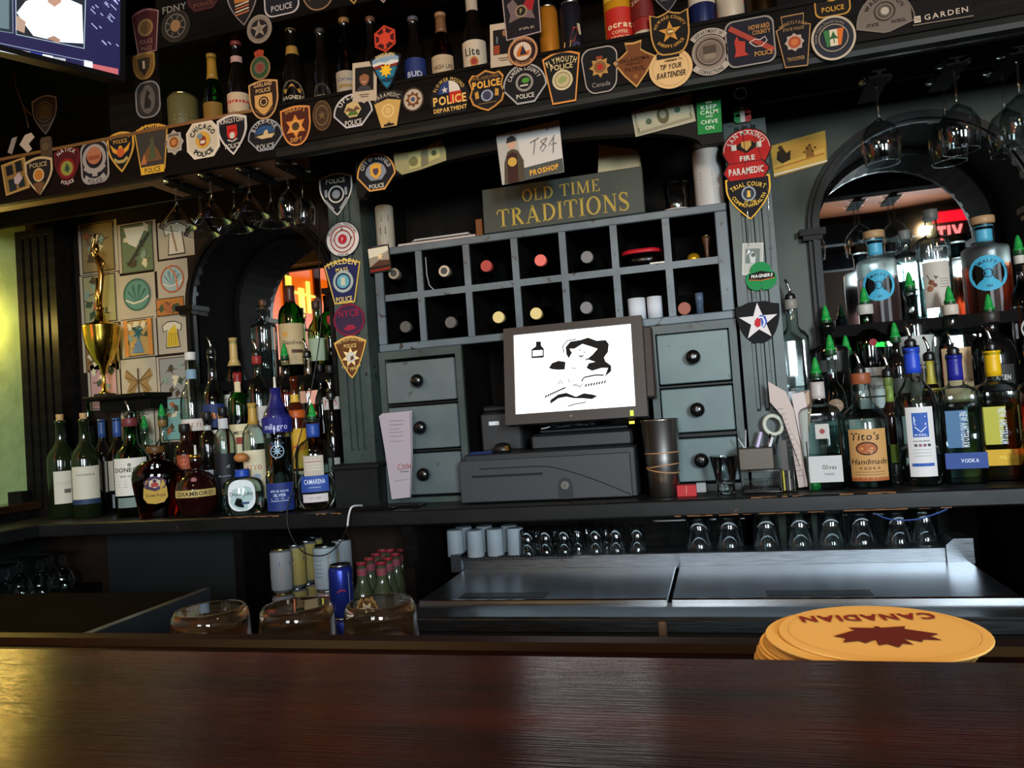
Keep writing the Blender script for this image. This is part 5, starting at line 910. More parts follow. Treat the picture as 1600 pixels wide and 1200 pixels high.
# ================================================================== bottles
PROF = {
 'bord':   [(.88, 0), (1, .012), (1, .58), (.95, .63), (.80, .68), (.58, .72), (.42, .76), (.36, .80), (.34, .965), (.39, .97), (.39, 1)],
 'spirit': [(.90, 0), (1, .015), (1, .56), (.96, .61), (.82, .67), (.60, .71), (.44, .75), (.38, .80), (.35, .94), (.40, .945), (.40, 1)],
 'round':  [(.90, 0), (1, .015), (1, .62), (.97, .68), (.87, .735), (.68, .775), (.46, .80), (.36, .825), (.33, .95), (.38, .955), (.38, 1)],
 'gin':    [(.92, 0), (1, .012), (1, .70), (.98, .725), (.90, .745), (.60, .765), (.42, .775), (.36, .79), (.36, .93), (.42, .935), (.42, 1)],
 'square': [(.93, 0), (1, .012), (1, .66), (.99, .69), (.88, .72), (.62, .74), (.40, .76), (.36, .79), (.35, .95), (.40, .955), (.40, 1)],
 'tall':   [(.86, 0), (.90, .012), (1, .30), (1, .66), (.97, .70), (.80, .74), (.50, .765), (.40, .79), (.40, .97), (.42, 1)],
 'dome':   [(.72, 0), (.76, .02), (.86, .25), (.98, .52), (1, .62), (.95, .72), (.78, .81), (.5, .87), (.28, .89), (.24, .96), (.30, .965), (.30, 1)],
 'orb':    [(.62, 0), (.70, .02), (.72, .05), (.92, .16), (1, .36), (.96, .50), (.82, .62), (.58, .70), (.36, .74), (.22, .76), (.22, .80), (.28, .82), (.28, .97), (.24, 1)],
 'flask':  [(.90, 0), (.97, .02), (1, .30), (.99, .50), (.90, .62), (.70, .68), (.42, .71), (.34, .74), (.34, .86), (.36, .87)],
 'milag':  [(.96, 0), (1, .012), (1, .30), (.92, .305), (.92, .62), (1, .68), (.98, .74), (.80, .81), (.50, .87), (.34, .91), (.32, .97), (.36, .975), (.36, 1)],
 'cama':   [(.92, 0), (1, .012), (1, .52), (.97, .62), (.86, .70), (.64, .75), (.42, .775), (.34, .80), (.34, .95), (.38, .955), (.38, 1)],
 'beer':   [(.90, 0), (1, .015), (1, .50), (.96, .56), (.78, .64), (.58, .71), (.48, .78), (.42, .90), (.42, .955), (.47, .96), (.47, 1)],
}
SQ = {'square': 5, 'tall': 5, 'flask': 2, 'dome': 2}
PLACED = []
def settle(px, py, wpx, Y, z0, z1f, rfac=1.0, ymax=None):
    """finds a spot near depth Y along the pixel's line of sight that is clear of what already stands there"""
    for shr in (1, .95, .9, .86, .82):
        for dY in sorted([i*.004 for i in range(-14, 15)], key=abs):
            y = Y+dY; p = P(px, py, y); R = wpx/2*mpp(p)*shr; r = R*rfac
            lim = YM-.02 if min(abs(p.x-AL), abs(p.x-AR)) < ARAD-r else YW-.012
            if z0 < ZC-.001 or z0 > 1.6: lim = ymax or 2.19
            elif z0 < ZC+.01 and -1.68-r < p.x < -1.06+r: lim = 1.984
            elif z0 < ZC+.01 and .2-r < p.x < .8: lim = 2.008
            if z0 < ZC+.01 and z0 > .9 and y-r < 1.80: continue
            if y+r > lim: continue
            z1 = z1f(y)
            if all((p.x-a)**2+(y-b)**2 > (r+c-.001)**2 or z0 > e-.004 or z1 < d+.004 for a, b, c, d, e in PLACED):
                PLACED.append((p.x, y, r, z0, z1)); return p, R, y
    p = P(px, py, Y); R = wpx/2*mpp(p)*.9; PLACED.append((p.x, Y, R*rfac, z0, z1f(Y))); print('CROWDED', px, py); return p, R, Y
def bottle(label, mid, ytop, wpx, Y, zb, prof, glass, liquid=None, cap=None, pour=None, labels=(), face=.8, dr=1.0, e=None, group='liquor bottles on the back bar', name='liquor_bottle', neck=None, cat='bottle', HH=None):
    mx, my = mid; hf = lambda y: zb+HH if HH else P(mx-.06*(my-ytop), ytop, y).z
    p, R, Y = settle(mx, my, wpx, Y, zb, hf, (1+dr)/2, 1.74 if zb > 1.6 else None); H = hf(Y)-zb
    rz = face*atan2(-p.x, Y)
    t = thing(name, label, cat, (p.x, Y, zb), rz, group); ex = e or SQ.get(prof, 2)
    PR = PROF[prof]; nn = 28 if ex == 2 else 40
    def ring(s_, z_, body=1): 
        k = 1 if s_ > .62 else 0
        return (R*s_, R*s_*(dr if k else 1), z_*H, ex if (s_ > .75 and z_ < .74) else 2)
    g = MB().lathe([ring(a, b) for a, b in PR], nn); g.build('glass', glass, t)
    if liquid:
        lv, lm = liquid; LP = [(a*.93, max(b, .012)) for a, b in PR if b < lv]
        # interpolate the surface ring
        for (a0, b0), (a1, b1) in zip(PR, PR[1:]):
            if b0 <= lv <= b1: LP.append(((a0+(a1-a0)*(lv-b0)/(b1-b0))*.93, lv)); break
        MB().lathe([ring(a, b) for a, b in LP], nn).build('liquid', lm, t)
    rn = PR[-1][0]*R
    if neck:                                              # coloured sleeve on the neck
        for (h0, h1, nc) in neck:
            m_ = nc if not isinstance(nc, str) else C(nc, .4)
            rr = []
            for i in range(5):
                h = h0+(h1-h0)*i/4
                for (a0, b0), (a1, b1) in zip(PR, PR[1:]):
                    if b0 <= h <= b1+1e-6: rr.append(((a0+(a1-a0)*(h-b0)/max(b1-b0, 1e-6))*R+.0006, h*H)); break
            MB().lathe(rr, 20).build('neck_sleeve', m_, t)
    z = H
    if cap:
        k, cc = cap; m_ = cc if not isinstance(cc, str) else C(cc, .45)
        if k == 'cork': MB().lathe([(.0088, -.012), (.0095, .0), (.0105, .002), (.011, .018), (.0105, .019)], 16, (0, 0, z)).build('cork', m_, t); z += .019
        if k == 'screw': MB().lathe([(rn+.001, -.022), (rn+.0018, -.021), (rn+.0018, .001), (rn+.0008, .003)], 20, (0, 0, z)).build('cap', m_, t); z += .003
        if k == 'stub': MB().lathe([(rn+.003, -.002), (rn+.0055, .002), (rn+.0055, .016), (rn+.004, .018)], 20, (0, 0, z)).build('stopper', m_, t); z += .018
        if k == 'ball': MB().lathe([(.008, 0), (.016, .004), (.020, .011), (.0185, .018), (.012, .023), (.004, .025)], 20, (0, 0, z)).build('stopper', m_, t); z += .025
        if k == 'flute': MB().lathe([(rn*1.02, -.026), (rn*1.12, -.025), (rn*1.12, .0), (rn*.98, .003)], 22, (0, 0, z), sm=False).build('cap', m_, t)
    if pour:
        col = MB().lathe([(.0075, -.006), (.0128, -.005), (.0135, .0), (.0115, .003), (.0135, .006), (.0115, .009), (.012, .012), (.006, .016)], 16, (0, 0, z))
        if pour == 'metal':
            col.build('pourer_collar', BLK, t)
            MB().tube([(0, 0, z+.012), (0, 0, z+.026), (-.003, 0, z+.038), (-.009, 0, z+.052)], [.0042, .0036, .0032, .0028], 8).build('spout', CHROME, t)
        elif pour == 'white':
            MB().lathe([(.006, -.002), (.0035, .004), (.003, .03)], 10, (0, 0, z)).build('spout', C('#d8d4c8', .4), t)
        elif pour == 'green':
            col.build('pourer_collar', C('#173a1e', .4), t)
            MB().lathe([(.0125, .004), (.0122, .012), (.0095, .014), (.0088, .024), (.0045, .040), (.0018, .045)], 14, (0, 0, z)).build('spout_cover', C('#1f8a3a', .35), t)
    for li_, lb in enumerate(labels):
        v0, v1, ang, bg, its = lb[:5]; flatl = ex > 2.5
        rr = 0; vm = (v0+v1)/2
        for (a0, b0), (a1, b1) in zip(PR, PR[1:]):
            if b0 <= vm <= b1: rr = (a0+(a1-a0)*(vm-b0)/max(b1-b0, 1e-6))*R; break
        for (a0, b0) in PR:
            if v0 <= b0 <= v1: rr = max(rr, a0*R)
        rr += .0007
        Wl = 2*rr*radians(ang)/2 if not flatl else 2*rr*ang/180
        if flatl: f = lambda u, v, d, Wl=Wl, vm=vm, rr=rr: (u*Wl, -(rr*dr+d), vm*H+v*Wl)
        else: f = lambda u, v, d, Wl=Wl, vm=vm, rr=rr: ((rr+d)*sin(u*Wl/rr), -(rr*dr+d)*cos(u*Wl/rr), vm*H+v*Wl)
        hv = (v1-v0)*H/Wl/2
        items = ([('rect', -.5, -hv, .5, hv, bg, 12)] if bg else [])+[(lambda it: it)(it) if not callable(it) else it(hv) for it in its]
        art(items, f, t, .6, 5*li_, names=('label', 'label_lettering'))
    return t
def LT(s, x, y, z, c, **o): return ('txt', s, x, y, z, c, o)
def RCN(x0, y0, x1, y1, c, n=8): return ('rect', x0, y0, x1, y1, c, n)
CG = THIN('#eaf4f2'); GGR = THIN('#3f9a48', .9); DGR = THIN('#5a7440', .9); DARK = C('#0c0907', .07, 0, .7); BRN = THIN('#6a3a1c', .8); OLV = C('#161c0c', .08, 0, .7)
WAT = THIN('#dfeaea', .5); AMB = THIN('#c8742c', .4); RYE = THIN('#dc9a48', .4); ORA = THIN('#f08034', .4); REDL = THIN('#d03028', .4); DKA = GL('#4a1a0c', 0, 1.36); GRL = GL('#2c7a30', 0, 1.36); YEL = THIN('#e0d878', .4)
FROST = GL('#dfe8e6', .35, 1.3)
LB = 'liquor bottles on the left of the back counter'; RB = 'liquor bottles on the right of the back counter'; TB = 'bottles on the niche shelves'
PAPER = '#c6bba4'; IV = '#d2cabb'
lines = lambda x0, x1, ys, c, w=.018: [('line', [(x0, y), (x0+(x1-x0)/3, y), (x0+2*(x1-x0)/3, y), (x1, y)], w, c) for y in ys]
# --- left group, front rank
bottle('green wine bottle with a cork and a back label, nearest the green wall', (97, 725), 657, 42, 1.945, ZC, 'bord', OLV, None, ('cork', '#b08a58'), None, [(.15, .48, 70, PAPER, [RCN(.05, -.34, .4, -.1, '#5a5348'), *lines(-.4, .4, (.1, .2, .3), '#8a8070')]), (.15, .48, 20, None, [])], 1.0, group=LB, name='wine_bottle')
bottle('green wine bottle with a cork and a cream landscape label', (134, 724), 655, 42, 1.935, ZC, 'bord', OLV, None, ('cork', '#b08a58'), None, [(.19, .52, 118, PAPER, [LT('WOODBRIDGE', 0, .28, .06, '#4a4236', w=.6), PL([(-.4, -.2), (-.1, -.02), (.1, -.08), (.4, .02), (.45, -.2)], '#b0a080')]), (.14, .19, 118, '#26344e', [])], .9, group=LB, name='wine_bottle')
bottle('dark wine bottle with a blue foil neck behind the corked pair', (161, 715), 655, 30, 2.045, ZC, 'bord', DARK, None, None, None, [(.22, .55, 100, '#aaa08e', [])], .8, group=LB, name='wine_bottle', neck=[(.80, .999, '#2f4a78')])
bottle('dark wine bottle with a blue foil neck beside the green whiskey', (185, 712), 653, 34, 2.02, ZC, 'bord', DARK, None, None, None, [(.24, .55, 100, '#9f9484', []), (.06, .2, 60, '#6c6c70', [ST(0, 0, 6, .3, .1, '#c8c8cc')])], .8, group=LB, name='wine_bottle', neck=[(.80, .999, '#2c4880')])
bottle('green whiskey bottle with a cream arched label and a wine-red collar', (206, 724), 655, 52, 1.92, ZC, 'spirit', GGR, (.32, GL('#16401c', 0, 1.36)), ('screw', '#6a2a2c'), 'metal', [(.22, .60, 118, IV, [D(0, .34, .05, '#7a7264'), LT('DONEGAL', 0, .2, .12, '#20201c', w=.86, bold=.02), LT('IRISH WHISKEY', 0, .02, .045, '#3a342c', w=.5), *lines(-.35, .35, (-.12, -.2, -.28), '#8a8070', .012)]), (.10, .20, 90, '#6c7a72', [])], .8, group=LB)
bottle('tall green bottle under the trophy stand, nearer the wall', (140, 690), 622, 20, 2.06, ZC, 'round', GGR, None, None, None, [], group=LB)
bottle('tall green bottle under the trophy stand behind the whiskey', (212, 690), 625, 26, 2.05, ZC, 'round', GGR, None, None, None, [], group=LB)
bottle('clear rounded tequila bottle with a green spout cover', (229, 730), 672, 32, 2.0, ZC, 'cama', CG, (.45, GL('#e8d8a8', 0, 1.34)), None, 'green', [(.2, .45, 80, '#b0a890', [])], group=LB)
bottle('clear flask with a gold collar and green spout cover', (257, 722), 655, 32, 2.04, ZC, 'cama', CG, (.5, GL('#d8e0c8', 0, 1.34)), ('screw', '#7a5a2c'), 'green', [(.2, .5, 70, '#9fae96', [])], group=LB)
bottle('faceted amber whisky decanter with a gold shield label', (246, 760), 707, 74, 1.865, ZC, 'dome', GL('#7a2410', 0, 1.45), None, ('stub', '#5a3a18'), None, [(.22, .62, 62, None, [PL([(-.3, .40), (.3, .40), (.42, .1), (.45, -.25), (.3, -.45), (0, -.5), (-.3, -.45), (-.45, -.25), (-.42, .1)], '#b08a2e'), PL([(-.36, .1), (-.42, .36), (-.2, .52), (0, .56), (.2, .52), (.42, .36), (.36, .1), (0, -.02)], '#3a1c3c'), PL([(-.2, .18), (-.2, .38), (0, .46), (.2, .38), (.2, .18), (0, .1)], '#b8a88c'), PL([(-.12, .14), (-.14, .26), (0, .34), (.14, .26), (.12, .14)], '#a02a24'), LT('Crown Royal', 0, -.16, .12, '#5a3c14', w=.7)])], .75, dr=.55, group=LB)
bottle('dark squat orb bottle with a gold band and fluted gold cap', (308, 755), 712, 66, 1.868, ZC, 'orb', C('#1c0706', .06, 0, .7), None, ('flute', GOLD), 'white', [(.33, .45, 120, '#b49a58', [LT('CHAMBORD', 0, 0, .09, '#2c2010', w=.8, bold=.02)]), (.55, .68, 22, None, [D(0, 0, .45, '#6a2a34', .38), D(0, 0, .3, '#9a5a54', .25)])], .75, group=LB)
bottle('dark brown round-shouldered bottle with an orange label behind the decanter', (291, 725), 664, 42, 1.95, ZC, 'round', C('#1c0d08', .07, 0, .7), None, ('screw', '#15110f'), None, [(.50, .66, 60, '#8a3a1c', [D(0, 0, .3, '#b0562a', .26)]), (.22, .36, 70, '#2a1412', [LT('ARK', 0, 0, .25, '#c8422c', w=.4)])], .7, group=LB)
bottle('dark bottle with a silver neck band behind the orb bottle', (327, 720), 645, 32, 1.955, ZC, 'round', DARK, None, ('screw', '#1a1614'), None, [(.3, .42, 60, '#8f8f94', [])], .7, group=LB, neck=[(.82, .87, '#a8a8a0')])
bottle('clear bottle with a black wrap label and black cap', (352, 715), 638, 33, 1.95, ZC, 'round', CG, (.55, WAT), ('screw', '#0c0d10'), None, [(.18, .56, 125, '#111114', [('line', [(.1, .22), (.14, .32), (.18, .2), (.2, .34)], .02, '#c8ccd0'), LT('BLACK', 0, -.12, .06, '#8f9aa4', w=.5)]), (.80, .90, 110, '#b8b8b4', [])], .8, group=LB)
bottle('round flask with an oval white label and a wooden ball stopper', (380, 768), 722, 62, 1.86, ZC, 'flask', CG, (.42, GL('#dceeee', 0, 1.34)), ('ball', '#b0703c'), None, [(.1, .66, 78, None, [PL(o_tomb(.56, .42), '#d8dad8'), LT('Don Julio', 0, .06, .14, '#2c3038', w=.82, bold=.0), RCN(0, -.32, .26, -.24, '#2c3f6a', 2), ('line', [(-.2, -.08), (.1, -.1)], .02, '#8a9098')])], .8, dr=.8, group=LB, neck=[(.72, .86, '#2346a0')])
bottle('tall tequila bottle with a deep blue top and clear waist', (436, 712), 606, 45, 1.872, ZC, 'milag', THIN('#dfeef2', .9), (.60, GL('#c0d4d8', 0, 1.34)), None, 'white', [(.64, .76, 300, '#1c1f6c', [('txt', 'milagro', -.0, -.02, .075, '#d0d6ee', {'w': .30, 'bold': .0}), ('line', [(-.02, -.04), (-.02, -.12)], .012, '#d0d6ee')]), (.40, .58, 80, None, [('ring', 0, 0, .3, .36, '#7a90a0'), ST(0, 0, 8, .3, .1, '#8aa0b0'), LT('TEQUILA', 0, .42, .12, '#4a5c80', w=.7)]), (.02, .24, 110, '#1a2a66', [LT('100% DE AGAVE', 0, .2, .07, '#c8d0e8', w=.6), LT('SILVER', 0, .06, .1, '#c8d0e8', w=.4), *lines(-.3, .3, (-.06, -.14), '#c8d0e8', .016)])], .8, group=LB, neck=[(.70, .999, '#1b1c5c')])
bottle('clear arched tequila bottle with a blue band and green spout cover', (493, 738), 655, 60, 1.905, ZC, 'cama', CG, (.40, GL('#efeade', 0, 1.34)), None, 'green', [(.20, .38, 84, '#27458e', [LT('CAMARENA', 0, .08, .16, '#d2d8e6', w=.74), *lines(-.2, .2, (-.12,), '#9fb0d0', .02)]), (.09, .18, 74, '#c2b6b4', [LT('SILVER', 0, 0, .09, '#6a6a70', w=.4, gap=.3)]), (.38, .60, 56, '#b0a494', [*lines(-.35, .35, (.4, .28, .1, -.05, -.2), '#c8baa8', .05), RCN(-.4, .18, .4, .24, '#a87a78', 6)])], .8, dr=.75, group=LB, neck=[(.80, .95, '#2a4690')])
bottle('short clear bottle with a gold foil neck and a cream label', (398, 710), 630, 36, 1.95, ZC, 'round', CG, (.5, GL('#e8dcb0', 0, 1.34)), None, None, [(.1, .56, 120, '#cbbf9e', [LT('LETTO', -.05, .3, .18, '#b0402c', w=.7), D(.1, -.08, .16, '#8a93a8', .12)])], .8, group=LB, neck=[(.80, .999, '#b08a3c')])
# --- left group, riser rank
zr = 1.085
bottle('clear bottle with a white cap, orange liqueur and a red-lettered band', (300, 610), 552, 37, 2.03, zr, 'spirit', CG, (.34, ORA), ('screw', '#c8c2b8'), None, [(.34, .44, 130, '#c8beb0', [LT('LETTI', 0, 0, .14, '#b03a30', w=.6, gap=.3)]), (.78, .86, 150, '#7a94a4', [])], .8, group=LB)
bottle('orange aperitif bottle with a navy label and metal pourer', (333, 610), 552, 34, 2.06, zr, 'spirit', CG, (.55, GL('#d8502a', 0, 1.36)), None, 'metal', [(.36, .56, 140, '#1c2c58', [LT('APEROL', 0, 0, .2, '#e0902c', w=.8, bold=.03, rise=.06)]), (.1, .34, 130, '#cbc4ac', [])], .8, group=LB)
bottle('bottle with a gold foil neck and a black-banded red label', (368, 605), 528, 33, 2.13, zr, 'round', CG, (.6, REDL), None, None, [(.40, .56, 140, '#c8c4bc', [RCN(-.5, -.02, .5, .24, '#17181a'), LT('CAMP', 0, .1, .2, '#d8d4cc', w=.8, bold=.03)]), (.1, .38, 130, '#a8201e', [])], .8, group=LB, neck=[(.78, .999, '#b89a5c')])
bottle('green whiskey bottle with a red neck and a cream square label', (374, 640), 582, 34, 2.03, zr, 'round', GGR, (.55, GL('#1c6a28', 0, 1.36)), None, None, [(.08, .46, 140, '#cbbd94', [LT('JAMESON', 0, .36, .13, '#20281c', w=.84), RCN(-.12, -.05, .12, .2, '#8a2c20', 3)]), (.78, .9, 60, '#c8b48a', [])], .8, group=LB, neck=[(.87, .999, '#7c1a1c')])
bottle('whisky bottle with a white label under a red collar', (404, 612), 558, 34, 2.06, zr, 'round', CG, (.5, RYE), ('screw', '#8a2420'), 'metal', [(.22, .55, 130, '#c5bdb2', [LT("Dewar's", 0, .14, .17, '#3a2c24', w=.76), LT('White Label', 0, -.06, .09, '#6a5a4c', w=.6)])], .8, group=LB)
bottle('square whisky bottle with a slanted red label and green spout cover', (448, 612), 560, 36, 2.06, zr, 'round', CG, (.55, RYE), None, 'green', [(.3, .55, 120, None, [PL([(-.5, -.3), (.5, .0), (.5, .46), (-.5, .16)], '#a8251e'), LT('WALKER', 0, .08, .14, '#d8b8a0', w=.7, rise=.3)])], .7, group=LB)
bottle('whisky bottle with a slanted black label and metal pourer', (483, 610), 556, 36, 2.04, zr, 'round', CG, (.55, AMB), None, 'metal', [(.3, .55, 120, None, [PL([(-.5, -.3), (.5, .0), (.5, .46), (-.5, .16)], '#1a1512'), LT('WALKER', 0, .08, .14, '#c8a45c', w=.7, rise=.3)])], .7, group=LB)
bottle('brown liqueur bottle with a yellow label lettered in red', (463, 665), 588, 34, 1.95, ZC, 'round', C('#3c1408', .07, 0, .7), None, None, None, [(.3, .6, 140, '#cf9a22', [LT('KAHLUA', 0, .05, .22, '#b0301c', w=.84, bold=.03)]), (.16, .28, 140, '#b8a888', [])], .8, group=LB, neck=[(.80, .86, '#c8a03c'), (.68, .74, '#b0501c')])
bottle('slim black bottle with a metal pourer beside the pilaster', (521, 690), 620, 24, 1.965, ZC, 'bord', DARK, None, None, 'metal', [(.16, .44, 110, '#8f8c88', [PL([(-.1, -.3), (.2, -.2), (.1, .2), (-.2, .1)], '#2a2a2c')])], .8, group=LB)
bottle('black bottle with a red and white neck label under the tequila maker seal', (517, 610), 572, 27, 2.045, zr, 'spirit', DARK, None, ('screw', '#111'+'113'), None, [(.55, .68, 130, '#b8b4ae', [LT('NO', 0, 0, .3, '#b02a2a', w=.6)])], .8, group=LB)['label'] = 'black bottle with a red and white neck label nearest the pilaster'
bottle('black bottle with a dark cap between two pourers', (502, 615), 570, 22, 2.05, zr, 'spirit', DARK, None, ('screw', '#0e0e10'), None, [(.3, .4, 60, '#9fb0b0', [])], .8, group=LB)
# --- left niche shelf
zn = 1.352
bottle('clear vodka bottle with a cork glowing orange in the niche', (413, 530), 478, 40, 2.17, zn, 'gin', CG, (.4, WAT), ('cork', '#5a3a24'), None, [], .8, group=TB)
bottle('green single-malt bottle with a tan label in front of the orange glow', (456, 515), 447, 40, 2.165, zn, 'round', GGR, (.55, GL('#2c7a34', 0, 1.36)), None, None, [(.14, .58, 125, '#b09a70', [D(-.2, .34, .09, '#c08a34'), LT('Glenlivet', .05, .05, .15, '#3c2c1c', w=.78), RCN(.0, -.32, .42, -.2, '#4a3020', 4)])], .8, group=TB, neck=[(.82, .999, '#4a241a')])
bottle('pale green bottle in the niche beside the pilaster', (497, 535), 472, 30, 2.18, zn, 'bord', THIN('#9ccc8c', .9), (.5, GL('#c8a83c', 0, 1.36)), ('screw', '#3a2a1c'), None, [(.2, .5, 120, '#8a9a80', [])], .8, group=TB)
bottle('small dark green bottle half hidden by the pilaster', (518, 530), 495, 24, 2.17, zn, 'round', GGR, None, ('screw', '#a02a2c'), None, [], .8, group=TB)
# --- right group, front rank
bottle('square vodka bottle with a wide white lower label by the till slips', (1284, 690), 588, 58, 1.91, ZC, 'square', CG, (.30, WAT), None, 'green', [(.07, .30, 150, '#b8b8b4', [LT('Olives', .12, .06, .14, '#17181a', w=.4, sx=.6), LT('THREE', .1, -.16, .06, '#55585a', w=.3)]), (.45, .58, 60, '#b0aca4', [D(0, 0, .2, '#8a3a34')])], .5, group=RB, neck=[(.80, .95, '#b0a8a2')])
bottle('clear vodka bottle with a tan paper label reading Tito\'s Handmade', (1353, 690), 585, 68, 1.91, ZC, 'spirit', CG, (.50, WAT), ('screw', '#8a4a2c'), 'metal', [(.09, .52, 96, '#b98a52', [RCN(-.5, -.72, .5, -.62, '#9a5228'), LT("Tito's", -.08, .46, .2, '#241812', w=.72, sh=.15), ('disc', -.04, .14, .27, .18, '#3c1c10'), ('disc', -.04, .14, .23, .14, '#a0562c'), PL([(-.1, .02), (0, .1), (.1, .06), (.06, .0)], '#c8a070'), LT('Handmade', .0, -.2, .15, '#2c1c14', w=.9, sh=.2, bold=.0), LT('VODKA', 0, -.38, .07, '#5a4028', w=.5, gap=.4), *lines(-.36, .36, (-.48, -.55), '#6a4c30', .014)])], .5, group=RB)['label'] = 'clear vodka bottle with a tan paper label and an oval picture'
bottle('vodka bottle with a blue neck and a tall white label with a blue panel', (1436, 690), 540, 62, 1.905, ZC, 'spirit', CG, (.30, GL('#e6f2ea', 0, 1.33)), None, 'metal', [(.07, .56, 72, '#cfcbc8', [RCN(-.28, .18, .28, 1.12, '#2b53a0', 4), ('line', [(-.2, .98), (-.2, .70)], .035, '#e0e4ea'), ('line', [(.2, .98), (-.18, .84), (.2, .70)], .035, '#e0e4ea'), ('line', [(-.2, .66), (.2, .66)], .03, '#e0e4ea'), ('line', [(-.2, .58), (0, .38), (.2, .58)], .035, '#e0e4ea'), LT('KEEL', 0, .27, .075, '#d8dee8', w=.42), LT('STAY BALANCED', 0, .03, .05, '#3a3a40', w=.56), *[RCN(-.25+.15*i, -.18, -.16+.15*i, -.08, ('#4a4a3c', '#8a4a6c', '#7c4064', '#3a3a3c')[i], 1) for i in range(4)], *lines(-.3, .3, (-.3, -.42, -.54), '#7a7c80', .012), RCN(-.36, -.94, .36, -.82, '#2b53a0', 4)])], .45, group=RB, neck=[(.80, .985, '#2444b4')])
def amsterdam(label, mid, ytop, w_, Y, liqm, tint, band, neckc, lab2, bandtxt, face=.4):
    return bottle(label, mid, ytop, w_, Y, ZC, 'square', CG, (.64, liqm), None, 'metal', [(.16, .66, 150, None, [PL([(-.46, -.52), (-.05, -.52), (.12, .6), (-.46, .6)], tint), ('txt', 'NEW AMSTERDAM', .02, .02, .2, '#c8d0d4', {'rot': -90, 'w': 1.06, 'sx': .6})]), (.12, .24, 168, band, [LT(bandtxt, .08, 0, .1, lab2, w=.42)])], face, group=RB, neck=[(.79, .985, neckc)])
amsterdam('square vodka bottle with a dark blue neck and blue lower band', (1502, 690), 552, 60, 1.915, WAT, C('#355f86', .5), '#2a4484', '#1f1f80', '#d8dce8', 'VODKA')
amsterdam('square vodka bottle with a yellow neck and yellow lower band', (1562, 690), 545, 61, 1.905, YEL, C('#a8a01c', .5), '#c89a1c', '#d8a814', '#e0c040', 'PINEAPPLE')
amsterdam('square bottle with an orange band cut by the right picture edge', (1626, 690), 545, 60, 1.915, ORA, C('#c86a20', .5), '#d87a1c', '#d87a1c', '#e8c090', 'PEACH')
bottle('slim bottle with lime-green label between the tan and the white labels', (1394, 665), 588, 30, 1.975, ZC, 'bord', C('#2c1810', .08, 0, .7), None, ('screw', '#6a7a3c'), 'metal', [(.12, .36, 140, '#7f9a30', [PL([(-.2, -.3), (.1, .1), (.25, -.1)], '#a8c050'), PL([(-.3, .2), (0, .4), (.1, .15)], '#5c7a24')]), (.02, .1, 150, '#101012', [])], .5, group=RB, neck=[(.76, .97, '#8fa24c')])
bottle('bottle with an olive-gold foil neck behind the blue-necked pair', (1460, 650), 560, 32, 1.975, ZC, 'round', DARK, None, None, 'metal', [], .5, group=RB, neck=[(.74, .985, '#a89a3c')])
# --- right group, riser rank
zq = 1.12
bottle('tall square clear bottle with a pewter collar and metal pourer', (1241, 540), 470, 44, 2.03, zq, 'tall', CG, (.30, WAT), ('screw', '#77736a'), 'metal', [(.16, .26, 130, '#b4b8ba', [LT('SILVER', 0, 0, .08, '#6a7076', w=.6)])], .5, group=RB)
bottle('wide-shouldered black bottle with a green spout cover', (1297, 575), 505, 58, 2.04, zq, 'gin', C('#0a0b0a', .08, 0, .7), None, None, 'green', [(.5, .62, 60, '#2c2e2c', [])], .5, dr=.5, group=RB)
bottle('clear round bottle with a brown disc label and green spout cover', (1302, 600), 552, 38, 1.97, ZC, 'cama', CG, (.45, WAT), None, 'green', [(.48, .72, 80, None, [D(0, 0, .46, '#7a6450', .40), LT('TRUTH', 0, 0, .14, '#a8947c', w=.6)])], .5, group=RB)
bottle('slim clear bottle with a green spout cover beside the green gin', (1327, 600), 552, 26, 2.045, zq, 'bord', CG, (.4, WAT), None, 'green', [], .5, group=RB)
bottle('green gin bottle with a red wax seal and white label', (1359, 565), 478, 56, 2.09, zq, 'round', GGR, (.6, GL('#1c6a28', 0, 1.36)), ('screw', '#a8a69c'), 'green', [(.08, .44, 88, '#b4b8b4', [RCN(-.5, .36, .5, .42, '#2a3a30'), LT('Tanqueray', .05, .06, .2, '#20242a', w=.8, sh=.2), RCN(-.5, -.34, .5, -.28, '#2a3a30')]), (.60, .72, 26, None, [D(.35, 0, .42, '#8a1c24', .42)])], .5, group=RB)
bottle('dark bottle with a green spout cover beside the gin', (1405, 600), 532, 32, 2.06, zq, 'round', C('#12100e', .08, 0, .7), None, None, 'green', [(.3, .5, 120, '#3a3a34', [])], .5, group=RB)
bottle('clear gin bottle wrapped in a tall silver-grey label', (1430, 545), 452, 54, 2.11, zq, 'gin', CG, (.4, WAT), None, 'green', [(.06, .62, 150, '#a8aaa4', [LT('GIN', .05, -.1, .3, '#2c2e30', w=.5, serif=False), RCN(-.5, .1, .5, .14, '#3a3c3c'), LT('DISTILLED', 0, .3, .08, '#55585a', w=.6)])], .5, group=RB)
bottle('clear bottle with a red and tan label and a white collar', (1492, 560), 478, 54, 2.06, zq, 'cama', CG, (.4, WAT), ('screw', '#b8aa9c'), 'green', [(.1, .60, 92, '#c0a27c', [PL([(-.5, -.5), (-.5, .62), (.1, .62), (.2, .2), (.12, -.5)], '#9c1c22'), LT('RUM', .3, -.2, .12, '#5a4030', w=.3)])], .5, group=RB)
bottle('squat black rum bottle with two looped handles of shoulder', (1553, 565), 490, 66, 2.07, zq, 'cama', C('#0b0a0b', .07, 0, .7), None, ('screw', '#2a2220'), 'green', [(.2, .46, 80, '#2c2a2a', [LT('KRAKEN', 0, 0, .16, '#b8b4b0', w=.7, bold=.03)])], .5, group=RB)['label'] = 'squat black rum bottle behind the yellow-necked bottle'
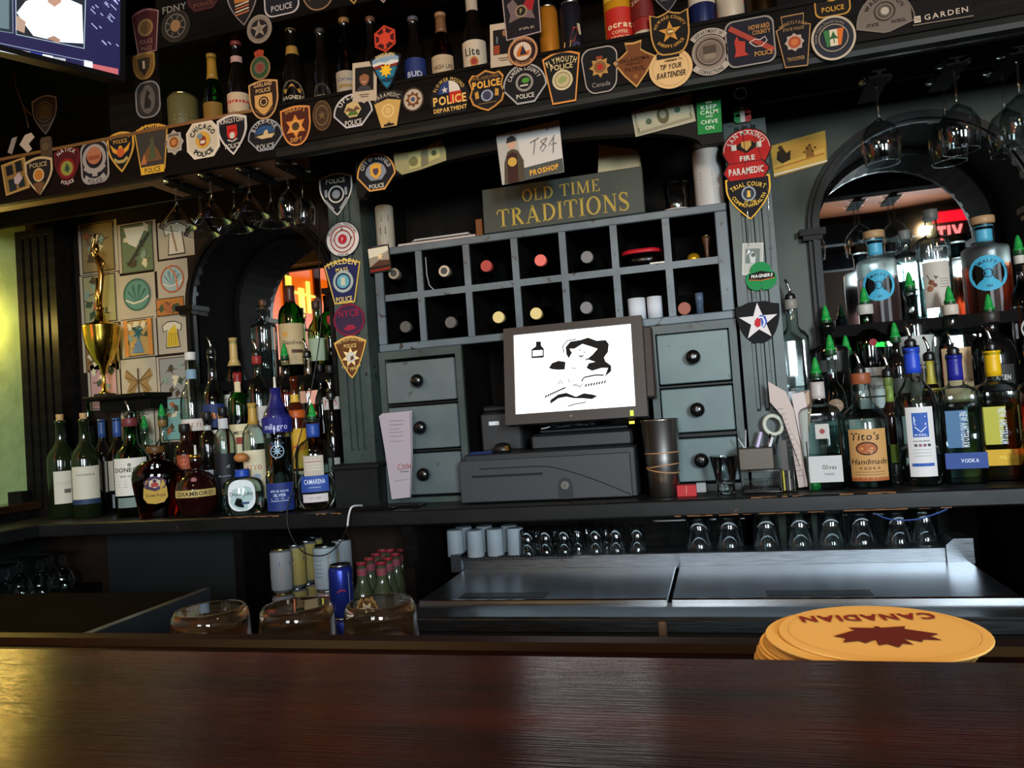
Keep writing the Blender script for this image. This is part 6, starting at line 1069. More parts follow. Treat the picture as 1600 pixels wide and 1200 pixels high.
bottle('tall bottle with an oval white label at the right edge', (1602, 500), 398, 44, 2.10, zq, 'round', GL('#e0d8d4', 0, 1.4), None, ('screw', '#b8b0a4'), 'green', [(.36, .66, 80, None, [PL(circ(0, 0, .42, .6, 22), '#a8a6a0'), LT('AGAVE', 0, 0, .12, '#5a5c60', w=.5)])], .3, group=RB)
# --- right niche shelf
def malfy(label, mid, ytop, w_, bodycol, lab):
    t = bottle(label, mid, ytop, w_, 2.175, zn, 'gin', FROST, None, ('stub', '#a8845c'), None, [(.02, .54, 359, bodycol, []), (.26, .62, 118, None, [D(0, 0, .40, '#3c9ab8', .40), R_(0, 0, .08, .10, '#1c3a4c'), A('MALFY', .24, .07, '#1c3a4c'), A('GIN', -.31, .05, '#1c3a4c')])], .8, group=TB, neck=[(.80, .97, '#4a9cb8')])
    return t
malfy('frosted gin bottle with pink lower half and a turquoise disc', (1370, 425), 372, 58, GL('#c8969a', .3, 1.3), 0)
malfy('frosted gin bottle with orange lower half and a turquoise disc', (1540, 405), 350, 66, GL('#e0502a', .3, 1.3), 0)
bottle('small clear vodka bottle with a grey cap between the two taller ones', (1418, 425), 362, 36, 2.19, zn, 'gin', CG, (.3, WAT), ('screw', '#6a6a66'), None, [], .8, group=TB)
bottle('clear embossed vodka bottle with a beige fruit label', (1459, 405), 330, 54, 2.15, zn, 'gin', CG, (.4, WAT), ('screw', '#5c5c58'), None, [(.10, .52, 92, '#b0a89c', [D(-.2, .1, .11, '#7a4a34'), D(-.26, -.14, .12, '#8a5a3c'), D(-.08, -.02, .08, '#6a3c2c'), ('line', [(-.34, .42), (-.24, .2), (-.2, .08)], .03, '#4a3a2c'), PL([(-.1, .36), (.06, .3), (-.04, .2)], '#5a4a3c'), *lines(.1, .44, (.2, .1, 0, -.1), '#7a7268', .02)]), (.58, .66, 80, None, [LT('ABSOLUT', 0, 0, .14, '#c8d0d0', w=.7)])], .7, group=TB)

# ================================================================== beers, cans and tins on the overhead shelf
ZS = ZF+.07; YS = 1.70; GT2 = 'beer bottles and cans on the overhead shelf'
def beer(label, mid, ytop, w_, glass, labels, cap='#7a7468', neck=None): return bottle(label, mid, ytop, w_, YS, ZS, 'beer', glass, None, None, None, labels, .6, group=GT2, name='beer_bottle', neck=[(.955, .999, cap)]+(neck or []))
beer('tall green champagne-style beer bottle with gold glints', (333, 140), 86, 32, GGR, [(.2, .45, 120, '#7a5c20', [])], '#8a6a24', [(.72, .95, '#9a7428')])  # gold glints painted as a label band and neck sleeve
beer('brown beer bottle with a white and red script label', (372, 130), 66, 34, DARK, [(.12, .46, 140, '#c0a888', [RCN(-.5, .26, .5, .36, '#b02a24'), RCN(-.5, -.42, .5, -.32, '#b02a24'), LT('Budweiser', 0, -.1, .14, '#3a3028', w=.8, sh=.2, bold=0)]), (.78, .84, 140, '#b08a84', [])], '#6c2c2c')
beer('black cider bottle with an oval black and orange label', (458, 110), 42, 36, DARK, [(.08, .50, 130, None, [PL(circ(0, 0, .5, .64, 22), '#8a7a5c'), PL(circ(0, 0, .46, .60, 22), '#16110d'), PL([(-.3, -.46), (-.44, -.14), (.44, -.14), (.3, -.46), (0, -.58)], '#b87a24'), PL([(-.36, .32), (0, .5), (.36, .32), (.3, .18), (-.3, .18)], '#b08434'), LT('MAGNERS', 0, .0, .15, '#c8b898', w=.86)])], '#6a5434', [(.72, .80, '#9a7634')])
beer('black stout bottle with a dark oval label', (503, 105), 46, 30, DARK, [(.08, .46, 130, None, [PL(circ(0, 0, .46, .62, 20), '#4a443c'), PL(circ(0, 0, .40, .54, 20), '#191614'), LT('PORTER', 0, .05, .13, '#8a8274', w=.7)])], '#2c2a28')
beer('clear beer bottle with a white label lettered in blue', (541, 95), 30, 34, BRN, [(.24, .46, 130, '#9a9080', [LT('Corona', 0, .14, .15, '#3a4468', w=.7), RCN(-.3, -.2, .3, -.08, '#8a7440')])], '#7a5a34')
beer('dark brown bottle half hidden behind the red hexagon patch', (582, 90), 28, 30, DARK, [], '#5a3a2c')
beer('dark beer bottle with a plain deep blue label', (648, 80), 28, 34, DARK, [(.16, .52, 140, '#1c2c60', [LT('BUD', 0, .02, .2, '#b8bcc8', w=.56), LT('LIGHT', 0, -.24, .2, '#b8bcc8', w=.72)])], '#4a4c58')
beer('amber beer bottle with torn gold foil and a cream label', (691, 75), 22, 36, BRN, [(.24, .50, 130, '#a8977c', [LT('HIGH LIFE', .05, 0, .16, '#4a3424', w=.76, rise=.05), *lines(-.4, .4, (.3, -.3), '#8a6a40', .03)])], '#8a6a4a', [(.78, .955, '#6a4a30')])
beer('black beer bottle with a big white label and a small round emblem', (741, 65), -14, 38, DARK, [(.18, .50, 140, '#b8ac98', [LT('Lite', -.05, .2, .26, '#1c2028', w=.5, bold=.03), D(0, -.14, .15, '#a8743c', .17), D(0, -.14, .10, '#8a2c24', .11)]), (.80, .92, 140, '#a09484', [])], '#3a3634')
def can(label, mid, ytop, w_, z, Y, H, body, labels, group=GT2, topc='#b8b8b4', name='drink_can', face=.7):
    mx, my = mid; hf = lambda y, H=H: z+H if H else P(mx-.06*(my-ytop), ytop, y).z
    p, R, Y = settle(mx, my, w_, Y, z, hf, 1, 1.74 if z > 1.6 else None); H = hf(Y)-z
    t = thing(name, label, 'can', (p.x, Y, z), face*atan2(-p.x, Y), group)
    MB().lathe([(R*.78, 0), (R*.86, .003), (R, .012), (R, H-.014), (R*.86, H-.004)], 28).build('body', body if not isinstance(body, str) else C(body, .3, .3), t)
    MB().lathe([(R*.87, H-.005), (R*.89, H-.003), (R*.88, H), (R*.80, H), (R*.78, H-.003), (.001, H-.003)], 28, capt=False, capb=False).build('rim', C(topc, .25, 1), t)
    tb = MB(); tb.lathe([(.008, .005, H-.0028, 2), (.008, .005, H-.0018, 2)], 12, (0, -.004, 0)); tb.build('tab', C(topc, .3, 1), t)
    for v0, v1, ang, bg, its in labels:
        Wl = R*radians(ang); vm = (v0+v1)/2; hv = (v1-v0)*H/Wl/2
        bs_ = 5*labels.index((v0, v1, ang, bg, its))
        art(([('rect', -.5, -hv, .5, hv, bg, 14)] if bg else [])+list(its), lambda u, v, d: ((R+.0004+d)*sin(u*Wl/R), -(R+.0004+d)*cos(u*Wl/R), vm*H+v*Wl), t, .5, bs_, names=('label', 'label_lettering'))
    return t
can('squat olive tin with rows of pale marks', (286, 168), 150, 46, ZS, 1.70, None, NM('olive_tin', '#5a5430', '#6a6338', 8, .4, .05), [(.2, .9, 120, None, [*[D(-.34+.17*i, .05-.14*j, .02, '#8f8862') for i in range(5) for j in range(2)]])], topc='#8a8058', name='olive_tin')
can('plain amber-gold tall can', (858, 55), 12, 31, ZS, 1.69, None, C('#a86a1c', .35, .3), [])
can('tall dark can with red, cream and navy wedges', (893, 45), 6, 34, ZS, 1.69, None, C('#17171e', .35, .2), [(.05, .95, 130, None, [PL([(-.1, -.2), (.1, -.2), (.3, .4), (.1, .4)], '#8a2c24'), PL([(-.4, -.5), (-.1, -.5), (-.02, -.15), (-.35, -.15)], '#b8924c'), PL([(.0, -.5), (.35, -.5), (.3, -.2), (.1, -.2)], '#2c2850'), PL([(.3, .1), (.42, .1), (.38, .55), (.24, .55)], '#b0a488')])])
can('big yellow can with a red panel lettered ocrat stout', (967, 20), -34, 47, ZS, 1.70, None, C('#c8921c', .35, .3), [(.12, .62, 120, '#b0261c', [LT('ocrat', .0, .22, .19, '#e0c8a0', w=.8, bold=.03), LT('COFFEE', 0, -.02, .1, '#d8b890', w=.5), LT('STOUT', 0, -.2, .12, '#d8b890', w=.6)]), (.70, .95, 120, '#cfa832', [LT('dull', 0, 0, .2, '#6a4a14', w=.6)])])['label'] = 'big yellow can with a red lettered panel'
can('red and white can lettered with a slanted script beside the yellow can', (1004, 15), -32, 34, ZS, 1.695, None, C('#8a2420', .35, .2), [(.1, .35, 150, '#b0a490', [LT('LAGER', 0, -.1, .14, '#8a2420', w=.7)]), (.5, .95, 150, '#641c18', [LT('Sonari', 0, .0, .16, '#c8b4a0', w=.8, rise=.3)])])['label'] = 'slim dark red can with slanted script beside the yellow can'
beer('blue bottle with a white upper label beside the white can', (1096, 5), -95, 40, C('#16204a', .3, .2), [(.42, .62, 150, '#b8b0a0', [LT('BLANC', 0, 0, .16, '#2c3a58', w=.7)])], '#a0a0a4')
can('white can with a red swoosh', (1140, 0), -55, 42, ZS, 1.70, None, C('#b8ad9c', .35, .2), [(.2, .75, 150, None, [PL([(-.5, -.3), (-.1, -.02), (.5, .1), (.5, .3), (0, .24), (-.5, -.05)], '#a02420')])])
can('dark metal tin with a bright gold glint', (1188, -10), -60, 46, ZS, 1.70, None, C('#3a2c14', .2, .9), [])
# ================================================================== glassware
TG = THIN('#f2f6f6', 1.0); TGW = THIN('#e8e2d6', 1.0)
def stem_glass(name, label, group, loc, prof, n=28, scale=1.0, TG=TG):
    """prof: bowl, stem and foot radii from the foot (hanging or standing upside down): local z measured from the foot plane downwards"""
    t = thing(name, label, 'glass', loc, 0, group)
    foot, stem, bowl = prof
    MB().lathe([(r*scale, -z*scale) for r, z in foot], n, capb=True, capt=True).build('foot', TG, t)
    MB().lathe([(r*scale, -z*scale) for r, z in stem], 12, capb=True, capt=True).build('stem', TG, t)
    o = [(r*scale, -z*scale) for r, z in bowl]; i = [((r-.0012)*scale, -z*scale) for r, z in bowl[::-1]]
    MB().lathe(o+[(o[-1][0]-.0006, o[-1][1]-.0006)]+i, n, capb=False, capt=False).build('bowl', TG, t)
    MB().tube([(o[-1][0]*cos(2*pi*k/32), o[-1][0]*sin(2*pi*k/32), o[-1][1]) for k in range(32)], .0009*scale, 6, closed=True).build('rim', TG, t)
    return t
MART = ([(.030, 0), (.030, .0015), (.008, .005), (.004, .008)], [(.004, .007), (.0032, .02), (.0032, .055), (.005, .064)], [(.004, .062), (.012, .070), (.046, .118), (.0465, .119)])
GM = 'martini glasses hanging from the rails'
ZH = ZF-.0125
for i, (k, dy, lab) in enumerate(((0, .022, 'martini glass hanging at the front of the first rail'), (0, .118, 'martini glass hanging behind on the first rail'), (1, .022, 'martini glass hanging at the front of the second rail'), (1, .118, 'martini glass hanging behind on the second rail'), (2, .022, 'martini glass hanging at the front of the third rail'), (2, .118, 'martini glass hanging behind on the third rail'))):
    stem_glass('martini_glass', lab, GM, (RAILX[k], YF+.02+dy, ZH+.0125-.004), MART)
WINE = ([(.032, 0), (.032, .0015), (.008, .005), (.004, .008)], [(.004, .007), (.0034, .02), (.0034, .075), (.006, .085)], [(.005, .082), (.026, .098), (.037, .12), (.038, .14), (.033, .175), (.0325, .176)])
for k, (x, dy, lab) in enumerate(((RAILX[3], .03, 'dim stemmed glass on the fourth rail, front'), (RAILX[3], .098, 'dim stemmed glass on the fourth rail, back'))): stem_glass('cocktail_glass', lab, 'dim hanging stemware', (x, YF+.02+dy, ZF-.004), WINE, scale=.8, TG=THIN('#e8ecec', .4))
for x, dy, lab in ((.36, .04, 'dim wine glass hanging left of the right-hand arch'), (.50, .025, 'front wine glass hanging over the right-hand arch'), (.50, .105, 'back wine glass hanging over the right-hand arch'), (.61, .025, 'front wine glass hanging nearest the right edge'), (.61, .105, 'back wine glass hanging nearest the right edge')):
    stem_glass('wine_glass', lab, 'wine glasses hanging over the right arch', (x, YF+.02+dy, ZF-.034), WINE, TG=THIN('#e8ecec', .3))
# goblets upside down on the low shelf at the left
GOB = ([(.030, 0), (.030, .0015), (.010, .005), (.005, .009)], [(.005, .008), (.010, .013), (.006, .018), (.013, .024), (.007, .031), (.011, .038), (.006, .045)], [(.006, .044), (.026, .062), (.033, .085), (.030, .118), (.0295, .119)])
for px, xg, lab in ((8, -2.03, 'upturned goblet cut by the left picture edge'), (30, -2.10, 'dim upturned goblet behind, second from the left edge'), (62, -2.03, 'upturned goblet in the middle of the low shelf'), (78, -2.10, 'dim upturned goblet behind the middle one'), (98, -2.03, 'upturned goblet with a wide foot at the right end of the low shelf')):
    p2 = PX(px, 885, xg); stem_glass('goblet', lab, 'upturned goblets on the low shelf', (p2.x, p2.y, .74+.119), GOB)
# pint glasses upside down behind the bar rail
YG = .66
for px, py, w_, lab in ((328, 951, 112, 'upturned pint glass nearest the left'), (463, 945, 110, 'upturned pint glass in the middle of the three'), (593, 940, 108, 'upturned pint glass in front of the red-capped bottles')):
    p = P(px, py, YG); R = w_/2*mpp(p); H = p.z-.905
    t = thing('pint_glass', lab, 'glass', (p.x, YG, .905), 0, 'upturned pint glasses behind the bar rail')
    out = [(R*1.22, 0), (R*1.20, .003), (R*1.04, H-.012), (R*1.0, H-.004), (R*.93, H)]
    inn = [(.001, H-.012), (R*.86, H-.013), (R*.98, H-.026), (R*1.16, .003), (R*1.20, 0)]
    MB().lathe(out+inn[:0], 40, capb=False, capt=True).build('wall', GL('#fff4e2', 0, 1.45), t)
    MB().lathe(inn[::-1], 40, capb=False, capt=True).build('inner_wall', GL('#fff4e2', 0, 1.45), t)
    MB().tube([(R*.9*cos(2*pi*k/36), R*.9*sin(2*pi*k/36), H-.001) for k in range(36)], .0016, 6, closed=True).build('base_ring', GL('#fff0d8', 0, 1.45), t)
t = stem_glass('jigger_glass', 'low glass rim just showing beyond the bar rail', 'low glassware', (P(670, 988, .63).x, .63, .905+.076), ([(.02, 0), (.02, .002), (.018, .004)], [(.017, .004), (.017, .008)], [(.018, .006), (.022, .04), (.026, .076)]))
t['label'] = 'low upturned glass just showing beyond the bar rail'
# shot glasses on the cooler
ZSG = .82; YSG = 1.985
def tumbler(name, label, group, px, py, w_, h, Y, z, mat, taper=1.18, thick=.16):
    p, R, Y = settle(px, py, w_, Y, z, lambda y: z+h, 1, 2.16); t = thing(name, label, 'glass', (p.x, Y, z), 0, group)
    out = [(R*taper*.5/.5/1.0 if 0 else R, 0), (R*(1-(1-1/taper)*.5), h*.5), (R/taper, h-.002), (R/taper-.002, h)]
    inn = [(R*.90, 0), (R/taper*.82, h*(1-thick))]
    MB().lathe(out, 24, capb=False, capt=True).build('wall', mat, t); MB().lathe(inn, 24, capb=False, capt=True).build('inner_wall', mat, t)
    if False:
        for k in range(8): a = 2*pi*k/8; MB().tube([(R*.99*cos(a), R*.99*sin(a), .006), (R*.94*cos(a), R*.94*sin(a), h*.55)], .0018, 5).build('facet', mat, t)
    return t
FR = GL('#c9d4dc', .5, 1.2, .55)
GS = 'frosted shot glasses on the cooler ledge'; CS = 'clear shot glasses on the cooler ledge'; RG = 'upturned rocks glasses on the cooler ledge'
nth = ['first', 'second', 'third', 'fourth', 'fifth', 'sixth', 'seventh', 'eighth', 'ninth', 'tenth', 'eleventh']
for i, (px, Y) in enumerate(((712, 1.99), (726, 2.04), (743, 1.975), (758, 2.045), (774, 1.985), (797, 2.04), (806, 1.99))):
    t = tumbler('frosted_shot_glass', 'frosted shot glass, %s from the left' % nth[i], GS, px, 850, 27, .070, Y-.012, ZSG, FR, 1.06)
for i, (px, Y) in enumerate(((825, 1.97), (838, 2.02), (853, 1.975), (868, 2.02), (882, 1.975), (903, 1.99), (917, 2.02), (931, 1.97), (948, 2.02), (963, 1.975), (996, 1.975))):
    tumbler('shot_glass', 'clear upturned shot glass, %s from the left' % nth[i], CS, px, 846, 28, .068, Y-.01, ZSG, TG, 1.2)
for i, px in enumerate((1090, 1138, 1196, 1248, 1297, 1345, 1402, 1443)):
    tumbler('rocks_glass', 'upturned rocks glass, %s from the left' % nth[i], RG, px+2, 838, 42, .088, 1.982, ZSG, TG, 1.16, .12)
# bar mat under the shot glasses
bm = thing('bar_mesh_liner', 'black plastic mesh liner drooping under the shot glasses', 'liner', (0, 0, 0))
mm_ = MB(); xa_, xb_ = P(706, 870, 1.95).x, P(895, 868, 1.95).x
for i in range(34): x = xa_+(xb_-xa_)*i/33; mm_.tube([(x, 2.025, ZSG+.001), (x, 1.953, ZSG+.001), (x, 1.9495, ZSG-.008-.004*sin(i*.9))], .0007, 4)
for j in range(5): mm_.tube([(xa_, 1.955+.016*j, ZSG+.001), (xb_, 1.955+.016*j, ZSG+.001)], .0007, 4)
for j in range(2): mm_.tube([(xa_+(xb_-xa_)*i/20, 1.9495, ZSG-.003-.005*j) for i in range(21)], .0007, 4)
mm_.build('mesh', C('#0a0b0d', .6), bm)['kind'] = 'stuff'

# ================================================================== coaster stack in the drip channel
ctop = 1.0585; cc_ = PZ(1376, 986, ctop); Rc = (PZ(1543, 990, ctop)-PZ(1210, 986, ctop)).length/2
nC = 12; th = (ctop-1.041)/nC; random.seed(11)
for i in range(nC):
    top_ = i == nC-1; dx = 0 if top_ else -.005-.010*(1-i/nC)+random.uniform(-.0015, .0015); dy = 0 if top_ else random.uniform(-.002, .002)
    t = thing('coaster', 'top coaster of the stack printed with a dark red maple leaf' if top_ else 'plain-edged coaster, %s from the bottom of the stack' % nth[i], 'coaster', (cc_.x+dx, cc_.y+dy, 1.041+th*i), radians(186), 'coasters stacked at the bar rail')
    MB().lathe([(Rc-.0004, 0), (Rc, .0004), (Rc, th-.0005), (Rc-.0004, th-.0001)], 48).build('board', C('#d8ae62', .8), t)
    if top_:
        leaf = [(0, .48), (.07, .36), (.16, .40), (.13, .2), (.26, .32), (.30, .24), (.46, .28), (.40, .14), (.5, .06), (.24, -.14), (.28, -.24), (.03, -.2), (.02, -.26), (-.02, -.26), (-.03, -.2), (-.28, -.24), (-.24, -.14), (-.5, .06), (-.40, .14), (-.46, .28), (-.30, .24), (-.26, .32), (-.13, .2), (-.16, .40), (-.07, .36)]
        art([PL([(x*Rc*1.0, y*Rc*.95+.10*Rc) for x, y in leaf], '#5a1408'), ('txt', 'CANADIAN', 0, -.47*Rc, .22*Rc, '#7a1c10', {'w': 1.38*Rc, 'bold': .035}), R_(0, 0, Rc*.90, Rc*.905, '#b88a48')], lambda u, v, d: (u, v, th+d), t)

# ================================================================== on the back counter by the till
# receipts in a check holder
rc = thing('check_receipts', 'tall sheaf of paper receipts with a small red script logo', 'receipts', (0, 0, 0))
for k in range(5):
    a = [P(592+k*1.2, 650-k*1.0, 1.905+.003*k), P(640+k*.9, 645-k*.8, 1.905+.003*k), P(642+k*.7, 705, 1.90+.003*k), P(640+k*.5, 777, 1.89+.003*k), P(612+k*.6, 780, 1.89+.003*k), P(602+k, 708, 1.90+.003*k)]
    b = [Vector(q)+Vector((0, .0012, 0)) for q in a]; mb = MB()
    mb.add(a+b, [(5, 2, 1, 0), (4, 3, 2, 5), (6, 7, 8, 11), (11, 8, 9, 10), (0, 1, 7, 6), (1, 2, 8, 7), (2, 3, 9, 8), (3, 4, 10, 9), (4, 5, 11, 10), (5, 0, 6, 11)]); mb.build('sheet', C('#a0949a', .9), rc)
def onp(px, py, Y, y2=None): return P(px, py, Y)
pr_ = MB(); ms = [C('#9c2c30'), C('#6a6468')]
def scr(pts, Y, w_, mi):
    q = [P(x, y, Y) for x, y in pts]; vs, fs = shape_polys(('line', [(v.x, v.z) for v in q], w_, 0)); pr_.add([(a, Y, b) for a, b in vs], fs, mi)
for pts in ([(626, 724), (622, 728), (622, 733), (627, 733)], [(629, 727), (629, 733), (633, 731), (631, 726), (629, 727)], [(635, 726), (635, 732), (639, 730), (637, 725), (635, 726)], [(642, 725), (640, 728), (643, 732)]): scr(pts, 1.8895, .0016, 0)
for y in (658, 664, 671, 676, 682, 690): scr([(608, y), (624 if y % 2 else 630, y-1.5)], 1.8985, .0008, 1)
scr([(625, 737), (639, 736)], 1.889, .0022, 1); scr([(616, 752), (638, 748)], 1.889, .0007, 1)
pr_.build('print', ms, rc)
ch = thing('check_presenter', 'flat black plastic tray under the receipts', 'tray', (P(625, 786, 1.88).x, 1.875, ZC)); bx('tray', (-.06, -.03, 0), (.065, .035, .006), C('#0b0a0a', .3), ch, .002); bx('tray_lip', (-.06, -.03, .006), (.065, -.024, .010), C('#141212', .3), ch)
# phone with a charging cable
ph = thing('phone', 'dark phone lying on the counter edge with a white plug', 'phone', (P(590, 791, 1.835).x, 1.835, ZC)); bx('body', (-.045, -.022, 0), (.05, .03, .008), C('#14100e', .15), ph, .003); bx('screen', (-.043, -.02, .008), (.048, .028, .0084), C('#050505', .05), ph)
cbl = thing('charging_cable', 'thin black cable looping down from the arch to the phone with a white plug', 'cable', (0, 0, 0))
def smooth(pts, n=6):
    out = []; p = [Vector(q) for q in pts]
    for i in range(len(p)-1):
        a, b, c, d = p[max(i-1, 0)], p[i], p[i+1], p[min(i+2, len(p)-1)]
        for k in range(n): t = k/n; out.append(.5*((2*b)+(c-a)*t+(2*a-5*b+4*c-d)*t*t+(3*b-a-3*c+d)*t**3))
    return out+[p[-1]]
cp = [P(500, 330, 1.90), P(499, 420, 1.86), P(502, 500, 1.84), P(490, 590, 1.82), P(472, 670, 1.81), P(459, 720, 1.80), P(458, 760, 1.785), P(449, 795, 1.775), P(452, 830, 1.77), P(473, 862, 1.77), P(505, 868, 1.77), P(530, 850, 1.77), P(543, 822, 1.775)]
MB().tube(smooth(cp), .0016, 6).build('cord', C('#0a0909', .4), cbl)
MB().tube(smooth([P(543, 822, 1.775), P(545, 805, 1.777), P(549, 793, 1.78), P(557, 790, 1.80), P(566, 790, 1.83)]), .0026, 8).build('plug', C('#c8c8c8', .35), cbl)
# cocktail shaker with rubber bands
ps = PZ(1034, 773, ZC); Ys = 1.88; R0 = 46/2*mpp(P(1034, 770, Ys)); R1 = 58/2*mpp(P(1030, 660, Ys)); Hs = P(1030, 655, Ys).z-ZC
sk = thing('cocktail_shaker', 'steel mixing tin with tan rubber bands', 'shaker', (P(1036, 730, Ys).x, Ys, ZC))
MB().lathe([(R0*.9, 0), (R0, .003), (R0+(R1-R0)*.5, Hs*.5), (R1, Hs-.002), (R1+.001, Hs), (R1-.001, Hs), (R0*.98, .01), (.001, .008)], 32, capt=False).build('tin', C('#b4aea8', .30, 1), sk)
for z, tl in ((.66, .02), (.46, .10), (.40, -.14)):
    rr = R0+(R1-R0)*z*.75+.0012; zz_ = Hs*z*.86; MB().tube([(rr*cos(2*pi*k/28), rr*sin(2*pi*k/28), zz_+tl*.05*cos(2*pi*k/28+.5)) for k in range(28)], .0014, 6, closed=True).build('rubber_band', C('#b08258', .6), sk)
# red matchbook and grey stub
rb = thing('red_box', 'small red box with a grey flap beside the mixing tin', 'box', (P(1076, 765, 1.86).x, 1.86, ZC)); bx('box', (-.027, -.01, 0), (.018, .016, .027), C('#a81a1e', .5), rb, .001); bx('flap', (.018, -.006, .008), (.04, .014, .030), C('#8a8c8c', .7), rb, .001); MB().tube([(-.006, -.0105, .003), (-.004, -.0105, .026)], .0005, 4).build('crease', C('#e0c0b8'), rb)
# rocks glass
t = thing('footed_glass', 'small clear tumbler between the red box and the mesh organiser', 'glass', (P(1133, 740, 1.87).x, 1.87, ZC)); Rg = 22*mpp(P(1133, 740, 1.87)); hg = P(1130, 712, 1.87).z-ZC
MB().lathe([(Rg*.62, 0), (Rg*.60, hg*.25), (Rg*.66, hg*.34), (Rg, hg*.98), (Rg, hg), (Rg*.95, hg), (Rg*.6, hg*.38), (.001, hg*.33)], 28, capt=False).build('wall', TG, t)
MB().lathe([(Rg*.58, .002), (Rg*.54, hg*.28)], 24).build('heavy_base', GL('#ffffff', 0, 1.4), t)
# mesh desk organiser
Yo = 1.855; ox = P(1160, 765, Yo).x; ow = P(1266, 762, Yo).x-ox; oz = lambda py, px=1200: P(px, py, Yo).z-ZC
og = thing('desk_organiser', 'black wire-mesh desk organiser with pens and slips', 'organiser', (ox, Yo, ZC))
MW = C('#5c5854', .3, .9); x1 = P(1222, 760, Yo).x-ox; zb_ = oz(736, 1190); zt_ = oz(700, 1190)
fr_ = MB()
def wire(pts, r=.0013): fr_.tube(pts, r, 6)
wire([(0, 0, .003), (x1, 0, .003), (x1, 0, zb_), (0, 0, zb_), (0, 0, .003)]); wire([(x1, 0, .003), (ow*.78, 0, .003), (ow*.78, 0, oz(712, 1240))]); wire([(ow*.78, 0, .003), (ow, 0, .003), (ow, 0, oz(690, 1260))]); wire([(0, .09, .003), (ow, .09, .003), (ow, .09, oz(690, 1260))])
for x in (0, x1, ow*.78, ow): wire([(x, 0, .003), (x, .09, .003)])
fr_.build('wire_frame', MW, og)
dm = MB(); nx, nz = 15, 7
for i in range(nx+1):
    x = .006+(x1-.012)*i/nx; u = abs(i/nx-.5)*2; ztop = zb_*(.86 if u > .62 else .55+.31*max(0, (u-.3)/.32)); dm.tube([(x, -.001, .006), (x, -.001, ztop)], .0006, 4)
for j in range(nz): z = .008+(zb_*.5)*j/(nz-1); dm.tube([(.005, -.001, z), (x1-.005, -.001, z)], .0006, 4)
dm.build('drawer_mesh', C('#3c3a38', .3, .8), og)['kind'] = 'stuff'
bx('drawer_tray', (.005, .004, .004), (x1-.005, .085, .010), C('#23211f', .5), og)
bx('pen_cup', (-.002, .012, zb_+.002), (x1-.012, .07, zt_), C('#4c443c', .45, .5), og, .002)
bx('slip_slot', (x1+.004, .01, .004), (ow*.76, .08, .03), C('#1b1a19', .5), og)
for i, c in enumerate(('#a8a03c', '#2a2a2c', '#8f8a80')): bx('slip', (x1+.004+i*.006, .006, .004), (x1+.0075+i*.006, .08, zb_*.95), C(c), og)
bx('divider', (ow*.62, .02, .003), (ow*.72, .024, oz(688, 1235)), C('#3a3632', .4, .5), og)
# pens
for i, (bxp, byp, tx, ty, c, r) in enumerate(((1163, 700, 1153, 685, '#b8bcc0', .0016), (1165, 700, 1165, 672, '#a8acb0', .0018), (1183, 700, 1189, 675, '#c8b8dc', .0042), (1202, 700, 1207, 683, '#d0d4d8', .0035), (1211, 700, 1216, 681, '#1a1a1c', .003))):
    lb = ['thin silver pen leaning left in the mesh organiser', 'thin silver pen standing upright in the mesh organiser', 'lilac marker in the mesh organiser', 'white and silver pen beneath the scissors handle', 'black pen at the right of the organiser cup'][i]
    t = thing('pen', lb, 'pen', (0, 0, 0), 0, 'pens in the mesh organiser'); a = P(bxp, byp, Yo+.04); b = P(tx, ty, Yo+.045); a = a+(a-b)*.5
    MB().tube([a, b], [r, r], 8).build('barrel', C(c, .4), t); MB().tube([b, b+(b-a).normalized()*.004], [r*.7, r*.3], 8).build('tip', C('#2a2a2c', .4), t)
sc_ = thing('scissors', 'scissors with a pale grey handle loop in the organiser', 'scissors', (0, 0, 0)); c0 = P(1208, 664, Yo+.05)
MB().tube([c0+Vector((.020*cos(t)-.002*sin(t), 0, .022*sin(t))) for t in [2*pi*k/24 for k in range(24)]], .0052, 8, closed=True).build('handle', C('#b4b8a8', .4), sc_)
MB().tube([c0+Vector((-.008, 0, -.02)), P(1200, 712, Yo+.05)], [.006, .003], 8).build('blade', CHROME, sc_)
# receipts fanned out of the organiser
for i, (pts, c, lab) in enumerate((([(1200, 596), (1228, 612), (1240, 640), (1252, 700), (1262, 760), (1248, 762), (1238, 700), (1222, 650), (1203, 628)], '#b8a8a0', 'long curled till slip with printed lines in the organiser'), ([(1236, 616), (1256, 612), (1262, 640), (1264, 700), (1264, 752), (1254, 752), (1250, 690), (1240, 640)], '#c2b4b0', 'middle till slip in the organiser'), ([(1250, 620), (1268, 608), (1268, 640), (1262, 690), (1263, 750), (1258, 750), (1254, 690), (1249, 650)], '#a8907c', 'brownish till slip folded at the right of the organiser'))):
    Yq = Yo+.03+.012*i; v = [P(x, y, Yq+.006*sin(k*1.3)) for k, (x, y) in enumerate(pts)]; n = len(v)
    mb = MB(); mb.add(v+[q+Vector((0, .0008, 0)) for q in v], [tuple(range(n))[::-1], tuple(range(n, 2*n))]+[(k, (k+1) % n, n+(k+1) % n, n+k) for k in range(n)])
    t = thing('till_slip', lab, 'receipt', (0, 0, 0), 0, 'till slips in the organiser'); mb.build('paper', C(c, .9), t)
    if i == 0:
        lm = MB()
        for y in range(640, 745, 8):
            f_ = (y-628)/134; xl = 1203+f_*44+2; q0, q1 = P(xl+4, y, Yq-.008), P(xl+16, y-2, Yq-.008); vs, fs = shape_polys(('line', [(q0.x, q0.z), (q1.x, q1.z)], .0008, 0)); lm.add([(a, Yq-.008, b) for a, b in vs], fs)
        lm.build('print', C('#6a6070'), t)
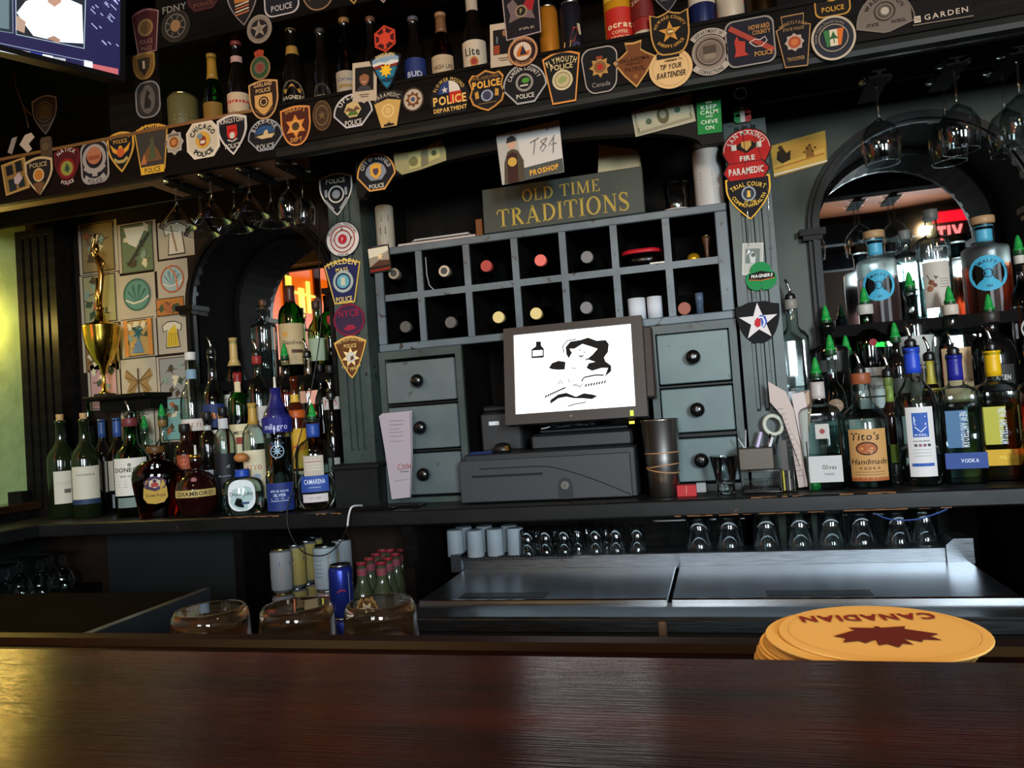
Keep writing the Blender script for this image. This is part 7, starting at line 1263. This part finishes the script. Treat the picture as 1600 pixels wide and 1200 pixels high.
gc = thing('spout_cap', 'green spout cover lying on the counter beside the organiser', 'cap', (P(1272, 752, 1.89).x, 1.89, ZC)); MB().lathe([(.010, 0), (.014, .004), (.0135, .016), (.008, .024), (.003, .026)], 16).build('cap', C('#1f8a3a', .35), gc); MB().lathe([(.0148, .002), (.0148, .006)], 16).build('collar', C('#1a7a32', .35), gc)
jg = thing('jigger_bottle_cap', 'small black cap stack on the counter between two vodka bottles', 'cap', (P(1402, 745, 1.93).x, 1.93, ZC)); MB().lathe([(.014, 0), (.013, .008), (.0105, .01), (.0115, .045), (.0105, .048)], 16).build('cap', BLK, jg); MB().lathe([(.0120, .02), (.0120, .024)], 16).build('band', C('#2a2a2c', .3), jg)
# ================================================================== on top of the rack
def topz(): return RZ1
cn1 = thing('wrapped_can', 'whitish paper-wrapped can at the left end of the rack top', 'can', (P(600, 330, 2.0).x, 2.0, RZ1)); r_ = 14*mpp(P(600, 330, 2.0))
MB().lathe([(r_, 0), (r_*1.02, .004), (r_*1.02, .125), (r_*.9, .13)], 20).build('body', NM('dirty_white_wrap', '#8f8a7c', '#a39d8c', 8, .7, .1), cn1); art([RC(-.012, .045, .004, .065, '#3a3830'), RC(-.014, .02, .01, .026, '#8a4a3c'), RC(-.008, .08, .014, .1, '#6c685c')], lambda u, v, d: ((r_*1.02+d)*sin(u/r_+.3), -(r_*1.02+d)*cos(u/r_+.3), v), cn1, names=('label', 'lettering'))
wc = thing('white_canister', 'white labelled canister at the right end of the rack top', 'canister', (P(1107, 285, 2.0).x, 2.0, RZ1)); r2 = 22*mpp(P(1107, 285, 2.0)); h2 = P(1105, 236, 2.0).z-RZ1
MB().lathe([(r2*.97, 0), (r2, .004), (r2, h2-.004), (r2*.97, h2)], 24).build('body', C('#b0aeaa', .5), wc); MB().lathe([(r2*1.03, h2-.002), (r2*1.03, h2+.016), (r2*.98, h2+.018)], 24).build('lid', C('#4a4c48', .5), wc)
art([*[('line', [(-.02, .02+.008*k), (.012, .02+.008*k)], .0012, '#7a7876') for k in range(9)]], lambda u, v, d: ((r2+d)*sin(u/r2), -(r2+d)*cos(u/r2), v), wc, names=('label', 'lettering'))
gt = thing('dusty_tumbler', 'dim empty tumbler on the rack top beside the white canister', 'glass', (P(1057, 300, 2.0).x, 2.0, RZ1)); r3 = 20*mpp(P(1057, 300, 2.0)); MB().lathe([(r3*.8, 0), (r3*.85, .004), (r3, .075), (r3*.96, .075), (r3*.78, .008), (.001, .007)], 24, capt=False).build('wall', TG, gt); MB().lathe([(r3*1.02, .072), (r3*1.02, .076)], 24, capb=False, capt=False).build('rim', TG, gt)
rs_ = thing('receipt_bundle', 'bundle of yellowed receipts propped behind the sign', 'receipts', (0, 0, 0))
for k in range(4): 
    v = [P(936+k*4, 226+k*2, 2.0+.004*k), P(996+k*1.2, 234+k*3, 2.0+.004*k), P(1000+k, 262, 2.0+.004*k), P(933+k*3, 266, 2.0+.004*k)]; v[2].z = v[3].z = RZ1+.12
    MB().add(v+[q+Vector((0, .001, 0)) for q in v], [(3, 2, 1, 0), (4, 5, 6, 7), (0, 1, 5, 4), (1, 2, 6, 5), (2, 3, 7, 6), (3, 0, 4, 7)]).build('sheet', C('#b4a884' if k % 2 == 0 else '#a08a58', .9), rs_)
for i, (a, b, y0_, c, lab) in enumerate(((625, 745, 0, '#b0a49c', 'pale clipboard lying on the rack top'), (650, 735, .013, '#a8a8a4', 'white ruler lying on the clipboard'))):
    xA, xB = P(a, 368, 1.99).x, P(b, 358, 1.99).x; t = thing('clipboard' if i == 0 else 'ruler', lab, 'stationery', ((xA+xB)/2, 2.03, RZ1+y0_)); bx('board' if i == 0 else 'strip', (-(xB-xA)/2, -.06, 0), ((xB-xA)/2, .05, .010 if i == 0 else .005), C(c, .7), t, .001); bx('clip' if i == 0 else 'edge', (-(xB-xA)/2, -.02, .010 if i == 0 else .005), (-(xB-xA)/2+.02, .02, .0128 if i == 0 else .006), C('#5a5a5a', .4, .5), t)
bb = thing('dark_box', 'small grey-brown box on the clipboard end', 'box', (P(640, 362, 1.99).x, 2.10, RZ1)); bx('box', (-.03, -.02, 0), (.03, .03, .034), C('#4a463f', .7), bb, .001); bx('lid', (-.031, -.021, .034), (.031, .031, .042), C('#6a6862', .7), bb)
# little shelf for the trophy + trophy
zts = P(180, 618, 2.0).z; xt = P(160, 612, 2.0).x
ts = thing('trophy_stand', 'small black wall shelf under the trophy', 'shelf', (xt, 2.0, zts)); xe0, xe1 = P(131, 618, 1.96).x-xt, P(228, 612, 1.96).x-xt
bx('plate', (xe0, -.05, -.014), (xe1, YW-2.0-.001, 0), BLACKW, ts, .003); bx('bracket', (xe0+.02, .0, -.05), (xe1-.02, YW-2.0-.001, -.014), BLACKW, ts)
tr = thing('trophy', 'tall gold trophy cup with a figure on top', 'trophy', (P(163, 600, 1.99).x, 1.99, zts)); k_ = mpp(P(155, 500, 1.99)); zp = lambda py, px=155: P(px, py, 1.99).z-zts
bx('plinth', (-.022, -.022, 0), (.022, .022, .008), BLK, tr, .001)
MB().lathe([(.018, .008), (.015, .012), (.006, .020), (.0045, zp(585)-.004), (.008, zp(583)), (.010, zp(580)), (.014, zp(572)), (27*k_*.55, zp(562)), (27*k_*.85, zp(542)), (27*k_*.97, zp(524)), (27*k_, zp(512)), (27*k_*1.02, zp(510)), (27*k_*.98, zp(509)), (.020, zp(503)), (.012, zp(490)), (.010, zp(482))], 32).build('cup', C('#e0b848', .16, 1), tr)
fig = MB(); fz = zp(482); fh = zp(368)-fz
J = lambda x, z, y=0: (x*fh, y*fh, fz+z*fh)
fig.lathe([(.012, fz-.002), (.010, fz+.004)], 16)
fig.tube([J(.0, .02), J(.02, .25), J(.05, .45), J(.03, .58), J(.0, .68), J(-.01, .76)], [.006, .0075, .0095, .0085, .009, .004], 10)
fig.tube([J(-.03, .02), J(-.04, .2), J(.0, .42)], [.005, .006, .007], 8)
fig.tube([J(-.03, .70), J(-.10, .80), J(-.04, .95), J(-.02, 1.03)], [.0045, .004, .0035, .003], 8); fig.tube([J(.03, .70), J(.10, .62), J(.05, .52)], [.0045, .004, .0035], 8)
fig.lathe([(.003, fz+.75*fh), (.0085, fz+.79*fh), (.009, fz+.83*fh), (.006, fz+.88*fh), (.001, fz+.89*fh)], 12, (-.002, 0, 0))
fig.build('figure', C('#b88a48', .2, 1), tr)
# keychain hanging on the right pilaster
kc_ = thing('shamrock_keychain', 'silver key ring with a tricolour shamrock fob on a thin chain', 'keychain', (0, 0, 0)); q = P(1157, 146, 1.925); rr = 9*mpp(q)
MB().tube([q+Vector((rr*cos(t), 0, rr*sin(t))) for t in [2*pi*k/20 for k in range(20)]], .0008, 6, closed=True).build('ring', CHROME, kc_)
for nm, pts in (('chain', [(1157, 155), (1160, 190), (1165, 250), (1168, 330), (1170, 385)]), ('chain', [(1164, 152), (1175, 200), (1190, 245), (1200, 300), (1206, 420)])): MB().tube([P(x, y, 1.924) for x, y in pts], .0005, 5).build(nm, CHROME, kc_)
q2 = P(1160, 181, 1.924); r5 = 7*mpp(q2)
for nm, dx, dz, c in (('leaf', -.9, .8, '#2c8a4a'), ('leaf', -.9, -.6, '#2c8a4a'), ('leaf', .9, .8, '#b83a34'), ('leaf', .9, -.6, '#b83a34'), ('centre', 0, .1, '#d8d4c8')):
    MB().prism([(q2.x+dx*r5+a, q2.z+dz*r5+b) for a, b in (circ(0, 0, r5, r5, 14) if nm == 'leaf' else [(-r5*.5, -r5*1.6), (r5*.5, -r5*1.6), (r5*.5, r5*1.8), (-r5*.5, r5*1.8)])], 1.921-(.001 if nm == 'centre' else 0), 1.924).build(nm, C(c, .4), kc_)
# small picture card on the rack's left end
card('snapshot', 'small glossy snapshot of a lit bar room stuck on the rack corner', 'photo', 593, 405, 34, 42, RYF-.003, o_rect, '#1a1412', None, [RC(-.46, -.3, .46, .5, '#8f8474'), PL([(-.46, .1), (-.46, .5), (.46, .5), (.46, .3), (0, .15)], '#d0c8b0'), PL([(-.46, -.3), (.46, -.3), (.46, -.1), (0, -.05)], '#4a2c20'), ST(.05, .1, 5, .18, .06, '#e8c890'), RC(-.46, -.5, .46, -.42, '#8a1c18'), RC(-.3, .52, .3, .58, '#2c2c30')], 3, rough=.3, parts=('print', 'x'))
# ================================================================== cans and bottles under the counter
z1_, z2_ = .623, .745; GC = 'seltzer cans stacked under the counter'; GB = 'red-capped bottles under the counter'
cans = [(441, 1.90, 'silver and gold can at the front left of the stack'), (463, 1.945, 'gold-fronted can second in the stacked row'), (481, 1.99, 'blue-lettered gold can third in the stacked row'), (491, 2.06, 'silver can behind the third stacked can')]
for i, (px, Y, lab) in enumerate(cans):
    for z, lb in ((z1_, 'lower-tier can beneath the '+lab.split(' in ')[0].split(' at ')[0].split(' behind ')[0]), (z2_, lab)):
        t = can(lb, (px, 900), 0, 33, z, Y, .122, C('#8f9296', .3, .6), [(.08, .92, 150, '#8c8f92' if i == 0 else '#9a8a4c', [RC(-.5, -.28, -.1, .3, '#70767c'), RC(-.46, -.3, -.16, -.05, '#b0b4b8'), PL([(.02, -.3), (.3, -.2), (.4, .1), (.1, .2)], '#a8741c'), RC(.0, .2, .4, .32, '#2c3a6c')])], GC, '#c0a860' if i == 0 else '#b8bcc0', face=.6)
can('white and yellow can with a green leaf at the end of the stack', (510, 890), 0, 37, z2_, 1.93, .122, C('#9aa4aa', .3, .4), [(.05, .95, 190, '#98a6ae', [RC(-.3, -.3, 0, .3, '#b0bcc4'), *lines(-.26, -.04, (.2, .1, 0, -.1, -.2), '#6a7a88', .02), PL([(.1, .0), (.5, -.1), (.5, .4), (.12, .36)], '#c09a24'), PL(circ(.24, -.16, .11, .1, 10), '#4a7a34')])], GC, face=.6)
can('lower-tier can under the white and yellow one', (510, 890), 0, 37, z1_, 1.93, .122, C('#a8acb0', .3, .6), [(.1, .9, 150, '#7a2c34', [])], GC, face=.6)
can('red-trimmed can behind the white and yellow one', (536, 890), 0, 30, z2_, 2.03, .122, C('#9a9ea4', .3, .4), [(.05, .95, 170, '#8a9096', [PL([(-.2, -.5), (.2, -.5), (.1, -.1), (-.1, -.1)], '#a82430')])], GC, face=.6)
can('red-trimmed lower can at the back', (536, 890), 0, 30, z1_, 2.03, .122, C('#9a9ea4', .3, .4), [], GC, face=.6)
Ye = 1.81; 
can('blue and silver energy drink can in front of the bottles', (534, 930), 0, 37, .703, Ye, .134, C('#2a3a9a', .28, .5), [(.1, .9, 110, None, [PL([(-.2, -.75), (.5, -.75), (.5, .8), (.1, .8)], '#8a909c'), ('line', [(-.05, .0), (.1, .1), (.3, .05)], .06, '#a82c34')])], 'energy drink cans', '#b8bcc4', face=.5)
can('blue energy can hidden under the upper one', (534, 930), 0, 37, .569, Ye, .134, C('#2a3a9a', .28, .5), [], 'energy drink cans', '#b8bcc4', face=.5)
random.seed(5)
k = 0
pos = [(566, 1.885), (597, 1.885), (579, 1.93), (608, 1.935), (590, 1.975), (620, 1.975), (600, 2.02), (630, 2.02), (612, 2.065), (640, 2.06), (622, 2.105)]
for i, (px, Y) in enumerate(pos):
    t = bottle('clear soda bottle with a red cap, %s of the tight cluster counted front to back' % nth[i], (px, 900), 0, 34, Y, z1_, 'beer', C('#4a523c', .12, 0, .6), None, None, None, [(.82, .91, 180, '#8a4450', [])], .3, group=GB, name='soda_bottle', neck=[(.95, .999, '#8a2430')], HH=.205)  # opaque olive body stands in for light through the clear glass
# ================================================================== television, top left
BRc = P(187, 118, 1.55); BLc = P(0, 75, 1.33); BLc.z = BRc.z
tu = (BRc-BLc).normalized(); tn0 = Vector((tu.y, -tu.x, 0)).normalized()      # outward, towards the room
tl = radians(9); tv_ = (Vector((0, 0, 1))*cos(tl)+tn0*sin(tl)).normalized(); tn = tu.cross(tv_).normalized()
if tn.dot(CAM-BRc) < 0: tn = -tn
tv = thing('television', 'wall-hung television with a bright picture inset at the top left', 'television', BRc)
M4 = Matrix((tu, tv_, tn)).transposed()
def tv_uv(px, py): q = on_plane(px, py, BRc, tn)-BRc; return q.dot(tu), q.dot(tv_)
def L3(u, v, d): return M4 @ Vector((u, v, d))
def tbox(name, a, b, mat):
    mb = MB().box(a, b); mb.v = [tuple(M4 @ Vector(p)) for p in mb.v]; return mb.build(name, mat, tv)
Wt, Ht = .92, .52
tbox('case', (-Wt, -.012, -.05), (.012, Ht, -.004), BLK)
for a, b in (((-Wt, -.012, -.004), (.012, 0, .004)), ((0, 0, -.004), (.012, Ht, .004))): tbox('bezel', a, b, BLK)
tbox('screen', (-Wt, 0, -.004), (0, Ht, 0), EM('#1a1466', .5))
def Q(*pts): return [tv_uv(x, y) for x, y in pts]
WHT = EM('#f4fbff', 1.7); its = []
its += [('poly', Q((-60, -40), (18, -40), (18, 52), (-60, 40)), EM('#203a4a', .5)), ('poly', Q((24, -30), (132, -30), (130, 72), (26, 54)), EM('#14283c', .4)),
        ('poly', Q((26, 20), (40, 2), (70, -8), (100, -4), (128, 8), (130, 68), (95, 66), (52, 56), (40, 40)), WHT), ('poly', Q((24, 46), (26, 24), (40, 34), (38, 52)), EM('#caa890', .9)),
        ('poly', Q((70, -14), (98, -14), (95, 4), (85, 11), (75, 4)), EM('#c89a80', 1.0)), ('poly', Q((72, 60), (84, 56), (94, 62), (92, 68)), EM('#c89a80', .8)), ('poly', Q((-60, -20), (14, -20), (14, 46), (-60, 36)), EM('#7c98a0', .7)),
        ('line', Q((19, -30), (20, 52), (-60, 40)), .002, EM('#8fa8b8', .8)), ('line', Q((24, -30), (25, 54), (131, 76), (134, -30)), .002, EM('#c8e0e8', .9)),
        ('poly', Q((-30, 66), (50, 82), (50, 91), (-30, 74)), EM('#e0ecff', 1.4)), ('poly', Q((47, 81), (66, 85), (66, 92), (47, 89)), EM('#2440b8', 1.0)), ('poly', Q((66, 85), (82, 88), (82, 96), (66, 93)), WHT), ('poly', Q((82, 89), (102, 92), (102, 98), (82, 96)), EM('#c8d0d8', .9)), ('poly', Q((131, 94), (144, 97), (144, 109), (131, 105)), WHT), ('poly', Q((144, 100), (184, 108), (184, 117), (144, 109)), EM('#d06a70', 1.0)),
        ('line', Q((-30, 62), (144, 98)), .0016, EM('#a0b0d0', .9)), ('line', Q((102, 99), (144, 107)), .0016, EM('#a0b0d0', .7))]
random.seed(9)
for k in range(26):
    x = random.uniform(136, 180); y = random.uniform(-8, 70); l = random.uniform(3, 10); its.append(('line', Q((x, y), (x+l, y+l)), .0022, EM('#c0c8ff', 1.0)))
art(its, lambda u, v, d: tuple(L3(u, v, d)), tv, names=('picture', 'lettering'))
tbox('mount_arm', (-.5, .2, -.3), (-.44, .26, -.05), BLK)
# antenna cord and small cards pinned under the television
kd = thing('hanging_cord', 'twisted brown cord hanging below the television', 'cord', (0, 0, 0)); MB().tube(smooth([P(22, 110, 1.62), P(27, 140, 1.63), P(38, 170, 1.64), P(45, 200, 1.645)]), .0022, 6).build('cord', C('#3a2c24', .7), kd); MB().tube(smooth([P(33, 160, 1.64), P(42, 172, 1.64), P(50, 180, 1.642)]), .0018, 6).build('branch', C('#3a2c24', .7), kd)
card('pinned_card', 'bent white card pinned near the left end of the shelf', 'card', 43, 224, 24, 30, YF-.006, lambda a: [(.3, a), (-.1, a*.9), (-.5, 0), (0, -a), (.3, -.7*a), (.1, -.1*a), (.5, .5*a)], '#b8a890', None, [], 0, parts=('card', 'x'))
card('pinned_card', 'narrow white card pinned at the far left', 'card', 20, 228, 16, 26, YF-.006, lambda a: [(.5, a), (0, .9*a), (-.5, -.7*a), (-.1, -a)], '#8f8578', None, [], 0, parts=('card', 'x'))
card('pinned_card', 'dim tan tag pinned beside the white card', 'card', 73, 234, 18, 40, YF-.003, o_tomb, '#4a3a28', None, [D(0, .2, .3, '#5c4a30')], 0, parts=('card', 'x'))
# ================================================================== what the mirrors show: lit sign and lantern across the room
p = vmir(1486, 346, 4.1); q = vmir(1460, 346, 4.1); r_ = vmir(1513, 346, 4.1)
ns = thing('neon_sign', 'red neon sign across the room, reflected in the right mirror', 'neon sign', p); hwid = abs(r_.x-q.x)/2*1.1
dz = vmir(1486, 329, 4.1).z-p.z
bx('panel', (-hwid, -.03, -.11), (hwid, -.005, .08), C('#1a0808', .5), ns)
bx('red_strip', (-hwid, -.004, 0), (hwid, .004, dz), EM('#f01028', 1.6), ns)
art([('txt', 'VIT', hwid*.12, vmir(1482, 363, 4.1).z-p.z, .062, EM('#ff6a6a', 3.0), {'w': hwid*1.45, 'bold': .05})], lambda u, v, d: (-u, .0+d, v), ns, names=('x', 'neon_letters'))
XG = XL+.012
def vx(px, py): q = PX(px, py, XG); return Vector((XG, 2*(YM-.002)-q.y, q.z))      # point of the side wall seen at a pixel of the left mirror
la = thing('neon_lattice', 'orange neon lattice sign on the side wall, reflected in the left mirror', 'neon sign', (XL, 0, 0)); la.location = (0, 0, 0)
ga, gb = vx(425, 620), vx(512, 405)
bx('glow_panel', (XG, min(ga.y, gb.y)-.3, 1.3), (XG+.006, max(ga.y, gb.y)+.1, max(ga.z, gb.z)+.02), EM('#f0640e', 1.3), la)
def wbar(x0, y0, x1, y1, nm='bright_bar', m=None):
    a, b = vx(x0, y0), vx(x1, y1); bx(nm, (XG+.01, min(a.y, b.y), min(a.z, b.z)), (XG+.02, max(a.y, b.y), max(a.z, b.z)), m or EM('#ffcf4a', 3.2), la)
wbar(440, 430, 452, 470); wbar(463, 450, 473, 495); wbar(475, 440, 482, 490); wbar(455, 455, 488, 466)
for x in (446, 494): wbar(x, 420, x+2, 600, 'slat', C('#7a2408', .6))
# wall sconce just outside the picture on the green wall
sp = Vector((XL+.05, 1.80, 1.585))
so = thing('wall_sconce', 'warm wall sconce on the green plaster wall', 'lamp', (XL, 1.825, 1.585))
MB().lathe([(.03, -.004), (.035, 0), (.02, .012)], 20, (0.012, 0, -.07), axis='x').build('backplate', C('#8a6a34', .3, 1), so)
MB().lathe([(.024, -.05), (.044, .0), (.036, .06)], 24, (.05, 0, 0), capb=False, capt=False).build('shade', THIN('#f0d8a0', .3), so)
MB().tube([(.0, 0, -.07), (.04, 0, -.075), (.06, 0, -.05)], .004, 8).build('arm', C('#8a6a34', .3, 1), so)
lamp('sconce_bulb', 'POINT', (XL+.045, 1.868, 1.60), 5, (1, .76, .24), .03)
# blue strap under the counter
bs = thing('blue_cord', 'blue cord drooping under the counter over the rocks glasses', 'cord', (0, 0, 0)); MB().tube(smooth([P(1366, 802, 1.84), P(1385, 810, 1.84), P(1410, 813, 1.84), P(1440, 810, 1.84), P(1470, 800, 1.84), P(1482, 794, 1.84)]), .0016, 6).build('cord', C('#24407c', .6), bs)
# wooden muddler handle showing over the bar rail
md = thing('muddler', 'flat wooden stick standing behind the bar rail', 'stick', (P(1036, 990, .62).x, .62, .905)); hz_ = P(1036, 972, .62).z-.905; MB().box((-.0032, -.003, 0), (.0032, .003, hz_), 0, .001).build('stick', C('#4a382a', .6), md); MB().box((-.004, -.0035, 0), (.004, .0035, .02)).build('foot', C('#5a3c24', .6), md)

# small things tucked away
pd = thing('paper_pad', 'pale round paper coaster lying by the tumbler on the rack', 'coaster', (P(1056, 316, 1.985).x, 1.985, RZ1)); MB().lathe([(.036, 0), (.036, .0035)], 28).build('pad', C('#a8a296', .9), pd); MB().lathe([(.030, .0035), (.030, .0042)], 28).build('print', C('#8f897c', .9), pd)
wb = thing('wood_block', 'small orange-brown wood offcut beside the sign', 'wood', (P(748, 350, 1.97).x, 1.975, RZ1)); bx('block', (-.009, -.006, 0), (.009, .012, .048), C('#6a3c18', .7), wb, .001); bx('end_grain', (-.0085, -.0055, .048), (.0085, .0115, .0485), C('#8a5628', .8), wb)
for px, lab in ((556, 'dim blue-grey bottle standing behind the cans'), (588, 'tall dim blue-grey bottle behind the energy can'), (617, 'dim blue-grey bottle behind the red-capped cluster')):
    bottle(lab, (px, 860), 0, 26 if px != 588 else 32, 2.155, z1_s if False else .623, 'bord', C('#2c3644', .3), None, ('screw', '#3a4452'), None, [(.2, .5, 110, '#4a5868', [])], .3, group='dim bottles at the back under the counter', name='mixer_bottle', HH=.27 if px != 588 else .295)
